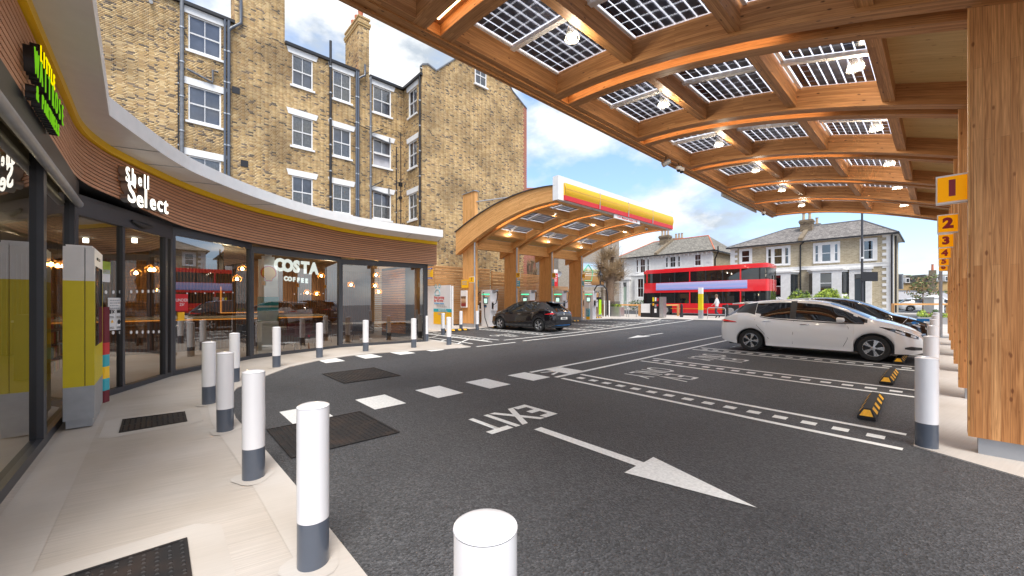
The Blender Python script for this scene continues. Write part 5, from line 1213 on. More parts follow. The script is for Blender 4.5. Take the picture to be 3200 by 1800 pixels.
# ================================================================== BOARDS AND SMALL SIGNS
pb = thing('parking_board', 'tall white notice board announcing free parking beside the shop', 'sign', (-17.1, 10.6, .13))
MB().box(-18.35, -15.85, 10.55, 10.63, .14, 2.33).build('panel', 'white_paint', pb); MB().box(-18.4, -15.95, 10.52, 10.545, .10, 2.38).build('backing', 'white_gloss', pb)
c0, c1 = PV(1354, 966, 10.5)[0], PV(1410, 966, 10.5)[0]; W_ = c1 - c0; zc_ = lambda py: PV(1382, py, 10.5)[2]
MB().box(c0, c1, 10.512, 10.52, zc_(975), zc_(965)).build('teal_strip', 'teal', pb); MB().box(c0, c1, 10.512, 10.52, zc_(1014), zc_(975.5)).build('yellow_strip', 'sign_yellow', pb)
T = lambda b_, px, py, sz, m_, bo=.004, al='LEFT': text('print', b_, sz, (PV(px, py, 10.5)[0], 10.51, PV(px, py, 10.5)[2]), (1, 0, 0), (0, 0, 1), m_, pb, bold=bo, align=al)
T('Free parking', 1356, 930, .185, 'sign_red', .002); T('for 60 mins', 1356, 939.5, .185, 'sign_red', .002); T('All vehicles welcome', 1356, 948, .11, 'blue_print', .002); 
P_ = lambda px, py: (PV(px, py, 10.5)[0], 10.508, PV(px, py, 10.5)[2])
print_lines(pb, P_(1380, 956), (1, 0, 0), (0, -1, 0), .95, .15, 2, 'grey_print', 3); print_lines(pb, P_(1384, 970), (1, 0, 0), (0, -1, 0), .85, .13, 2, 'white_paint', 4); print_lines(pb, P_(1382, 981), (1, 0, 0), (0, -1, 0), .85, .12, 2, 'grey_print', 5)
x, _, z = PV(1366, 914, 10.5); MB().tube([(x - .22, 10.51, z), (x - .1, 10.51, z + .14), (x + .12, 10.51, z + .14), (x + .24, 10.51, z), (x + .24, 10.51, z - .14), (x - .22, 10.51, z - .14), (x - .22, 10.51, z)], .012, 5).build('car_outline', 'teal', pb)
for dx in (-.15, .2): MB().lathe([(.07, 0), (.085, .004), (.1, 0)], 16, (0, 0, 0)).build('round_icon', 'teal', pb, local=True).matrix_local = Matrix.Translation(Vector((x + dx, 10.51, z + .32)) - wl(pb)) @ Matrix.Rotation(R(90), 4, 'X')
def shell_mark(org, xd, n, s, parent):      # red edged yellow scallop
    org, xd, n = Vector(org), Vector(xd).normalized(), Vector(n).normalized(); z = Vector((0, 0, 1))
    for nm, mt, k, e in (('shell_outline', 'sign_red', 1.0, 0), ('shell_face', 'sign_yellow', .84, .003)):
        b = MB(); pts = [(-.22, -.5), (.22, -.5), (.26, -.32)] + [(.52 * math.cos(a) * 1.0, .06 + .5 * math.sin(a) * 1.0) for a in [R(-25 + 230 * i / 16) for i in range(17)]] + [(-.26, -.32)]
        b.face([org + xd * px * s * k + z * py * s * k + n * e for px, py in pts]); b.build(nm, mt, parent)
shell_mark(SHELL_ON[0], SHELL_ON[1], SHELL_ON[2], .42, SHELL_ON[3])
x, _, z = PV(1400, 1003, 10.5); MB().box(x - .16, x + .16, 10.505, 10.512, z - .17, z + .17).build('logo_square', 'white_paint', pb); shell_mark((x, 10.502, z), (1, 0, 0), (0, -1, 0), .24, pb)
def panel_sign(name, lab, x0, x1, y, z0, z1, mat, rows=(), dp=.02, cat_='sign', band=None, fr=None):
    t = thing(name, lab, cat_, ((x0 + x1) / 2, y, z0)); MB().box(x0, x1, y, y + dp, z0, z1).build('plate', mat, t)
    if band:
        for (a, c, m_) in band: MB().box(x0 + .002, x1 - .002, y - .004, y - .001, z0 + (z1 - z0) * a, z0 + (z1 - z0) * c).build('colour_band', m_, t)
    for k_, (body, f, sz, m_) in enumerate(rows):
        if body.startswith('~'): print_lines(t, ((x0 + x1) / 2, y - .006, z0 + (z1 - z0) * f), (1, 0, 0), (0, -1, 0), (x1 - x0) * .75, sz, int(body[1:]), m_, k_); continue
        text('print', body, sz, ((x0 + x1) / 2, y - .006, z0 + (z1 - z0) * f), (1, 0, 0), (0, 0, 1), m_, t, bold=sz * .02, ext=.001)
    return t
def pxrect(x0, x1, y0, y1, v): a, c = PV(x0, y0, v), PV(x1, y1, v); return a[0], c[0], c[2], a[2]
a = pxrect(1325, 1352, 840, 871, 10.2); panel_sign('fence_sign', 'yellow notice with blue edges on the slatted fence beside the shop corner', a[0], a[1], 10.2, a[2], a[3], 'sign_yellow', [('~1', .93, .09, 'white_paint'), ('~5', .55, .5, 'grey_print'), ('~1', .07, .06, 'white_paint')], band=[(0, .14, 'navy'), (.86, 1, 'navy')])
a = pxrect(1442, 1463, 875, 899, 12.55); panel_sign('column_notice', 'plain yellow notice on the first timber column', a[0], a[1], 12.55, a[2], a[3], 'sign_yellow', [('~3', .62, .24, 'grey_print')])
a = pxrect(1442, 1460, 908, 961, 12.55); t = panel_sign('poster_case', 'white framed poster case with a food picture on the first timber column', a[0], a[1], 12.5, a[2], a[3], 'white_paint', dp=.08, cat_='poster'); MB().box(a[0] + .05, a[1] - .05, 12.488, 12.499, a[2] + .06, a[2] + (a[3] - a[2]) * .66).build('picture', 'food_print', t)
# small number signs 7 to 11 and teal plates
for n_, (x0, x1, y0, y1, v) in {'7': (1466, 1482, 865, 883, 12.2), '8': (1481, 1492, 848, 865, 14.6), '9': (1613, 1625, 852, 868, 15.5), '10': (1725, 1736, 853, 868, 18.6), '11': (1819, 1828, 856, 869, 21.7)}.items():
    a = pxrect(x0, x1, y0, y1, v); panel_sign('number_sign', 'small yellow number sign, bearing %s, %s' % (n_, {'7': 'in front of the first small canopy column', '8': 'just behind the first rain pipe', '9': 'beside the second column above a teal plate', '10': 'beside the third column next to the red banner', '11': 'beside the fourth column next to the billboard'}[n_]), a[0], a[1], v, a[2], a[3], 'white_paint', [(n_, .5, (a[3] - a[2]) * .8, 'dark_red')], band=[(.06, .94, 'sign_yellow')])['group'] = 'small yellow bay number signs'
for lab, (x0, x1, y0, y1, v) in {'first column': (1482, 1494, 876, 900, 14.7), 'second column': (1615, 1624, 877, 899, 15.6), 'third column': (1726, 1732, 873, 898, 18.7), 'fourth column': (1819, 1824, 878, 896, 21.8)}.items():
    a = pxrect(x0, x1, y0, y1, v); panel_sign('teal_plate', 'small teal plate below the number sign at the %s of the small canopy' % lab, a[0], a[1], v, a[2], a[3], 'teal', [('~4', .6, .4, 'white_paint')], band=[(0, .16, 'sign_yellow')])['group'] = 'teal plates on the small canopy columns'

# ================================================================== CHARGERS
def make_charger():
    t = thing('charger', 'x', 'charging point', group='white electric car chargers under the small canopy')
    # local: front faces -y; width .72, depth .5, height 2.05
    b = MB(); P = lambda x, y, z: (x, y, z)
    pr = [(-.36, -.26, 0), (.36, -.26, 0), (.36, .26, 0), (-.36, .26, 0)]; lv = [(0, .92, 1), (.75, .92, 1), (1.25, 1.0, 1.0), (1.9, 1.0, 1.0), (2.02, .96, .9), (2.06, .85, .8)]
    rings = [[(x * sx_, y * sy, z) for x, y, _ in pr] for z, sx_, sy in lv]
    for A_, B_ in zip(rings, rings[1:]):
        for k in range(4): b.face([A_[k], A_[(k + 1) % 4], B_[(k + 1) % 4], B_[k]])
    b.face(rings[-1]); b.build('cabinet', 'white_gloss', t, local=True)
    MB().box(-.17, .17, -.275, -.26, 1.28, 1.60).build('screen_frame', 'car_trim', t, local=True); MB().box(-.13, .13, -.28, -.276, 1.31, 1.57).build('screen', 'screen', t, local=True)
    MB().box(-.07, .07, -.285, -.26, 1.08, 1.22).build('card_reader', 'car_trim', t, local=True); MB().box(-.04, .04, -.29, -.286, 1.1, 1.15).build('reader_light', 'blue_plastic', t, local=True)
    MB().box(-.3, .3, -.268, -.262, 1.78, 1.84).build('status_light', 'led_green', t, local=True)
    shell_mark((-.08, -.268, 1.72), (1, 0, 0), (0, -1, 0), .09, t); text('print', 'Shell', .07, (-.1, -.266, 1.645), (1, 0, 0), (0, 0, 1), 'sign_red', t, local=True, bold=.002); MB().box(.04, .26, -.266, -.262, 1.66, 1.69).build('yellow_dash', 'sign_yellow', t, local=True)
    text('print', 'Recharge', .10, (.04, -.275, 1.57 + .06 - .08 + .08), (1, 0, 0), (0, 0, 1), 'teal', t, local=True, bold=.001)
    for s in (-1, 1):
        MB().box(s * .36, s * .56, -.2, .1, .9, 1.42).build('holster', 'white_gloss', t, local=True); MB().box(s * .42, s * .54, -.22, -.2, 1.0, 1.35).build('holster_slot', 'black_metal', t, local=True)
        MB().hexa([(s * .3, -.1, 1.85), (s * .62, -.1, 1.98), (s * .62, .1, 1.98), (s * .3, .1, 1.85), (s * .3, -.1, 2.04), (s * .62, -.1, 2.06), (s * .62, .1, 2.06), (s * .3, .1, 2.04)]).build('cable_arm', 'galvanised', t, local=True)
        MB().tube([(s * .6, 0, 2.0), (s * .78, -.1, 1.85), (s * .72, -.2, 1.3), (s * .50, -.26, 1.2)], .022, 7).build('cable', 'cable', t, smooth=True, local=True)
    return t
ch = make_charger()
for k, (px, lab) in enumerate(((1517, 'white charger beside the first timber column, cable plugged into the black car'), (1640, 'white charger behind the black car, left one of two seen above its roof'), (1742, 'white charger behind the black car, right one of two seen above its roof'), (1838, 'white charger with blue plug between the last column and the slatted fence'))):
    x, y, z = PU(px, 905, -17.2); o_ = ch if k == 0 else copy_tree(ch); put(o_, (x, y + .25, zg(y)), R(8), lab)
    info = thing('info_post', 'narrow teal and yellow info post in front of the %s charger' % ['first', 'second', 'third', 'fourth'][k], 'sign', (x + .35, y - .45, zg(y)), group='teal and yellow info posts'); xx, yy = x + .15 + (.15 if k else -.35), y - .45
    for nm, mt, z0, z1 in (('yellow_foot', 'sign_yellow', 0, .22), ('teal_part', 'teal', .22, .78), ('white_top', 'white_paint', .78, 1.2)): MB().box(xx - .14, xx + .14, yy, yy + .05, zg(y) + z0, zg(y) + z1).build(nm, mt, info)
    text('print', '100%', .1, (xx, yy - .004, zg(y) + .69), (1, 0, 0), (0, 0, 1), 'white_paint', info, bold=.003); print_lines(info, (xx, yy - .004, zg(y) + .45), (1, 0, 0), (0, -1, 0), .2, .3, 5, 'white_paint', k)
x, y, z = G(1520, 1022); cb = thing('charging_cable', 'long black cable drooping from the first charger to the nose of the black car', 'cable', (x, y, z))
MB().tube([(x - .35, y + .1, 2.1), (x - .15, y - .12, 2.05), (x + .1, y - .25, 1.5), (x + .25, y - .3, .7), (x + .5, y - .3, .22), (x + .85, y - .2, .2), (x + 1.2, y - .05, .35), (x + 1.45, y + .1, .75)], .022, 8).build('cable', 'cable', cb, smooth=True)
x, y, z = PV(1859, 990, 26.6); gp = thing('grey_charging_post', 'twin grey charging posts with hanging cable beside the last charger', 'charging point', (x, y, zg(y)))
for dx in (-.3, .3): MB().box(x + dx - .18, x + dx + .18, y - .15, y + .15, zg(y), zg(y) + 1.35).build('post_body', 'steel', gp); MB().box(x + dx - .2, x + dx + .2, y - .17, y + .17, zg(y) + 1.35, zg(y) + 1.6).build('head', 'black_metal', gp)
MB().box(x + .5, x + .56, y - .17, y + .1, zg(y) + .2, zg(y) + 1.4).build('green_edge', 'lime', gp); MB().tube([(x - .3, y - .2, 1.8), (x - .1, y - .3, .8), (x + .2, y - .3, .6), (x + .5, y - .2, 1.7)], .03, 6).build('cable', 'cable', gp, smooth=True)

# ================================================================== CARS
def car_shape():
    zr = lambda x: float(np.interp(x, [0, .04, .12, .3, .5, .66, 1.0, 1.5, 2.0, 2.45, 2.75, 3.05, 3.35, 3.56, 3.64, 3.9, 4.10, 4.25, 4.38, 4.45, 4.48], [.80, .96, 1.03, 1.19, 1.35, 1.45, 1.505, 1.545, 1.545, 1.505, 1.435, 1.305, 1.15, 1.035, 1.015, .945, .865, .785, .68, .59, .52]))
    zb_ = lambda x: float(np.interp(x, [0, .12, .5, .8, 1.1, 1.4, 2.0, 2.8, 3.3, 3.58, 3.8, 4.0, 4.2, 4.38, 4.48], [.78, .97, 1.12, 1.12, 1.03, .975, .945, .91, .905, .92, .87, .81, .74, .63, .50]))
    wmx = lambda x: float(np.interp(x, [0, .06, .2, .5, .9, 1.4, 3.2, 3.7, 4.1, 4.3, 4.42, 4.48], [.66, .76, .84, .885, .90, .895, .895, .89, .84, .76, .62, .48]))
    wr = lambda x: float(np.interp(x, [0, .1, .4, 1.0, 2.4, 3.0, 3.58, 4.1, 4.48], [.56, .57, .54, .57, .60, .64, .74, .66, .36]))
    def zbot(x):
        z = float(np.interp(x, [0, .15, .45, 4.0, 4.3, 4.48], [.34, .27, .205, .205, .215, .27]))
        for xc in (.89, 3.59):
            d = abs(x - xc)
            if d < .375: z = max(z, .31 + math.sqrt(.375 ** 2 - d * d))
        return z
    return zr, zb_, wmx, wr, zbot
def make_car(name, label, paint, detail=True, plate=None):
    zr, zb_, wm, wr, zbot = car_shape(); t = thing(name, label, 'car', group='electric hatchback cars parked in the bays')
    xs = sorted(set([round(x, 4) for x in list(np.linspace(0, 4.48, 64)) + [.02, .05, .09, 4.40, 4.44, 4.47] + [xc + .375 * math.cos(a) for xc in (.89, 3.59) for a in np.linspace(0, math.pi, 21)]])); xs = [x for i, x in enumerate(xs) if i == 0 or x - xs[i - 1] > .004]
    def sec(x):
        zt, zb1, wmax, wrf, z0 = zr(x), zb_(x), wm(x), wr(x), zbot(x); zb1 = min(zb1, zt - .015); cab = max(0, zt - zb1 - .1)
        p = []; lo = z0
        side = [(0, .955), (.15, .985), (.4, 1.0), (.62, .995), (.80, .975), (.92, .955), (1.0, .93)]
        sh = []
        for f, w_ in side: sh.append((wmax * w_, lo + (zb1 - lo) * f))
        wb = sh[-1][0]; p += sh
        hi = zt - min(.07, (zt - zb1) * .35)
        for f in (.06, .2, .4, .6, .8, .94):
            p.append((wb + (wrf - wb) * (f ** 1.12), zb1 + (hi - zb1) * f))
        p.append((wrf * .985, hi + (zt - hi) * .15))
        for f, g_ in ((.9, .45), (.7, .74), (.45, .92), (.2, .99), (0, 1.0)): p.append((wrf * f, hi + (zt - hi) * g_))
        return p
    sc_ = [sec(x) for x in xs]; n = len(sc_[0]); fc_ = {}
    def side_glass(x, j):
        if not (7 <= j <= 11): return False
        if x < 1.02 or x > 3.42: return False
        # daylight opening narrows towards both ends
        frac = (j - 6.5) / 6; zt = zr(x)
        if x < 1.2 and frac < (1.2 - x) * 1.2: return False
        if x > 3.2 and frac > .6: return False
        return abs(x - 1.92) > .04
    parts = {'body': MB(), 'side_window': MB(), 'windscreen': MB(), 'rear_window': MB(), 'pillar': MB(), 'headlight': MB(), 'tail_light': MB(), 'grille': MB()}
    for i in range(len(xs) - 1):
        xm = (xs[i] + xs[i + 1]) / 2
        for j in range(n - 1):
            for s in (-1, 1):
                q = [(xs[i], s * sc_[i][j][0], sc_[i][j][1]), (xs[i + 1], s * sc_[i + 1][j][0], sc_[i + 1][j][1]), (xs[i + 1], s * sc_[i + 1][j + 1][0], sc_[i + 1][j + 1][1]), (xs[i], s * sc_[i][j + 1][0], sc_[i][j + 1][1])]
                if s > 0: q = q[::-1]
                zc = sum(a[2] for a in q) / 4; k = 'body'
                if side_glass(xm, j): k = 'side_window'
                elif 7 <= j <= 12 and .30 < xm < 3.46 and (xm < 1.0 or abs(xm - 1.92) <= .04 or xm > 3.3) and zc > zb_(xm) + .02 and not (xm > 3.2 and j > 11): k = 'pillar'
                elif j >= 14 and 2.72 < xm < 3.5: k = 'windscreen'
                elif j >= 14 and .10 < xm < .40: k = 'rear_window'
                elif 7 <= j <= 13 and .10 < xm < .34: k = 'pillar'
                elif False: k = 'headlight'
                elif False: pass
                parts[k].face(q)
    # ends
    for i, sgn in ((0, 1), (len(xs) - 1, -1)):
        c = sc_[i]; L_ = [(xs[i], a, z) for a, z in c]; R_ = [(xs[i], -a, z) for a, z in c]
        for j in range(n - 1):
            q = [L_[j], L_[j + 1], R_[j + 1], R_[j]]; parts['body'].face(q if sgn > 0 else q[::-1])
    body = parts['body'].build('body', paint, t, smooth=True, local=True)
    for k, mt in (('windscreen', 'car_glass'), ('rear_window', 'car_glass'), ('pillar', 'car_trim'), ('headlight', 'lamp_lens'), ('tail_light', 'tail_lens')):
        if parts[k].f: parts[k].build(k, mt, t, smooth=True, local=True)
    for lo_, hi_ in ((0, 1.92), (1.92, 9)):      # front and rear side glass of each side are separate panes
        for sd_ in (-1, 1):
            b = MB(); S0 = parts['side_window']
            for i, f_ in enumerate(S0.f):
                pts = [S0.v[q] for q in f_]; xm = sum(p[0] for p in pts) / 4
                if lo_ < xm <= hi_ and pts[0][1] * sd_ > 0: b.face(pts)
            b.build('side_window', 'car_glass', t, smooth=True, local=True)
    MB().box(.25, 4.2, -.72, .72, .18, .55).build('underbody', 'car_trim', t, local=True)
    for s in (-1, 1):      # dark inner arches, sill, door lines, handles, mirrors
        for xc in (.89, 3.59):
            b = MB()
            for i in range(20):
                a0, a1 = math.pi * i / 20, math.pi * (i + 1) / 20; r_ = .378
                b.face([(xc + r_ * math.cos(a0), s * .89, .31 + r_ * math.sin(a0)), (xc + r_ * math.cos(a1), s * .89, .31 + r_ * math.sin(a1)), (xc + r_ * math.cos(a1), s * .55, .31 + r_ * math.sin(a1)), (xc + r_ * math.cos(a0), s * .55, .31 + r_ * math.sin(a0))])
            b.face([(xc + .378 * math.cos(a), s * .6, .31 + .378 * math.sin(a)) for a in [math.pi * i / 12 for i in range(13)]]); b.build('wheel_arch', 'car_trim', t, local=True)
        MB().box(1.3, 3.18, s * .80, s * .872, .20, .285).build('sill', paint if paint == 'car_white' else 'car_trim', t, local=True)
        def ys(x, z):
            c = sec(x)
            for a, b_ in zip(c, c[1:]):
                if a[1] <= z <= b_[1]: return a[0] + (b_[0] - a[0]) * (z - a[1]) / max(1e-6, b_[1] - a[1])
            return wm(x)
        for ln in ([(3.02, .32), (3.10, .5), (3.12, .8), (3.02, .93)], [(1.93, .30), (1.94, .6), (1.95, .93)], [(1.36, .40), (1.18, .62), (1.05, .78), (1.0, .95)]):
            MB().tube([(x, s * (ys(x, z) + .0005), z) for x, z in ln], .0045, 5, False).build('door_gap', 'car_trim', t, local=True)
        def patch(nm, mt, top, bot, off_=.004, n_=14, par=t):
            b = MB(); x0_, x1_ = top[0][0], top[-1][0]; T_ = lambda x: float(np.interp(x, [p[0] for p in top], [p[1] for p in top])); B_ = lambda x: float(np.interp(x, [p[0] for p in bot], [p[1] for p in bot]))
            g_ = [[(x, s * (ys(x, B_(x) + (T_(x) - B_(x)) * f) + off_), B_(x) + (T_(x) - B_(x)) * f) for f in (0, .33, .66, 1)] for x in [x0_ + (x1_ - x0_) * i / n_ for i in range(n_ + 1)]]
            for i in range(n_):
                for j in range(3):
                    q = [g_[i][j], g_[i + 1][j], g_[i + 1][j + 1], g_[i][j + 1]]; b.face(q if s < 0 else q[::-1])
            return b.build(nm, mt, par, smooth=True, local=True)
        hl_ = patch('headlight', 'car_glass', [(3.70, .855), (4.0, .80), (4.2, .725), (4.36, .635)], [(3.70, .845), (3.95, .735), (4.15, .645), (4.36, .575)]); patch('headlight_lens', 'lamp_lens', [(3.98, .775), (4.14, .72)], [(3.98, .735), (4.14, .665)], .008, 4, hl_); patch('headlight_lens', 'lamp_lens', [(4.24, .68), (4.32, .645)], [(4.24, .63), (4.32, .60)], .008, 4, hl_)
        patch('tail_light', 'tail_lens', [(.02, .90), (.12, .925), (.5, .865)], [(.02, .86), (.12, .868), (.5, .85)]); patch('tail_light_surround', 'car_trim', [(.10, .865), (.52, .845)], [(.10, .83), (.52, .838)], .003)
        patch('fog_recess', 'car_trim', [(4.14, .375), (4.25, .405), (4.42, .38)], [(4.14, .335), (4.25, .315), (4.42, .32)], .003); patch('side_window_trim', 'car_trim', [(1.12, 1.04), (1.35, 1.0), (2.0, .955), (2.8, .925), (3.42, .918)], [(1.12, 1.018), (1.35, .975), (2.0, .93), (2.8, .898), (3.42, .90)], .003, 30)
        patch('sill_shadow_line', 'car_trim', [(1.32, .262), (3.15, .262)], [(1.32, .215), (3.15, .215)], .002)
        for xh, zh in ((2.12, .84), (1.22, .90)):
            y_ = ys(xh, zh); MB().tube([(xh - .02, s * (y_ - .005), zh), (xh, s * (y_ + .022), zh + .004), (xh + .15, s * (y_ + .022), zh + .01), (xh + .18, s * (y_ - .005), zh + .008)], .014, 7).build('door_handle', 'chrome', t, smooth=True, local=True)
        m_ = MB(); c = Vector((2.98, s * 1.0, 1.0)); m_.tube([c + Vector((.09, 0, 0)), c + Vector((.07, 0, .0)), c + Vector((-.04, 0, 0)), c + Vector((-.07, 0, 0))], [.03, .07, .085, .07], 12); mo = m_.build('mirror', paint, t, smooth=True, local=True); mo.scale = (1, 1.25, .85); mo.location = (0, -s * .25, .15)
        MB().box(2.9, 3.0, s * .84, s * .95, .95, .985).build('mirror_arm', 'car_trim', t, local=True)
        for xc in (.89, 3.59): pass
    # wheels
    for xc in (.89, 3.59):
        for s in (-1, 1):
            wt = MB(); prof = [(.205, -.10), (.23, -.11), (.30, -.105), (.316, -.07), (.318, 0), (.316, .07), (.30, .105), (.23, .11), (.205, .10)]
            b = MB(); b.lathe(prof, 36); b.lathe([(.205, .10), (.205, -.10)], 36); w_ = b.build('wheel', 'tyre', t, smooth=True, local=True); w_.matrix_local = Matrix.Translation((xc, s * .775, .318)) @ Matrix.Rotation(R(-90 * s), 4, 'X')
            b = MB(); b.lathe([(.212, .08), (.212, .095), (.198, .098), (.19, .08)], 36); 
            for i in range(5):
                a = 2 * math.pi * i / 5
                for off_ in (-.13, .13):
                    c_, s_ = math.cos(a + off_ * .25), math.sin(a + off_ * .25); c2, s2 = math.cos(a + off_), math.sin(a + off_); p0 = Vector((.035 * c_, .035 * s_, .085)); p1 = Vector((.197 * c2, .197 * s2, .088)); d_ = (p1 - p0).normalized(); n_ = Vector((-d_.y, d_.x, 0))
                    b.hexa([p0 - n_ * .011, p1 - n_ * .022, p1 + n_ * .022, p0 + n_ * .011, p0 - n_ * .011 + Vector((0, 0, .014)), p1 - n_ * .022 + Vector((0, 0, .006)), p1 + n_ * .022 + Vector((0, 0, .006)), p0 + n_ * .011 + Vector((0, 0, .014))])
            b.lathe([(.05, .085), (.048, .105), (0, .108)], 16); b.build('rim', 'alloy', w_, smooth=True, local=True)
            MB().lathe([(.2, .03), (0, .03)], 24).build('brake_disc', 'car_trim', w_, local=True)
    # nose: grille, bumper intake, plates, badge
    g_ = MB(); g_.hexa([(4.40, -.26, .45), (4.40, .26, .45), (4.30, .26, .45), (4.30, -.26, .45), (4.455, -.36, .66), (4.455, .36, .66), (4.30, .36, .66), (4.30, -.36, .66)]); g_.build('grille', 'car_trim', t, local=True)
    for s in (-1, 1): MB().hexa([(4.20, s * .60, .30), (4.43, s * .52, .30), (4.40, s * .48, .30), (4.18, s * .55, .30), (4.18, s * .70, .39), (4.42, s * .57, .36), (4.38, s * .5, .36), (4.15, s * .6, .39)]).build('intake', 'car_trim', t, local=True)
    MB().box(-.012, .03, -.26, .26, .60, .71).build('number_plate', 'plate', t, local=True)
    if plate: text('registration', plate, .10, (-.014, 0, .655), (0, -1, 0), (0, 0, 1), 'car_trim', t, local=True, bold=.003)
    MB().lathe([(.05, 0), (.055, .008), (.035, .012), (.03, .004)], 20).build('badge', 'chrome', t, local=True).matrix_local = Matrix.Translation((.005, 0, .88)) @ Matrix.Rotation(R(-90), 4, 'Y')
    MB().tube([(.62, 0, 1.45), (.5, 0, 1.58)], [.01, .004], 6).build('aerial', 'car_trim', t, local=True)
    MB().hexa([(.02, -.5, .30), (.02, .5, .30), (.2, .7, .30), (.2, -.7, .30), (.0, -.55, .34), (.0, .55, .34), (.2, .78, .34), (.2, -.78, .34)]).build('rear_diffuser', 'blue_plastic', t, local=True)
    sp = MB(); sp.hexa([(.26, -.5, 1.385), (.68, -.54, 1.42), (.68, .54, 1.42), (.26, .5, 1.385), (.28, -.5, 1.42), (.70, -.54, 1.478), (.70, .54, 1.478), (.28, .5, 1.42)]); sp.build('spoiler', paint, t, local=True)
    return t
def place_car(t, x, y, rz, sc_=.945):
    t.location = (x, y, zg(y)); t.rotation_euler = (0, 0, rz); t.scale = (sc_,) * 3
wc = make_car('parked_car', 'white electric hatchback parked nose towards the timber columns', 'car_white')
wc_rear = -3.59 - .89 * .945; place_car(wc, wc_rear, 12.42 + .80, R(-.6))
text('door_badge', 'zero emission', .045, (2.62, -.892, .50), (1, 0, 0), (0, 0, 1), 'car_trim', wc, local=True, bold=.001); text('door_badge', '~', .09, (2.36, -.892, .50), (1, 0, 0), (0, 0, 1), 'blue_print', wc, local=True, bold=.004)
MB().hexa([(4.06, -.12, .93), (4.07, -.12, .93), (4.07, .12, .93), (4.06, .12, .93), (4.17, -.12, 1.09), (4.18, -.12, 1.09), (4.18, .12, 1.09), (4.17, .12, 1.09)]).build('charge_flap', 'car_white', wc, local=True)
pl = MB(); pl.tube([(4.22, 0, .93), (4.34, 0, .97), (4.42, 0, .98)], .035, 8); pl.box(4.30, 4.52, -.035, .035, .985, 1.05); pl.build('charging_plug', 'blue_plastic', wc, smooth=True, local=True)
cb2 = thing('charging_cable', 'black charging cable hanging from the blue plug of the white car', 'cable', (-.4, 13.2, .2))
MB().tube([(-.42, 13.2, 1.12), (-.22, 13.05, 1.05), (-.1, 12.9, .7), (-.06, 12.8, .22)], .02, 8).build('cable', 'cable', cb2, smooth=True)
bc = make_car('parked_car', 'black hatchback parked behind the white car, its roof and nose showing', 'car_black'); place_car(bc, -4.35, 16.15, R(-.3), .965)
lc = make_car('parked_car', 'black hatchback charging under the small canopy, rear towards the camera', 'car_black', plate='NISSAN'); place_car(lc, -11.72, 13.95, R(180 + 4), .945)
text('tailgate_lettering', 'LEAF', .06, (.03, .42, .88), (0, -1, 0), (0, 0, 1), 'chrome', lc, local=True)
bpy.data.objects.remove(bpy.data.objects['dummy'], do_unlink=True) if 'dummy' in bpy.data.objects else None
for k, (px, lab) in enumerate(((2893, 'small distant white car left of the white gate pier'), (2946, 'small distant white car right of the white gate pier'))):
    o_ = copy_tree(wc); x, y, z = PD(px, 962, 40 + k); o_.location = (x - 2, y, zg(y)); o_.rotation_euler = (0, 0, R(10)); o_.scale = (.9,) * 3; o_['label'] = lab; o_['group'] = 'distant white cars beyond the street'
# ================================================================== BUS
bus = thing('double_decker_bus', 'red double decker bus passing in the street behind the white car', 'bus', (-14, 35.2, zg(35)))
bx0, bx1, by0, by1, z0 = -18.9, -8.7, 34.0, 36.4, zg(34) - .12
def rbox(b, x0, x1, y0, y1, za, zb_, r=.18, n=4):
    # box with rounded vertical corners
    P = []
    for cx, cy, a0 in ((x1 - r, y1 - r, 0), (x0 + r, y1 - r, 90), (x0 + r, y0 + r, 180), (x1 - r, y0 + r, 270)):
        for i in range(n + 1): a = R(a0 + 90 * i / n); P.append((cx + r * math.cos(a), cy + r * math.sin(a)))
    b.prism(P, za, zb_); return b
rbox(MB(), bx0, bx1, by0, by1, z0 + .28, z0 + 1.12).build('lower_panel', 'bus_red', bus, smooth=True); rbox(MB(), bx0 + .02, bx1 - .02, by0 + .02, by1 - .02, z0 + 1.12, z0 + 2.08).build('lower_windows', 'car_glass', bus, smooth=True)
rbox(MB(), bx0, bx1, by0, by1, z0 + 2.08, z0 + 2.28).build('waist_panel', 'bus_red', bus, smooth=True); rbox(MB(), bx0 + .01, bx1 - .01, by0 + .01, by1 - .01, z0 + 2.28, z0 + 2.98).build('upper_panel', 'bus_red', bus, smooth=True)
rbox(MB(), bx0 + .02, bx1 - .02, by0 + .02, by1 - .02, z0 + 2.98, z0 + 3.86).build('upper_windows', 'car_glass', bus, smooth=True); rbox(MB(), bx0, bx1, by0, by1, z0 + 3.86, z0 + 4.12).build('roof_panel', 'bus_red', bus, smooth=True)
rbox(MB(), bx0 + .12, bx1 - .12, by0 + .12, by1 - .12, z0 + 4.12, z0 + 4.22).build('roof', 'bus_red', bus, smooth=True)
MB().box(bx0 + 1.3, bx1 - 1.4, by0 - .02, by0, z0 + 2.3, z0 + 2.95).build('advert_panel', 'bus_advert', bus)
for k in range(8):
    x = bx0 + .35 + k * 1.32
    for za, zb_ in ((1.12, 2.08), (2.98, 3.86)): MB().box(x, x + .1, by0 + .0, by0 + .03, z0 + za, z0 + zb_).build('window_pillar', 'bus_red' if k % 3 == 0 else 'car_trim', bus)
MB().box(bx0 + .05, bx1 - .05, by0 - .008, by0, z0 + .64, z0 + .67).build('orange_line', 'stop_yellow', bus)
for x in (bx0 + 2.2, bx1 - 2.6):
    wv = MB(); wv.tube([(x, by0 - .01, z0 + .5), (x, by0 + .35, z0 + .5)], .5, 24); wv.build('wheel', 'tyre', bus, smooth=True); MB().tube([(x, by0 - .025, z0 + .5), (x, by0 + .05, z0 + .5)], .28, 20).build('wheel_hub', 'alloy', bus, smooth=True); MB().box(x - .62, x + .62, by0 - .004, by0 + .02, z0 + .27, z0 + 1.0).build('wheel_arch', 'car_trim', bus)
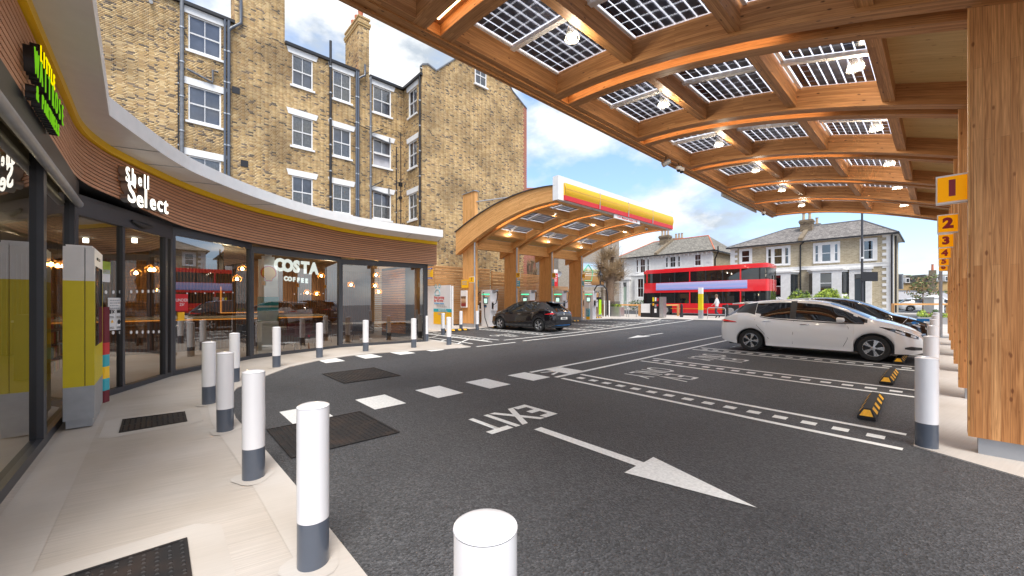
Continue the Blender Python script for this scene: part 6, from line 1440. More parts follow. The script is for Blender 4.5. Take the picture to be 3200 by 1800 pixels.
MB().box(bx0 + .06, bx0 + 1.25, by0 - .01, by0 + .01, z0 + .3, z0 + 2.06).build('door', 'car_glass', bus)

# ================================================================== STREET HOUSES
HV = 44.0
def hwin(t, x0, x1, z0, z1, style='1', mat='stone_trim', y=HV, cur=0, surround=.16):
    w_, h_ = x1 - x0, z1 - z0
    fo = sash(t, (x0, y - .02, z0), (1, 0, 0), (0, -1, 0), w_, h_, lintel=False, style='2x2' if style == '2' else '1', depth_=.02, curtain=cur, glassm='house_glass')
    return fo
def house(t, x0, x1, y0, y1, ze, zr_, rx0, rx1, wall, roof, holes, side=True, hipL=True, hipR=True, ov=.35):
    yr = (y0 + y1) / 2
    wallgrid(t, (x0, y0, 0), (1, 0, 0), (0, -1, 0), x1 - x0, 0, ze, [(a - x0, c - x0, e, f) for a, c, e, f in holes], mat=wall, thick=.18)
    b = MB(); b.face([(x1, y0, 0), (x1, y1, 0), (x1, y1, ze), (x1, y0, ze)]); b.face([(x0, y1, 0), (x0, y0, 0), (x0, y0, ze), (x0, y1, ze)]); b.face([(x1, y1, 0), (x0, y1, 0), (x0, y1, ze), (x1, y1, ze)]); b.build('side_wall', 'house_brick' if wall != 'render_white' or side == 'brick' else wall, t)
    X0, X1, Y0, Y1 = x0 - ov * (1 if hipL else 0), x1 + ov * (1 if hipR else 0), y0 - ov, y1 + ov
    r = MB(); r.face([(X0, Y0, ze + .05), (X1, Y0, ze + .05), (rx1, yr, zr_), (rx0, yr, zr_)]); r.face([(X1, Y1, ze + .05), (X0, Y1, ze + .05), (rx0, yr, zr_), (rx1, yr, zr_)])
    r.face([(X1, Y0, ze + .05), (X1, Y1, ze + .05), (rx1, yr, zr_)]); r.face([(X0, Y1, ze + .05), (X0, Y0, ze + .05), (rx0, yr, zr_)]); r.build('roof', roof, t)
    MB().box(X0, X1, Y0 - .06, Y0 + .03, ze - .06, ze + .07).box(X1 - .03, X1 + .06, Y0, Y1, ze - .06, ze + .07).build('gutter', 'black_metal', t); MB().box(X0 + .05, X1 - .05, Y0 + .03, y0, ze - .05, ze).box(x1, X1 - .05, Y0 + .05, Y1 - .05, ze - .05, ze).build('eaves', 'stone_trim', t)
    rc = MB(); rc.tube([(rx0, yr, zr_ + .02), (rx1, yr, zr_ + .02)], .07, 6)
    if hipR: rc.tube([(rx1, yr, zr_ + .02), (X1, Y0, ze + .08)], .06, 6)
    if hipL: rc.tube([(rx0, yr, zr_ + .02), (X0, Y0, ze + .08)], .06, 6)
    rc.build('ridge_tiles', 'terracotta' if roof == 'slate' else 'lead', t)
def chim(t, x, y, z0, z1, w_=1.0, d_=.7, pots=3):
    b = MB().box(x - w_ / 2, x + w_ / 2, y - d_ / 2, y + d_ / 2, z0, z1); b.box(x - w_ / 2 - .06, x + w_ / 2 + .06, y - d_ / 2 - .06, y + d_ / 2 + .06, z1 - .35, z1 - .22).box(x - w_ / 2 - .1, x + w_ / 2 + .1, y - d_ / 2 - .1, y + d_ / 2 + .1, z1 - .22, z1 - .08).box(x - w_ / 2 - .04, x + w_ / 2 + .04, y - d_ / 2 - .04, y + d_ / 2 + .04, z1 - .08, z1 + .02); o_ = b.build('chimney', 'sooty_brick', t)
    for k in range(pots): MB().lathe([(.13, 0), (.11, .5), (.13, .62), (.15, .65), (.09, .65), (.08, .1)], 12, (x - w_ / 2 + (k + .5) * w_ / pots, y, z1 + .02)).build('chimney_pot', 'pale_clay', o_, smooth=True)
xv = lambda px, v=HV: PV(px, 900, v)[0]
def zv(px, py, v=HV): return PV(px, py, v)[2]
# brick pair on the right
hb = thing('brick_house', 'pair of pale brick houses with white trim and bay windows right of the bus', 'house', (-8.5, HV, .57))
X0, X1 = xv(2284), xv(2790); XM = xv(2502)
def R4(x0, x1, y0, y1, v=HV):
    a, c = PV(x0, (y0 + y1) / 2, v), PV(x1, (y0 + y1) / 2, v); m_ = (x0 + x1) / 2; return [a[0], c[0], PV(m_, y1, v)[2], PV(m_, y0, v)[2]]
W_ = dict(a=R4(2318, 2343, 783, 821), b1=R4(2400, 2411, 778, 829), b2=R4(2419, 2445, 776, 827), b3=R4(2453, 2465, 774, 826), c1=R4(2547, 2558, 767, 820), c2=R4(2568, 2597, 764, 819), c3=R4(2608, 2619, 762, 817), d=R4(2699, 2729, 752, 812))
LW = dict(e=R4(2407, 2441, 868, 928, 43.1), f=R4(2562, 2600, 862, 915, 43.1))
house(hb, X0, X1, HV, HV + 6.5, 7.08, 8.95, xv(2385) + 1.2, xv(2698) - .4, 'house_brick', 'slate_new', [tuple(r) for r in W_.values()], hipL=True)
for k, r in W_.items():
    hwin(hb, *r, style='1', cur=0 if k in ('a', 'b2') else 2)
tr = MB()
def surround(a, c, e, f, y=HV, w_=.14): 
    for q in ((a - w_, a, e - .1, f + .2), (c, c + w_, e - .1, f + .2), (a, c, f, f + .2)): tr.box(q[0], q[1], y - .06, y + .0, q[2], q[3])
surround(*W_['a'], w_=.22); surround(W_['b1'][0], W_['b3'][1], W_['b2'][2], W_['b2'][3]); surround(W_['c1'][0], W_['c3'][1], W_['c2'][2], W_['c2'][3]); surround(*W_['d'], w_=.25)
for p, q in (('b1', 'b2'), ('b2', 'b3'), ('c1', 'c2'), ('c2', 'c3')): tr.box(W_[p][1], W_[q][0], HV - .07, HV, W_[q][2] - .1, W_[q][3] + .2)
zs = zv(2530, 836); tr.box(X0, X1 + .02, HV - .07, HV, zs - .2, zs + .06); tr.box(X0, X1 + .05, HV - .1, HV, zs + .06, zs + .12)
n_ = 0; z = .6
while z < 6.9:
    w_ = .62 if n_ % 2 else .38
    tr.box(X1 - w_, X1 + .04, HV - .04, HV + .3, z, z + .24); 
    if z > zs: tr.box(X0 - .04, X0 + w_, HV - .04, HV + .3, z, z + .24)
    z += .25; n_ += 1
tr.box(X1 - .34, X1 + .03, HV - .035, HV + .2, .6, 7.0); tr.box(X0 - .03, X0 + .34, HV - .035, HV + .2, .6, 7.0)
tr.build('white_trim', 'stone_trim', hb)
for nm, (pa, pb, r, py) in dict(l=(2382, 2478, LW['e'], 850), r=(2530, 2640, LW['f'], 842)).items():     # ground floor bays
    a, c = xv(pa, 43.1), xv(pb, 43.1); zt = PV((pa + pb) / 2, py, 43.1)[2]; b = MB()
    P = [(a + .2, 43.1), (c - .2, 43.1), (c + .25, HV), (a - .25, HV)]; b.prism([(x, y) for x, y in P], zt - .25, zt - .0); b.prism([(x + (.1 if x > (a + c) / 2 else -.1), y - .08) for x, y in P], zt - .08, zt + .06); b.prism(P, .5, r[2] - .12)
    for x0_, x1_ in ((a + .2, r[0] - .02), (r[1] + .02, c - .2)): b.box(x0_, x1_, 43.1, 43.25, r[2] - .12, zt - .25)
    b.build('bay_window', 'stone_trim', hb); fo = hwin(hb, r[0] - .02, r[1] + .02, r[2] - .1, zt - .26, y=43.16, cur=0 if nm == 'r' else 2)
    for s, (x0_, x1_) in ((-1, (a + .15, a - .2)), (1, (c - .15, c + .2))):
        q = MB(); q.face([(x0_, 43.14, r[2]), (x1_, HV - .05, r[2]), (x1_, HV - .05, zt - .3), (x0_, 43.14, zt - .3)] if s > 0 else [(x1_, HV - .05, r[2]), (x0_, 43.14, r[2]), (x0_, 43.14, zt - .3), (x1_, HV - .05, zt - .3)]); q.build('side_pane', 'window_dark', hb)
def doorway(t, pa, pb, da, db, ytop, dtop, mat, y=HV):
    a, c = xv(pa), xv(pb); zt = zv((pa + pb) / 2, ytop); b = MB(); b.box(a, xv(da), y - .3, y, .5, zt); b.box(xv(db), c, y - .3, y, .5, zt); b.box(a - .1, c + .1, y - .38, y, zt, zt + .18); b.box(xv(da), xv(db), y - .28, y, zv(da, dtop), zt); b.build('door_case', 'stone_trim', t)
    d_ = MB().box(xv(da), xv(db), y - .1, y - .04, .5, zv(da, dtop + 14)).build('door', mat, t); MB().box(xv(da) + .05, xv(db) - .05, y - .1, y - .05, zv(da, dtop + 13), zv(da, dtop + 1)).build('fanlight', 'window_dark', t)
    MB().box((xv(da) + xv(db)) / 2 - .12, (xv(da) + xv(db)) / 2 + .12, y - .12, y - .1, 1.55, 1.62).build('letter_plate', 'chrome', d_)
    for px_ in (.18, .62):
        for zz_ in (.75, 1.75): MB().box(xv(da) + (xv(db) - xv(da)) * px_, xv(da) + (xv(db) - xv(da)) * (px_ + .22), y - .115, y - .1, zz_, zz_ + .6).build('door_panel', mat, d_)
doorway(hb, 2655, 2725, 2671, 2706, 842, 857, 'door_slate'); doorway(hb, 2322, 2368, 2332, 2358, 855, 868, 'door_slate')
chim(hb, xv(2521, HV + 2.4), HV + 2.4, 7.4, 9.45, .95, .7, 2); chim(hb, xv(2553, HV + 5), HV + 5, 8.0, 9.35, .6, .7, 1)
b = MB(); b.hexa([(XM - .15, HV - .3, 7.1), (XM + .2, HV - .3, 7.1), (XM + .2, HV + 4.25, 9.2), (XM - .15, HV + 4.25, 9.2), (XM - .15, HV - .3, 7.45), (XM + .2, HV - .3, 7.45), (XM + .2, HV + 4.25, 9.5), (XM - .15, HV + 4.25, 9.5)]); b.build('party_wall', 'sooty_brick', hb)
MB().tube([(XM, HV - .1, .6), (XM, HV - .1, 6.8), (XM + .3, HV - .3, 7.05)], .06, 8).tube([(X1 - .05, HV - .14, .6), (X1 - .05, HV - .14, 7.0)], .06, 8).tube([(X1 + .12, HV + 1, .6), (X1 + .12, HV + 1, 7.0)], .06, 8).build('drain_pipe', 'black_metal', hb, smooth=True)
# white pair on the left
ha = thing('white_house', 'pair of white rendered houses with grey slate roofs behind the bus', 'house', (-22, HV, .57))
X0, X1 = xv(1930), xv(2226)
WA = dict(z=R4(1937, 1952, 815, 858), a1=R4(1989, 1995, 812, 852), a2=R4(2002, 2017, 809, 853), a3=R4(2023, 2029, 808, 850), b1=R4(2081, 2088, 802, 837), b2=R4(2095, 2112, 802, 836), b3=R4(2119, 2126, 800, 835), c=R4(2172, 2191, 795, 831))
GA = dict(g=R4(1992, 2010, 881, 927, 43.5), h=R4(2022, 2029, 881, 927, 43.5))
house(ha, X0, X1, HV, HV + 8.5, 7.05, 9.4, xv(1975) + .6, xv(2172) - .2, 'render_white', 'slate', [tuple(r) for r in WA.values()], side='brick')
for k, r in WA.items(): hwin(ha, *r, style='2' if k in ('z', 'a2', 'b2', 'c') else '1', cur=3 if k == 'c' else 0)
tr = MB()
for g_ in (('a1', 'a3'), ('b1', 'b3'), ('c', 'c'), ('z', 'z')): surround(WA[g_[0]][0], WA[g_[1]][1], WA[g_[0]][2], WA[g_[0]][3])
zs = zv(2000, 858); tr.box(X0, X1 + .04, HV - .08, HV, zs - .12, zs + .08)
for px in range(1985, 2226, 14): tr.box(xv(px), xv(px) + .12, HV - .25, HV, 6.72, 6.98)
n_ = 0; z = .6
while z < 6.7: tr.box(X1 - (.5 if n_ % 2 else .3), X1 + .04, HV - .035, HV + .2, z, z + .24); z += .25; n_ += 1
tr.build('white_trim', 'stone_trim', ha)
b = MB(); a, c = xv(1983, 43.5), xv(2036, 43.5); zt = PV(2010, 868, 43.5)[2]; b.box(a, c, 43.5, HV, zt - .1, zt + .25).box(a - .1, c + .1, 43.42, HV, zt + .25, zt + .35).box(a, c, 43.5, HV, .5, GA['g'][2] - .1)
for x0_, x1_ in ((a, GA['g'][0]), (GA['g'][1], GA['h'][0]), (GA['h'][1], c)): b.box(x0_, x1_, 43.5, 43.7, GA['g'][2] - .1, zt - .1)
b.build('bay_window', 'stone_trim', ha)
for k in ('g', 'h'): hwin(ha, GA[k][0], GA[k][1], GA[k][2] - .1, zt - .1, y=43.6, style='2' if k == 'g' else '1')
doorway(ha, 1944, 1970, 1950, 1962, 875, 883, 'door_green')
chim(ha, xv(2079, HV + 3.2), HV + 3.2, 7.6, 9.85, 1.15, .8, 3); chim(ha, xv(2122, HV + 6), HV + 6, 8.0, 9.75, 1.15, .8, 3)
xm = xv(2052); b = MB(); b.hexa([(xm - .15, HV - .3, 7.0), (xm + .2, HV - .3, 7.0), (xm + .2, HV + 4.25, 9.3), (xm - .15, HV + 4.25, 9.3), (xm - .15, HV - .3, 7.4), (xm + .2, HV - .3, 7.4), (xm + .2, HV + 4.25, 9.65), (xm - .15, HV + 4.25, 9.65)]); b.build('party_wall', 'sooty_brick', ha)
MB().tube([(X1 + .1, HV + .5, .6), (X1 + .1, HV + .5, 6.2), (X1 + .5, HV + .2, 6.9), (X1 + .5, HV + .2, 7.5)], .07, 8).tube([(X1 + .1, HV + 6, .6), (X1 + .1, HV + 6, 7)], .06, 8).build('drain_pipe', 'black_metal', ha, smooth=True)
bk = thing('yellow_brick_block', 'yellow brick wall and chimney rising behind the white houses', 'building', (-30, 56, 0)); a, c = PD(1945, 800, 52), PD(2040, 800, 52)
MB().box(a[0], c[0], 55, 60, 0, PD(2000, 765, 52)[2] + .2).build('wall', 'yellow_brick', bk); chim(bk, PD(1950, 775, 44)[0], 50, 5, PD(1950, 775, 44)[2], 2.2, 1, 0)
# backdrop on the left: red brick house, rendered hall with billboard
rbh = thing('red_brick_house', 'red brick house seen between the small canopy columns', 'building', (-33, 36, 0)); a, c = PD(1630, 800, 42), PD(1745, 800, 42)
A_, C_ = Vector(a), Vector(c); d_ = (C_ - A_); d_.z = 0; L_ = d_.length; d_.normalize(); nn = Vector((d_.y, -d_.x, 0))
hz = lambda py: H + (HY - py) / F * 42; rh = [(L_ * .42, L_ * .56, hz(850), hz(823)), (L_ * .9, L_ * .97, hz(850), hz(823))]
wallgrid(rbh, (A_.x, A_.y, 0), d_, nn, L_, 0, hz(775), rh, mat='red_brick', thick=.2)
for r in rh: sash(rbh, Vector((A_.x, A_.y, r[2])) + d_ * r[0], d_, nn, r[1] - r[0], r[3] - r[2], lintel=False, depth_=.05)
MB().obox(A_ + d_ * L_ / 2 - nn * 2 + Vector((0, 0, 0)), d_, nn, (0, 0, 1), L_ / 2 + .1, 1.9, hz(775)).build('core', 'red_brick', rbh)
hall = thing('rendered_hall', 'old grey brown brick building wall carrying the billboard', 'building', (-27, 36, 0)); a, c = Vector(PD(1745, 800, 38)), Vector(PD(1935, 800, 42)); a.z = c.z = 0; d_ = c - a; L_ = d_.length; d_.normalize(); nn = Vector((d_.y, -d_.x, 0))
MB().obox(a + d_ * L_ / 2 - nn * 2, d_, nn, (0, 0, 1), L_ / 2, 2, H + (944 - 745) / F * 40).build('wall', 'grey_wall', hall)
a2 = Vector(PD(1866, 800, 40)); MB().obox(Vector((a2.x, a2.y, 0)) + d_ * 1.6, d_, nn, (0, 0, 1), .8, .1, H + (944 - 722) / F * 40).build('gable_pier', 'grey_wall', hall)
plain('emblem_green', (.1, .6, .35), .5, var=0)
bb_ = thing('billboard', 'framed billboard with a golden field and tree picture behind the fourth column', 'billboard', tuple(PD(1850, 860, 36.5)))
p, q = Vector(PD(1812, 858, 36)), Vector(PD(1887, 858, 37)); d_ = q - p; L_ = d_.length; d_.z = 0; d_.normalize(); nn = Vector((d_.y, -d_.x, 0)); zc_ = H + (944 - 858) / F * 36.5; hh = 36 / F * 36.5
MB().obox((p + q) / 2, d_, nn, (0, 0, 1), L_ / 2 + .1, .1, hh + .08).build('frame', 'galvanised', bb_); MB().obox((p + q) / 2 + nn * .11, d_, nn, (0, 0, 1), L_ / 2 - .05, .01, hh - .08).build('picture', 'billboard_print', bb_)
o_ = (p + q) / 2 + nn * .13; MB().tube([o_ + d_ * x + Vector((0, 0, z)) for x, z in ((-.9, -.12), (.75, -.12), (.75, .22), (-.9, .22), (-.9, -.12))], .02, 4).build('white_outline', 'white_paint', bb_); print_lines(bb_, o_ - d_ * .2 + Vector((0, 0, .05)), d_, nn, 1.1, .14, 1, 'white_paint'); print_lines(bb_, o_ - d_ * .5 + Vector((0, 0, -.85)), d_, nn, .8, .3, 2, 'white_paint')
b = MB(); c_ = o_ - d_ * .5 + Vector((0, 0, .3)); b.tube([c_ + d_ * x + Vector((0, 0, z)) for x, z in ((-.5, 0), (0, .6), (.5, 0), (.35, -.9), (-.4, -.9))], .05, 5); b.build('green_emblem', 'emblem_green', bb_)
MB().obox(Vector(PD(1666, 862, 40)), d_, nn, (0, 0, 1), .01, .01, .01).build('bracket', 'galvanised', bb_)
rs = thing('red_banner_sign', 'red and white vertical banner sign behind the third column', 'sign', tuple(PD(1736, 868, 33))); p = Vector(PD(1736, 877, 33)); MB().obox(p, d_, nn, (0, 0, 1), .2, .03, .62).build('red_face', 'sign_red', rs); MB().obox(p + Vector((0, 0, .8)), d_, nn, (0, 0, 1), .2, .03, .14).build('white_head', 'white_paint', rs); print_lines(rs, p + nn * .035 + Vector((0, 0, .2)), d_, nn, .3, .6, 4, 'white_paint')
dshh = thing('satellite_dish', 'grey satellite dish on the red brick house', 'dish', tuple(PD(1747, 857, 36))); b = MB(); b.lathe([(0, 0), (.15, .02), (.28, .08)], 16); o_ = b.build('reflector', 'galvanised', dshh, local=True); o_.matrix_local = Matrix.Rotation(R(75), 4, 'X') @ Matrix.Rotation(R(20), 4, 'Y')
# terraces far right, white block wall, green fence, gate piers
for k, (x0, x1, yt, yw, dd, lab) in enumerate(((2795, 2868, 857, 885, 78, 'left of the distant roofs beyond the green fence'), (2868, 2925, 860, 885, 86, 'middle of the distant roofs beyond the green fence'), (2915, 2990, 856, 880, 74, 'right of the distant roofs beyond the green fence'))):
    t = thing('terrace', lab, 'building', tuple(PD((x0 + x1) / 2, 940, dd))); a, c = Vector(PD(x0, 900, dd)), Vector(PD(x1, 900, dd)); zt, zw = PD(x0, yt, dd)[2], PD(x0, yw, dd)[2]; q = (c - a); q.z = 0; L_ = q.length; q.normalize(); nn = Vector((q.y, -q.x, 0)); a.z = 0
    b = MB(); b.hexa([a, a + q * L_, a + q * L_ - nn * 6, a - nn * 6] + [p + Vector((0, 0, zw)) for p in (a, a + q * L_, a + q * L_ - nn * 6, a - nn * 6)]); b.build('wall', 'yellow_brick', t)
    b = MB(); b.hexa([p + Vector((0, 0, zw)) for p in (a + nn * .2, a + q * L_ + nn * .2, a + q * L_ - nn * 6, a - nn * 6)] + [p + Vector((0, 0, zt)) for p in (a - nn * 1.4, a + q * L_ - nn * 1.4, a + q * L_ - nn * 5, a - nn * 5)]); b.build('roof', 'slate', t)
    for i in range(int(L_ / 1.5)):
        c_ = a + q * (.8 + i * 1.5) + Vector((0, 0, zw + .55)); dm = MB().obox(c_ + nn * .0, q, nn, (0, 0, 1), .38, .35, .5).build('dormer', 'white_paint', t); MB().obox(c_ + nn * .36, q, nn, (0, 0, 1), .26, .02, .36).build('window', 'window_dark', dm)
t = thing('chimney_stack', 'distant chimney stack with red pots above the far roofs', 'chimney', tuple(PD(2912, 870, 72))); x, y, z = PD(2914, 853, 72); MB().box(x - .5, x + .5, y - .4, y + .4, 2, z + .5).build('stack', 'sooty_brick', t); MB().lathe([(.18, 0), (.15, .9), (.18, 1.1)], 10, (x, y, z + .5)).build('pot', 'terracotta', t)
bw = thing('block_wall', 'long low white painted block wall beyond the street on the right', 'wall', tuple(PD(2870, 940, 62))); a, c = Vector(PD(2788, 940, 58)), Vector(PD(3010, 940, 66)); a.z = c.z = 0; q = c - a; L_ = q.length; q.normalize(); nn = Vector((q.y, -q.x, 0)); MB().obox(a + q * L_ / 2, q, nn, (0, 0, 1), L_ / 2, .3, PD(2800, 909, 58)[2]).build('wall', 'pale_block', bw); MB().obox(a + q * L_ / 2 + Vector((0, 0, PD(2800, 908, 58)[2])), q, nn, (0, 0, 1), L_ / 2, .36, .06).build('coping', 'lead', bw)
gf = thing('boarded_fence', 'dark green boarded fence below the block wall', 'fence', tuple(PD(2830, 950, 50))); a, c = Vector(PD(2786, 940, 50)), Vector(PD(3000, 940, 52)); a.z = c.z = 0; q = c - a; L_ = q.length; q.normalize(); nn = Vector((q.y, -q.x, 0)); zt = PD(2800, 941, 50)[2]
for i in range(int(L_ / .3)): MB().obox(a + q * (.15 + i * .3) + nn * (.02 * (i % 2)) + Vector((0, 0, (zt + .2) / 2)), q, nn, (0, 0, 1), .145, .02, (zt - .2) / 2 + .2).build('board', 'dark_green', gf)
for k, (px, w_, y0, lab) in enumerate(((2918, 31, 925, 'white square gate pier between the two distant white cars'),)):
    x, y, z = PD(px, y0, 36); t = thing('gate_pier', lab, 'pier', (x, y, .5)); hw = w_ / 2 / F * 36; b = MB().obox((x, y, z / 2 - .1), (CA, SA, 0), (-SA, CA, 0), (0, 0, 1), hw, hw, z / 2 - .1); b.build('shaft', 'render_white', t)
    b = MB().obox((x, y, z - .15), (CA, SA, 0), (-SA, CA, 0), (0, 0, 1), hw + .05, hw + .05, .06); b.build('cap', 'stone_trim', t)
    q_ = MB(); tip = (x, y, z + .12); cs = [(x + CA * sx_ * hw - SA * sy * hw, y + SA * sx_ * hw + CA * sy * hw, z - .09) for sx_, sy in ((-1, -1), (1, -1), (1, 1), (-1, 1))]
    for k2 in range(4): q_.face([cs[k2], cs[(k2 + 1) % 4], tip])
    q_.build('cap_top', 'stone_trim', t)
x, y, z = PD(2808, 880, 41); t = thing('air_conditioner', 'grey air conditioning unit on a bracket beside the brick house', 'machine', (x, y, z)); b = MB().box(x - .35, x + .35, y - .2, y + .2, z - .8, z + .8); o_ = b.build('casing', 'galvanised', t)
b = MB()
for i in range(16): b.box(x - .25, x + .25, y - .22, y - .2, z - .72 + i * .09, z - .68 + i * .09)
b.build('louvre', 'frame_grey', t)

# ================================================================== PLANTS
def leaves(name, centres, n, size, mats, parent, seed=1, flat_=.5):
    r_ = np.random.default_rng(seed); b = MB()
    for _ in range(n):
        cx, cy, cz, rx, ry, rz = centres[r_.integers(len(centres))]; v = r_.normal(size=3); v /= np.linalg.norm(v); rad = r_.uniform(.55, 1.03)
        p = Vector((cx + v[0] * rx * rad, cy + v[1] * ry * rad, cz + v[2] * rz * rad)); a = Vector(r_.normal(size=3)).normalized(); c = a.orthogonal().normalized(); s = size * r_.uniform(.6, 1.3)
        b.face([p - a * s, p + c * s * .45, p + a * s, p - c * s * .45], mi=int(r_.integers(len(mats))))
    return b.build(name, list(mats), parent, kind='stuff')
def shrub(lab, px0, px1, py0, py1, d_, mats, cat_='hedge', n=2200, size=.09, lumps=9, seed=3, nm='shrub'):
    a = PD((px0 + px1) / 2, py1, d_); hw = (px1 - px0) / 2 / F * d_; zt = PD(0, py0, d_)[2]; zb_ = zg(a[1]); t = thing(nm, lab, cat_, (a[0], a[1], zb_)); r_ = random.Random(seed); cs = []
    for i in range(lumps):
        f = (i + .5) / lumps * 2 - 1; h_ = (zt - zb_) * (1 - .25 * f * f) * r_.uniform(.82, 1.0); cs.append((a[0] + CA * f * hw * .85, a[1] + SA * f * hw * .85, zb_ + h_ * .55, hw / lumps * 1.9, hw / lumps * 1.9, h_ * .46))
    leaves('foliage', cs, n, size, mats, t, seed); b = MB()
    for c in cs: b.tube([(c[0], c[1], zb_), (c[0], c[1], c[2])], .03, 5)
    b.build('stem', 'bark', t); return t
shrub('yellow green rounded hedge in front of the brick house left of its door', 2458, 2540, 898, 962, 33, ('leaf_green', 'leaf_lime', 'leaf_dark'), n=4500, size=.1, seed=3)
shrub('yellow green rounded hedge in front of the brick house bay window', 2538, 2655, 900, 958, 33.5, ('leaf_green', 'leaf_lime', 'leaf_lime'), n=5500, size=.1, seed=5)
shrub('low dark planting in front of the white house', 1960, 2055, 930, 962, 45, ('leaf_dark', 'leaf_green'), n=900, seed=6)
shrub('row of climbing greenery along the top of the dark green fence', 2795, 2965, 930, 948, 49, ('leaf_dark', 'leaf_green'), n=1800, size=.12, lumps=16, seed=7)
shrub('small round yellow green shrub by the timber rail on the right', 2872, 2890, 965, 985, 24, ('leaf_lime',), n=300, size=.05, lumps=2, seed=8, cat_='shrub')
shrub('small conical green shrub by the timber rail on the right', 2917, 2931, 961, 985, 24, ('leaf_green', 'leaf_dark'), n=500, size=.05, lumps=2, seed=9, cat_='shrub')
shrub('low red flowering shrubs by the timber rail on the right', 2888, 2915, 974, 986, 24, ('flower', 'leaf_green'), n=400, size=.05, lumps=4, seed=10, cat_='shrub')
# pollarded tree with bare shoots
def pollard(lab, px, pb, ptop, d_, w0, n_tw=420, seed=4, sc_=1.0):
    rr = random.Random(seed); x, y, _ = PD(px, pb, d_); zb_ = zg(y) - .1; t = thing('pollarded_tree', lab, 'tree', (x, y, zb_)); zt = H + (HY - ptop) / F * d_; rt = Vector((CA, SA, 0)); P = lambda l, z: Vector((x, y, 0)) + rt * l + Vector((0, 0, z))
    h_ = zt - zb_; b = MB(); b.tube([P(.05, zb_), P(0, zb_ + h_ * .12), P(-.05, zb_ + h_ * .3), P(.03, zb_ + h_ * .5), P(0, zb_ + h_ * .6)], [w0 * 1.2, w0, w0 * .86, w0 * .8, w0 * .75], 12); b.build('trunk', 'bark', t, smooth=True)
    heads = []; lb = MB()
    for l, z in ((-.85, .78), (-.35, .92), (.25, .96), (.75, .80), (.95, .66), (-.6, .64), (.1, .72)):
        l *= sc_; e_ = P(l, zb_ + h_ * (z - .08)) + Vector((-SA, CA, 0)) * rr.uniform(-.5, .5); s_ = P(0, zb_ + h_ * .52); m_ = (s_ + e_) / 2 + rt * l * .12; lb.tube([s_, m_, e_], [w0 * .55, w0 * .42, w0 * .5], 8); heads.append(e_); 
        for q in range(5): o_ = Vector((rr.gauss(0, .16), rr.gauss(0, .16), rr.gauss(0, .14))) * sc_; lb.tube([e_ + o_ - Vector((0, 0, .1)), e_ + o_, e_ + o_ + Vector((0, 0, .12))], [.06, .17 * sc_, .05], 6)
    lb.build('limb', 'bark', t, smooth=True); tw = MB()
    for i in range(n_tw):
        o_ = rr.choice(heads) + Vector((rr.gauss(0, .15), rr.gauss(0, .15), rr.gauss(0, .15))); dv = Vector((rr.gauss(0, 1), rr.gauss(0, 1), abs(rr.gauss(.5, .8)))).normalized(); ln = rr.uniform(.4, 1.15) * sc_; m_ = o_ + dv * ln * .5 + Vector((0, 0, .04)); e_ = o_ + dv * ln + Vector((0, 0, .12)); s1 = dv.orthogonal().normalized() * .011
        tw.face([o_ - s1, o_ + s1, m_ + s1 * .8, m_ - s1 * .8]); tw.face([m_ - s1 * .8, m_ + s1 * .8, e_ + s1 * .3, e_ - s1 * .3])
    for i in range(int(n_tw * .3)):
        z_ = rr.uniform(.3, .6); o_ = P(rr.choice((-1, 1)) * w0 * .7, zb_ + h_ * z_); dv = (rt * (1 if rr.random() > .4 else -1) + Vector((rr.gauss(0, .3), rr.gauss(0, .3), rr.uniform(-.1, .7)))).normalized(); e_ = o_ + dv * rr.uniform(.3, .9) * sc_; s1 = dv.orthogonal().normalized() * .009; tw.face([o_ - s1, o_ + s1, e_ + s1 * .4, e_ - s1 * .4])
    tw.build('twigs', 'twig', t, kind='stuff'); return t
pollard('pollarded bare tree between the fourth column and the white houses', 1907, 982, 772, 33, .42, 1700, 4)
pollard('smaller pollarded bare tree seen above the fence between the first columns', 1657, 900, 800, 40, .3, 500, 9, .7)
# magnolia
x, y, _ = PD(2884, 950, 38); t = thing('magnolia_tree', 'thin branched magnolia tree with sparse leaves beyond the cars on the right', 'tree', (x, y, zg(y))); rt = Vector((CA, SA, 0)); zz = lambda py: H + (HY - py) / F * 38; b = MB(); base_ = Vector((x, y, zg(y))); b.tube([base_, base_ + Vector((0, 0, 1.2)), Vector((x, y, zz(870)))], [.07, .05, .02], 7)
cs = []; rr = random.Random(5)
for i in range(26):
    z0_ = rr.uniform(zz(935), zz(872)); l = rr.uniform(-1, 1) * (1.9 if z0_ < zz(900) else 1.2); e_ = Vector((x, y, z0_ + abs(l) * .35)) + rt * l + Vector((-SA, CA, 0)) * rr.uniform(-.5, .5); b.tube([(x, y, z0_), e_], [.025, .01], 5); cs.append((e_.x, e_.y, e_.z, .3, .3, .22)); m_ = (Vector((x, y, z0_)) + e_) / 2; cs.append((m_.x, m_.y, m_.z, .25, .25, .2))
b.build('trunk', 'bark', t, smooth=True); leaves('leaves', cs, 620, .13, ('leaf_dark', 'leaf_green', 'twig'), t, 12)

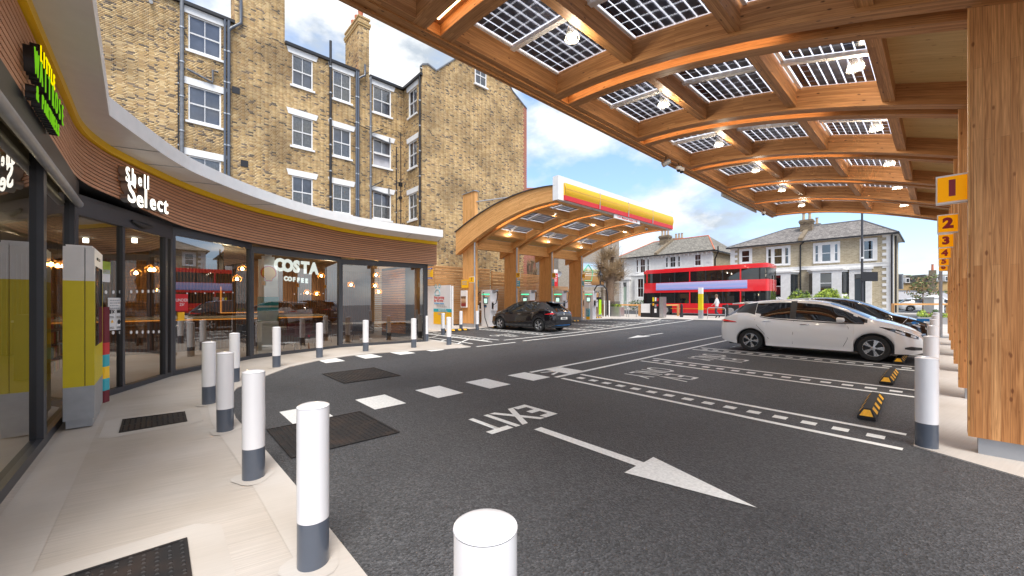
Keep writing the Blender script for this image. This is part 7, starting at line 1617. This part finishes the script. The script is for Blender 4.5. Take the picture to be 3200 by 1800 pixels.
# ================================================================== STREET FURNITURE
def rail(lab, pts, zt=.92):
    t = thing('timber_rail', lab, 'rail', (*pts[0], zg(pts[0][1])))
    for (a, c) in zip(pts, pts[1:]):
        q = Vector((c[0] - a[0], c[1] - a[1], 0)); L_ = q.length; q.normalize(); n_ = Vector((q.y, -q.x, 0)); z = zg((a[1] + c[1]) / 2) + zt; MB().obox(((a[0] + c[0]) / 2, (a[1] + c[1]) / 2, z), q, n_, (0, 0, 1), L_ / 2, .07, .06).build('rail_bar', 'pale_glulam', t)
        k = max(1, int(L_ / 2.4))
        for i in range(k + 1): p = Vector((a[0], a[1], 0)) + q * L_ * i / k; MB().box(p.x - .07, p.x + .07, p.y - .07, p.y + .07, zg(p.y), zg(p.y) + zt + .06, 2).build('post', 'fence_wood', t)
    return t
a, c = PV(1885, 952, 28.6), PV(2119, 952, 31.2); rail('long timber rail with square posts beside the street', [(a[0], a[1]), (c[0], c[1])])
a, c = PD(2790, 970, 26), PD(2960, 970, 26); rail('timber rail behind the shrubs at the far right', [(a[0], a[1]), (c[0], c[1])])
def planter(lab, x0, x1, y, z1):
    t = thing('steel_planter', lab, 'planter', ((x0 + x1) / 2, y, zg(y))); MB().box(x0, x1, y, y + .7, zg(y), z1).build('trough', 'steel', t); leaves('plants', [((x0 + (x1 - x0) * f), y + .3, z1 + .08, .18, .15, .14) for f in (.15, .35, .6, .85)], 420, .06, ('leaf_green', 'leaf_lime'), t, 21)
a = pxrect(1896, 1936, 958, 984, 27.8); planter('long galvanised steel planter behind the cycle stands', a[0], a[1], 27.8, a[3])
x0, y0, _ = PD(2868, 985, 21); planter('pale planter with shrubs at the far right beyond the black car', x0, x0 + 1.6, y0 - .3, zg(y0) + .35)
def hoop(lab, px, py, w_, v, bar=False):
    x, y, z = PV(px, py, v); zb_ = zg(y); t = thing('cycle_stand', lab, 'cycle stand', (x, y, zb_), group='steel cycle stands'); h_ = .8; MB().tube([(x, y, zb_), (x, y, zb_ + h_ - .12), (x + .04, y, zb_ + h_ - .03), (x + .12, y, zb_ + h_), (x + w_ - .12, y, zb_ + h_), (x + w_ - .04, y, zb_ + h_ - .03), (x + w_, y, zb_ + h_ - .12), (x + w_, y, zb_)], .027, 8).build('tube', 'steel', t, smooth=True)
    if bar: MB().tube([(x, y, zb_ + .33), (x + w_, y, zb_ + .33)], .022, 8).build('cross_bar', 'steel', t)
hoop('leftmost steel cycle stand near the planter', 1938, 985, .75, 27.2); hoop('second steel cycle stand, overlapping the leftmost one', 1958, 985, .85, 27.6); hoop('steel cycle stand with a cross bar right of the tall yellow post', 2211, 990, 1.15, 28.2, True)
def iron_bollard(lab, px, v):
    x, y, _ = PV(px, 985, v); t = thing('iron_bollard', lab, 'bollard', (x, y, zg(y)), group='black iron street bollards'); MB().lathe([(.12, 0), (.12, .12), (.095, .16), (.09, .75), (.11, .78), (.11, .82), (.085, .86), (.09, .92), (.06, 1.0), (0, 1.04)], 14, (x, y, zg(y))).build('casting', 'black_metal', t, smooth=True)
iron_bollard('black iron bollard left of the tall yellow post', 2130, 29.8); iron_bollard('black iron bollard just behind the white car tailgate', 2272, 29.8)
x, y, _ = PV(2190, 997, 28.3); tpst = thing('height_post', 'tall post banded white yellow and grey standing in front of the bus', 'post', (x, y, zg(y)))
for nm, mt, z0_, z1_ in (('grey_base', 'galvanised', 0, .62), ('yellow_band', 'totem_yellow', .62, 1.76), ('white_top', 'white_paint', 1.76, 2.2)): MB().box(x - .13, x + .13, y - .13, y + .13, zg(y) + z0_, zg(y) + z1_).build(nm, mt, tpst)
a = pxrect(2037, 2060, 928, 993, 28.0); mc = thing('air_water_machine', 'tall black and steel service machine with coloured panels', 'machine', (a[0], 28, zg(28))); zz0 = zg(28)
MB().box(a[0], a[1], 28, 28.5, zz0, a[3]).build('cabinet', 'black_metal', mc); MB().box(a[1] + .005, a[1] + .32, 28.02, 28.48, zz0 + .05, a[3]).build('steel_side', 'steel', mc)
hh = a[3] - zz0; ww = a[1] - a[0]
for fx, fz, w_, h_, m_ in ((.1, .78, .24, .2, 'totem_yellow'), (.42, .8, .2, .18, 'white_paint'), (.72, .8, .2, .14, 'sign_red'), (.1, .58, .22, .12, 'stop_yellow'), (.4, .5, .24, .14, 'galvanised'), (.68, .56, .2, .1, 'sign_red'), (.35, .24, .3, .2, 'white_paint')): MB().box(a[0] + ww * fx, a[0] + ww * (fx + w_), 27.985, 27.999, zz0 + hh * fz, zz0 + hh * (fz + h_)).build('coloured_panel', m_, mc)
a = pxrect(2003, 2031, 949, 985, 28.2); cbx = thing('control_cabinet', 'low pale grey control cabinet on a black base', 'cabinet', (a[0], 28.2, zg(28))); MB().box(a[0], a[1], 28.2, 28.6, zg(28) + .35, a[3]).build('door', 'white_paint', cbx); MB().box(a[0] - .04, a[1] + .1, 28.22, 28.62, zg(28), a[3] - .03).build('body', 'black_metal', cbx)
# street lamp pole with the back of a sign
x, y, _ = PD(2694, 960, 31); t = thing('lamp_post', 'slim dark lamp post rising past the brick house with a sign on it', 'lamp post', (x, y, zg(y))); MB().tube([(x, y, zg(y)), (x, y, 2), (x, y, 12)], [.1, .085, .06], 10).build('shaft', 'frame_grey', t, smooth=True); MB().tube([(x, y, 5.0), (x, y, 5.12)], .11, 10).build('collar', 'white_paint', t)
sgn = thing('road_sign', 'back of a wide black road sign fixed to the lamp post', 'sign', (x, y, 3)); rt = Vector((CA, SA, 0)); za, zb_ = H + (944 - 879) / F * 31, H + (944 - 850) / F * 31; MB().obox(Vector((x, y, (za + zb_) / 2)) + rt * .45 + Vector((SA, -CA, 0)) * .14, rt, (-SA, CA, 0), (0, 0, 1), .66, .02, (zb_ - za) / 2).build('plate', 'black_metal', sgn)
# victorian lantern behind the fence
x, y, _ = PD(1879, 940, 31); t = thing('street_lantern', 'black lantern on a curved black bracket in front of the billboard', 'street lamp', (x, y, zg(y))); zz = lambda py: H + (HY - py) / F * 31; P = lambda px, py: Vector(PD(px, py, 31))
MB().tube([P(1898, 985), P(1898, 920), P(1895, 903), P(1886, 893), P(1876, 890), P(1865, 893), P(1858, 905), P(1857, 920)], .055, 8).build('bracket', 'black_metal', t, smooth=True); c = P(1876, 890)
MB().lathe([(.05, 0), (.05, .25), (.12, .28), (.03, .3)], 10, tuple(c)).build('stem', 'black_metal', t, smooth=True); MB().lathe([(.11, .3), (.2, .75)], 6, tuple(c)).build('glazing', 'street_glass', t); MB().lathe([(.23, .75), (.21, .8), (.12, .95), (.08, .97), (.07, 1.08), (.03, 1.1), (.02, 1.25), (0, 1.27)], 6, tuple(c)).build('hood', 'black_metal', t)
b = MB()
for k in range(6): a_ = 2 * math.pi * k / 6; b.tube([(c.x + .11 * math.cos(a_), c.y + .11 * math.sin(a_), c.z + .3), (c.x + .2 * math.cos(a_), c.y + .2 * math.sin(a_), c.z + .75)], .012, 4)
b.build('frame', 'black_metal', t)
for k, px in enumerate((1889, 1897, 1904)): x, y, _ = PD(px, 980, 31.5); t = thing('white_post', '%s of three white posts beside the street lantern' % ['left', 'middle', 'right'][k], 'post', (x, y, zg(y))); MB().tube([(x, y, zg(y)), (x, y, H + 5 / F * 31)], .05, 8).build('tube', 'white_paint', t, smooth=True)
gt_ = thing('iron_railing', 'black iron railing behind the white posts', 'railing', tuple(PD(1905, 970, 32)))
for k in range(22): p = Vector(PD(1888 + k * 2.3, 970, 32.3)); MB().tube([(p.x, p.y, zg(p.y)), (p.x, p.y, zg(p.y) + 1.25)], .018, 5).build('bar', 'black_metal', gt_)
# pedestrian behind the cycle stand: one skinned figure
def person(lab, px, v, hgt=1.66):
    x, y, _ = PV(px, 985, v); z0_ = zg(y); t = thing('person', lab, 'person', (x, y, z0_)); s = hgt / 1.72
    J = dict(pel=(0, 0, .92), bel=(0, .0, 1.06), che=(0, .01, 1.28), nk=(0, 0, 1.45), hd0=(.01, 0, 1.53), hd=(.03, 0, 1.66), hl=(.0, -.09, .88), kl=(.14, -.09, .50), al=(.02, -.1, .10), fl=(.16, -.1, .03), hr=(.0, .09, .88), kr=(.02, .09, .48), ar=(-.26, .1, .16), fr=(-.16, .1, .03), sl=(0, -.18, 1.38), el=(-.08, -.22, 1.12), wl=(.06, -.22, .92), sr=(0, .18, 1.38), er=(.06, .22, 1.12), wr=(.24, .2, .98), gl=(.1, -.22, .85), gr=(.31, .2, .94))
    E = [('pel', 'bel'), ('bel', 'che'), ('che', 'nk'), ('nk', 'hd0'), ('hd0', 'hd'), ('pel', 'hl'), ('hl', 'kl'), ('kl', 'al'), ('al', 'fl'), ('pel', 'hr'), ('hr', 'kr'), ('kr', 'ar'), ('ar', 'fr'), ('che', 'sl'), ('sl', 'el'), ('el', 'wl'), ('wl', 'gl'), ('che', 'sr'), ('sr', 'er'), ('er', 'wr'), ('wr', 'gr')]
    Rr = dict(pel=.15, bel=.13, che=.16, nk=.06, hd0=.07, hd=.105, hl=.1, hr=.1, kl=.065, kr=.065, al=.04, ar=.04, fl=.045, fr=.045, sl=.06, sr=.06, el=.045, er=.045, wl=.03, wr=.03, gl=.035, gr=.035)
    ks = list(J); me = bpy.data.meshes.new('body'); me.from_pydata([tuple(c_ * s for c_ in J[k]) for k in ks], [(ks.index(a), ks.index(b)) for a, b in E], []); o_ = bpy.data.objects.new('body', me); COL.objects.link(o_); sk = o_.modifiers.new('skin', 'SKIN'); me.skin_vertices.new() if not me.skin_vertices else None
    for i, k in enumerate(ks): me.skin_vertices[0].data[i].radius = (Rr[k] * s, Rr[k] * s * (1.15 if k in ('pel', 'bel', 'che') else 1))
    me.skin_vertices[0].data[0].use_root = True; sb2 = o_.modifiers.new('sub', 'SUBSURF'); sb2.levels = sb2.render_levels = 2; dg = bpy.context.evaluated_depsgraph_get(); me2 = bpy.data.meshes.new_from_object(o_.evaluated_get(dg)); o_.modifiers.clear(); o_.data = me2
    for q in ('cloth_pale', 'cloth_dark', 'skin'): me2.materials.append(M[q])
    for p in me2.polygons: c = p.center; p.material_index = 2 if (c.z > 1.46 * s or (abs(c.y) > .17 * s and c.z < 1.1 * s and c.z > .78 * s)) else (0 if c.z > .86 * s else 1); p.use_smooth = True
    o_.parent = t; o_.rotation_euler = (0, 0, R(180)); b = MB(); b.lathe([(0, .13), (.07, .11), (.112, .02), (.108, -.05), (.07, -.07)], 14, (0, 0, 1.66 * s)); h_ = b.build('hair', 'bark', t, smooth=True, local=True); h_.location = (-.03, 0, .0)
person('pedestrian in pale top and dark trousers walking behind the cycle stand', 2240, 30.2)
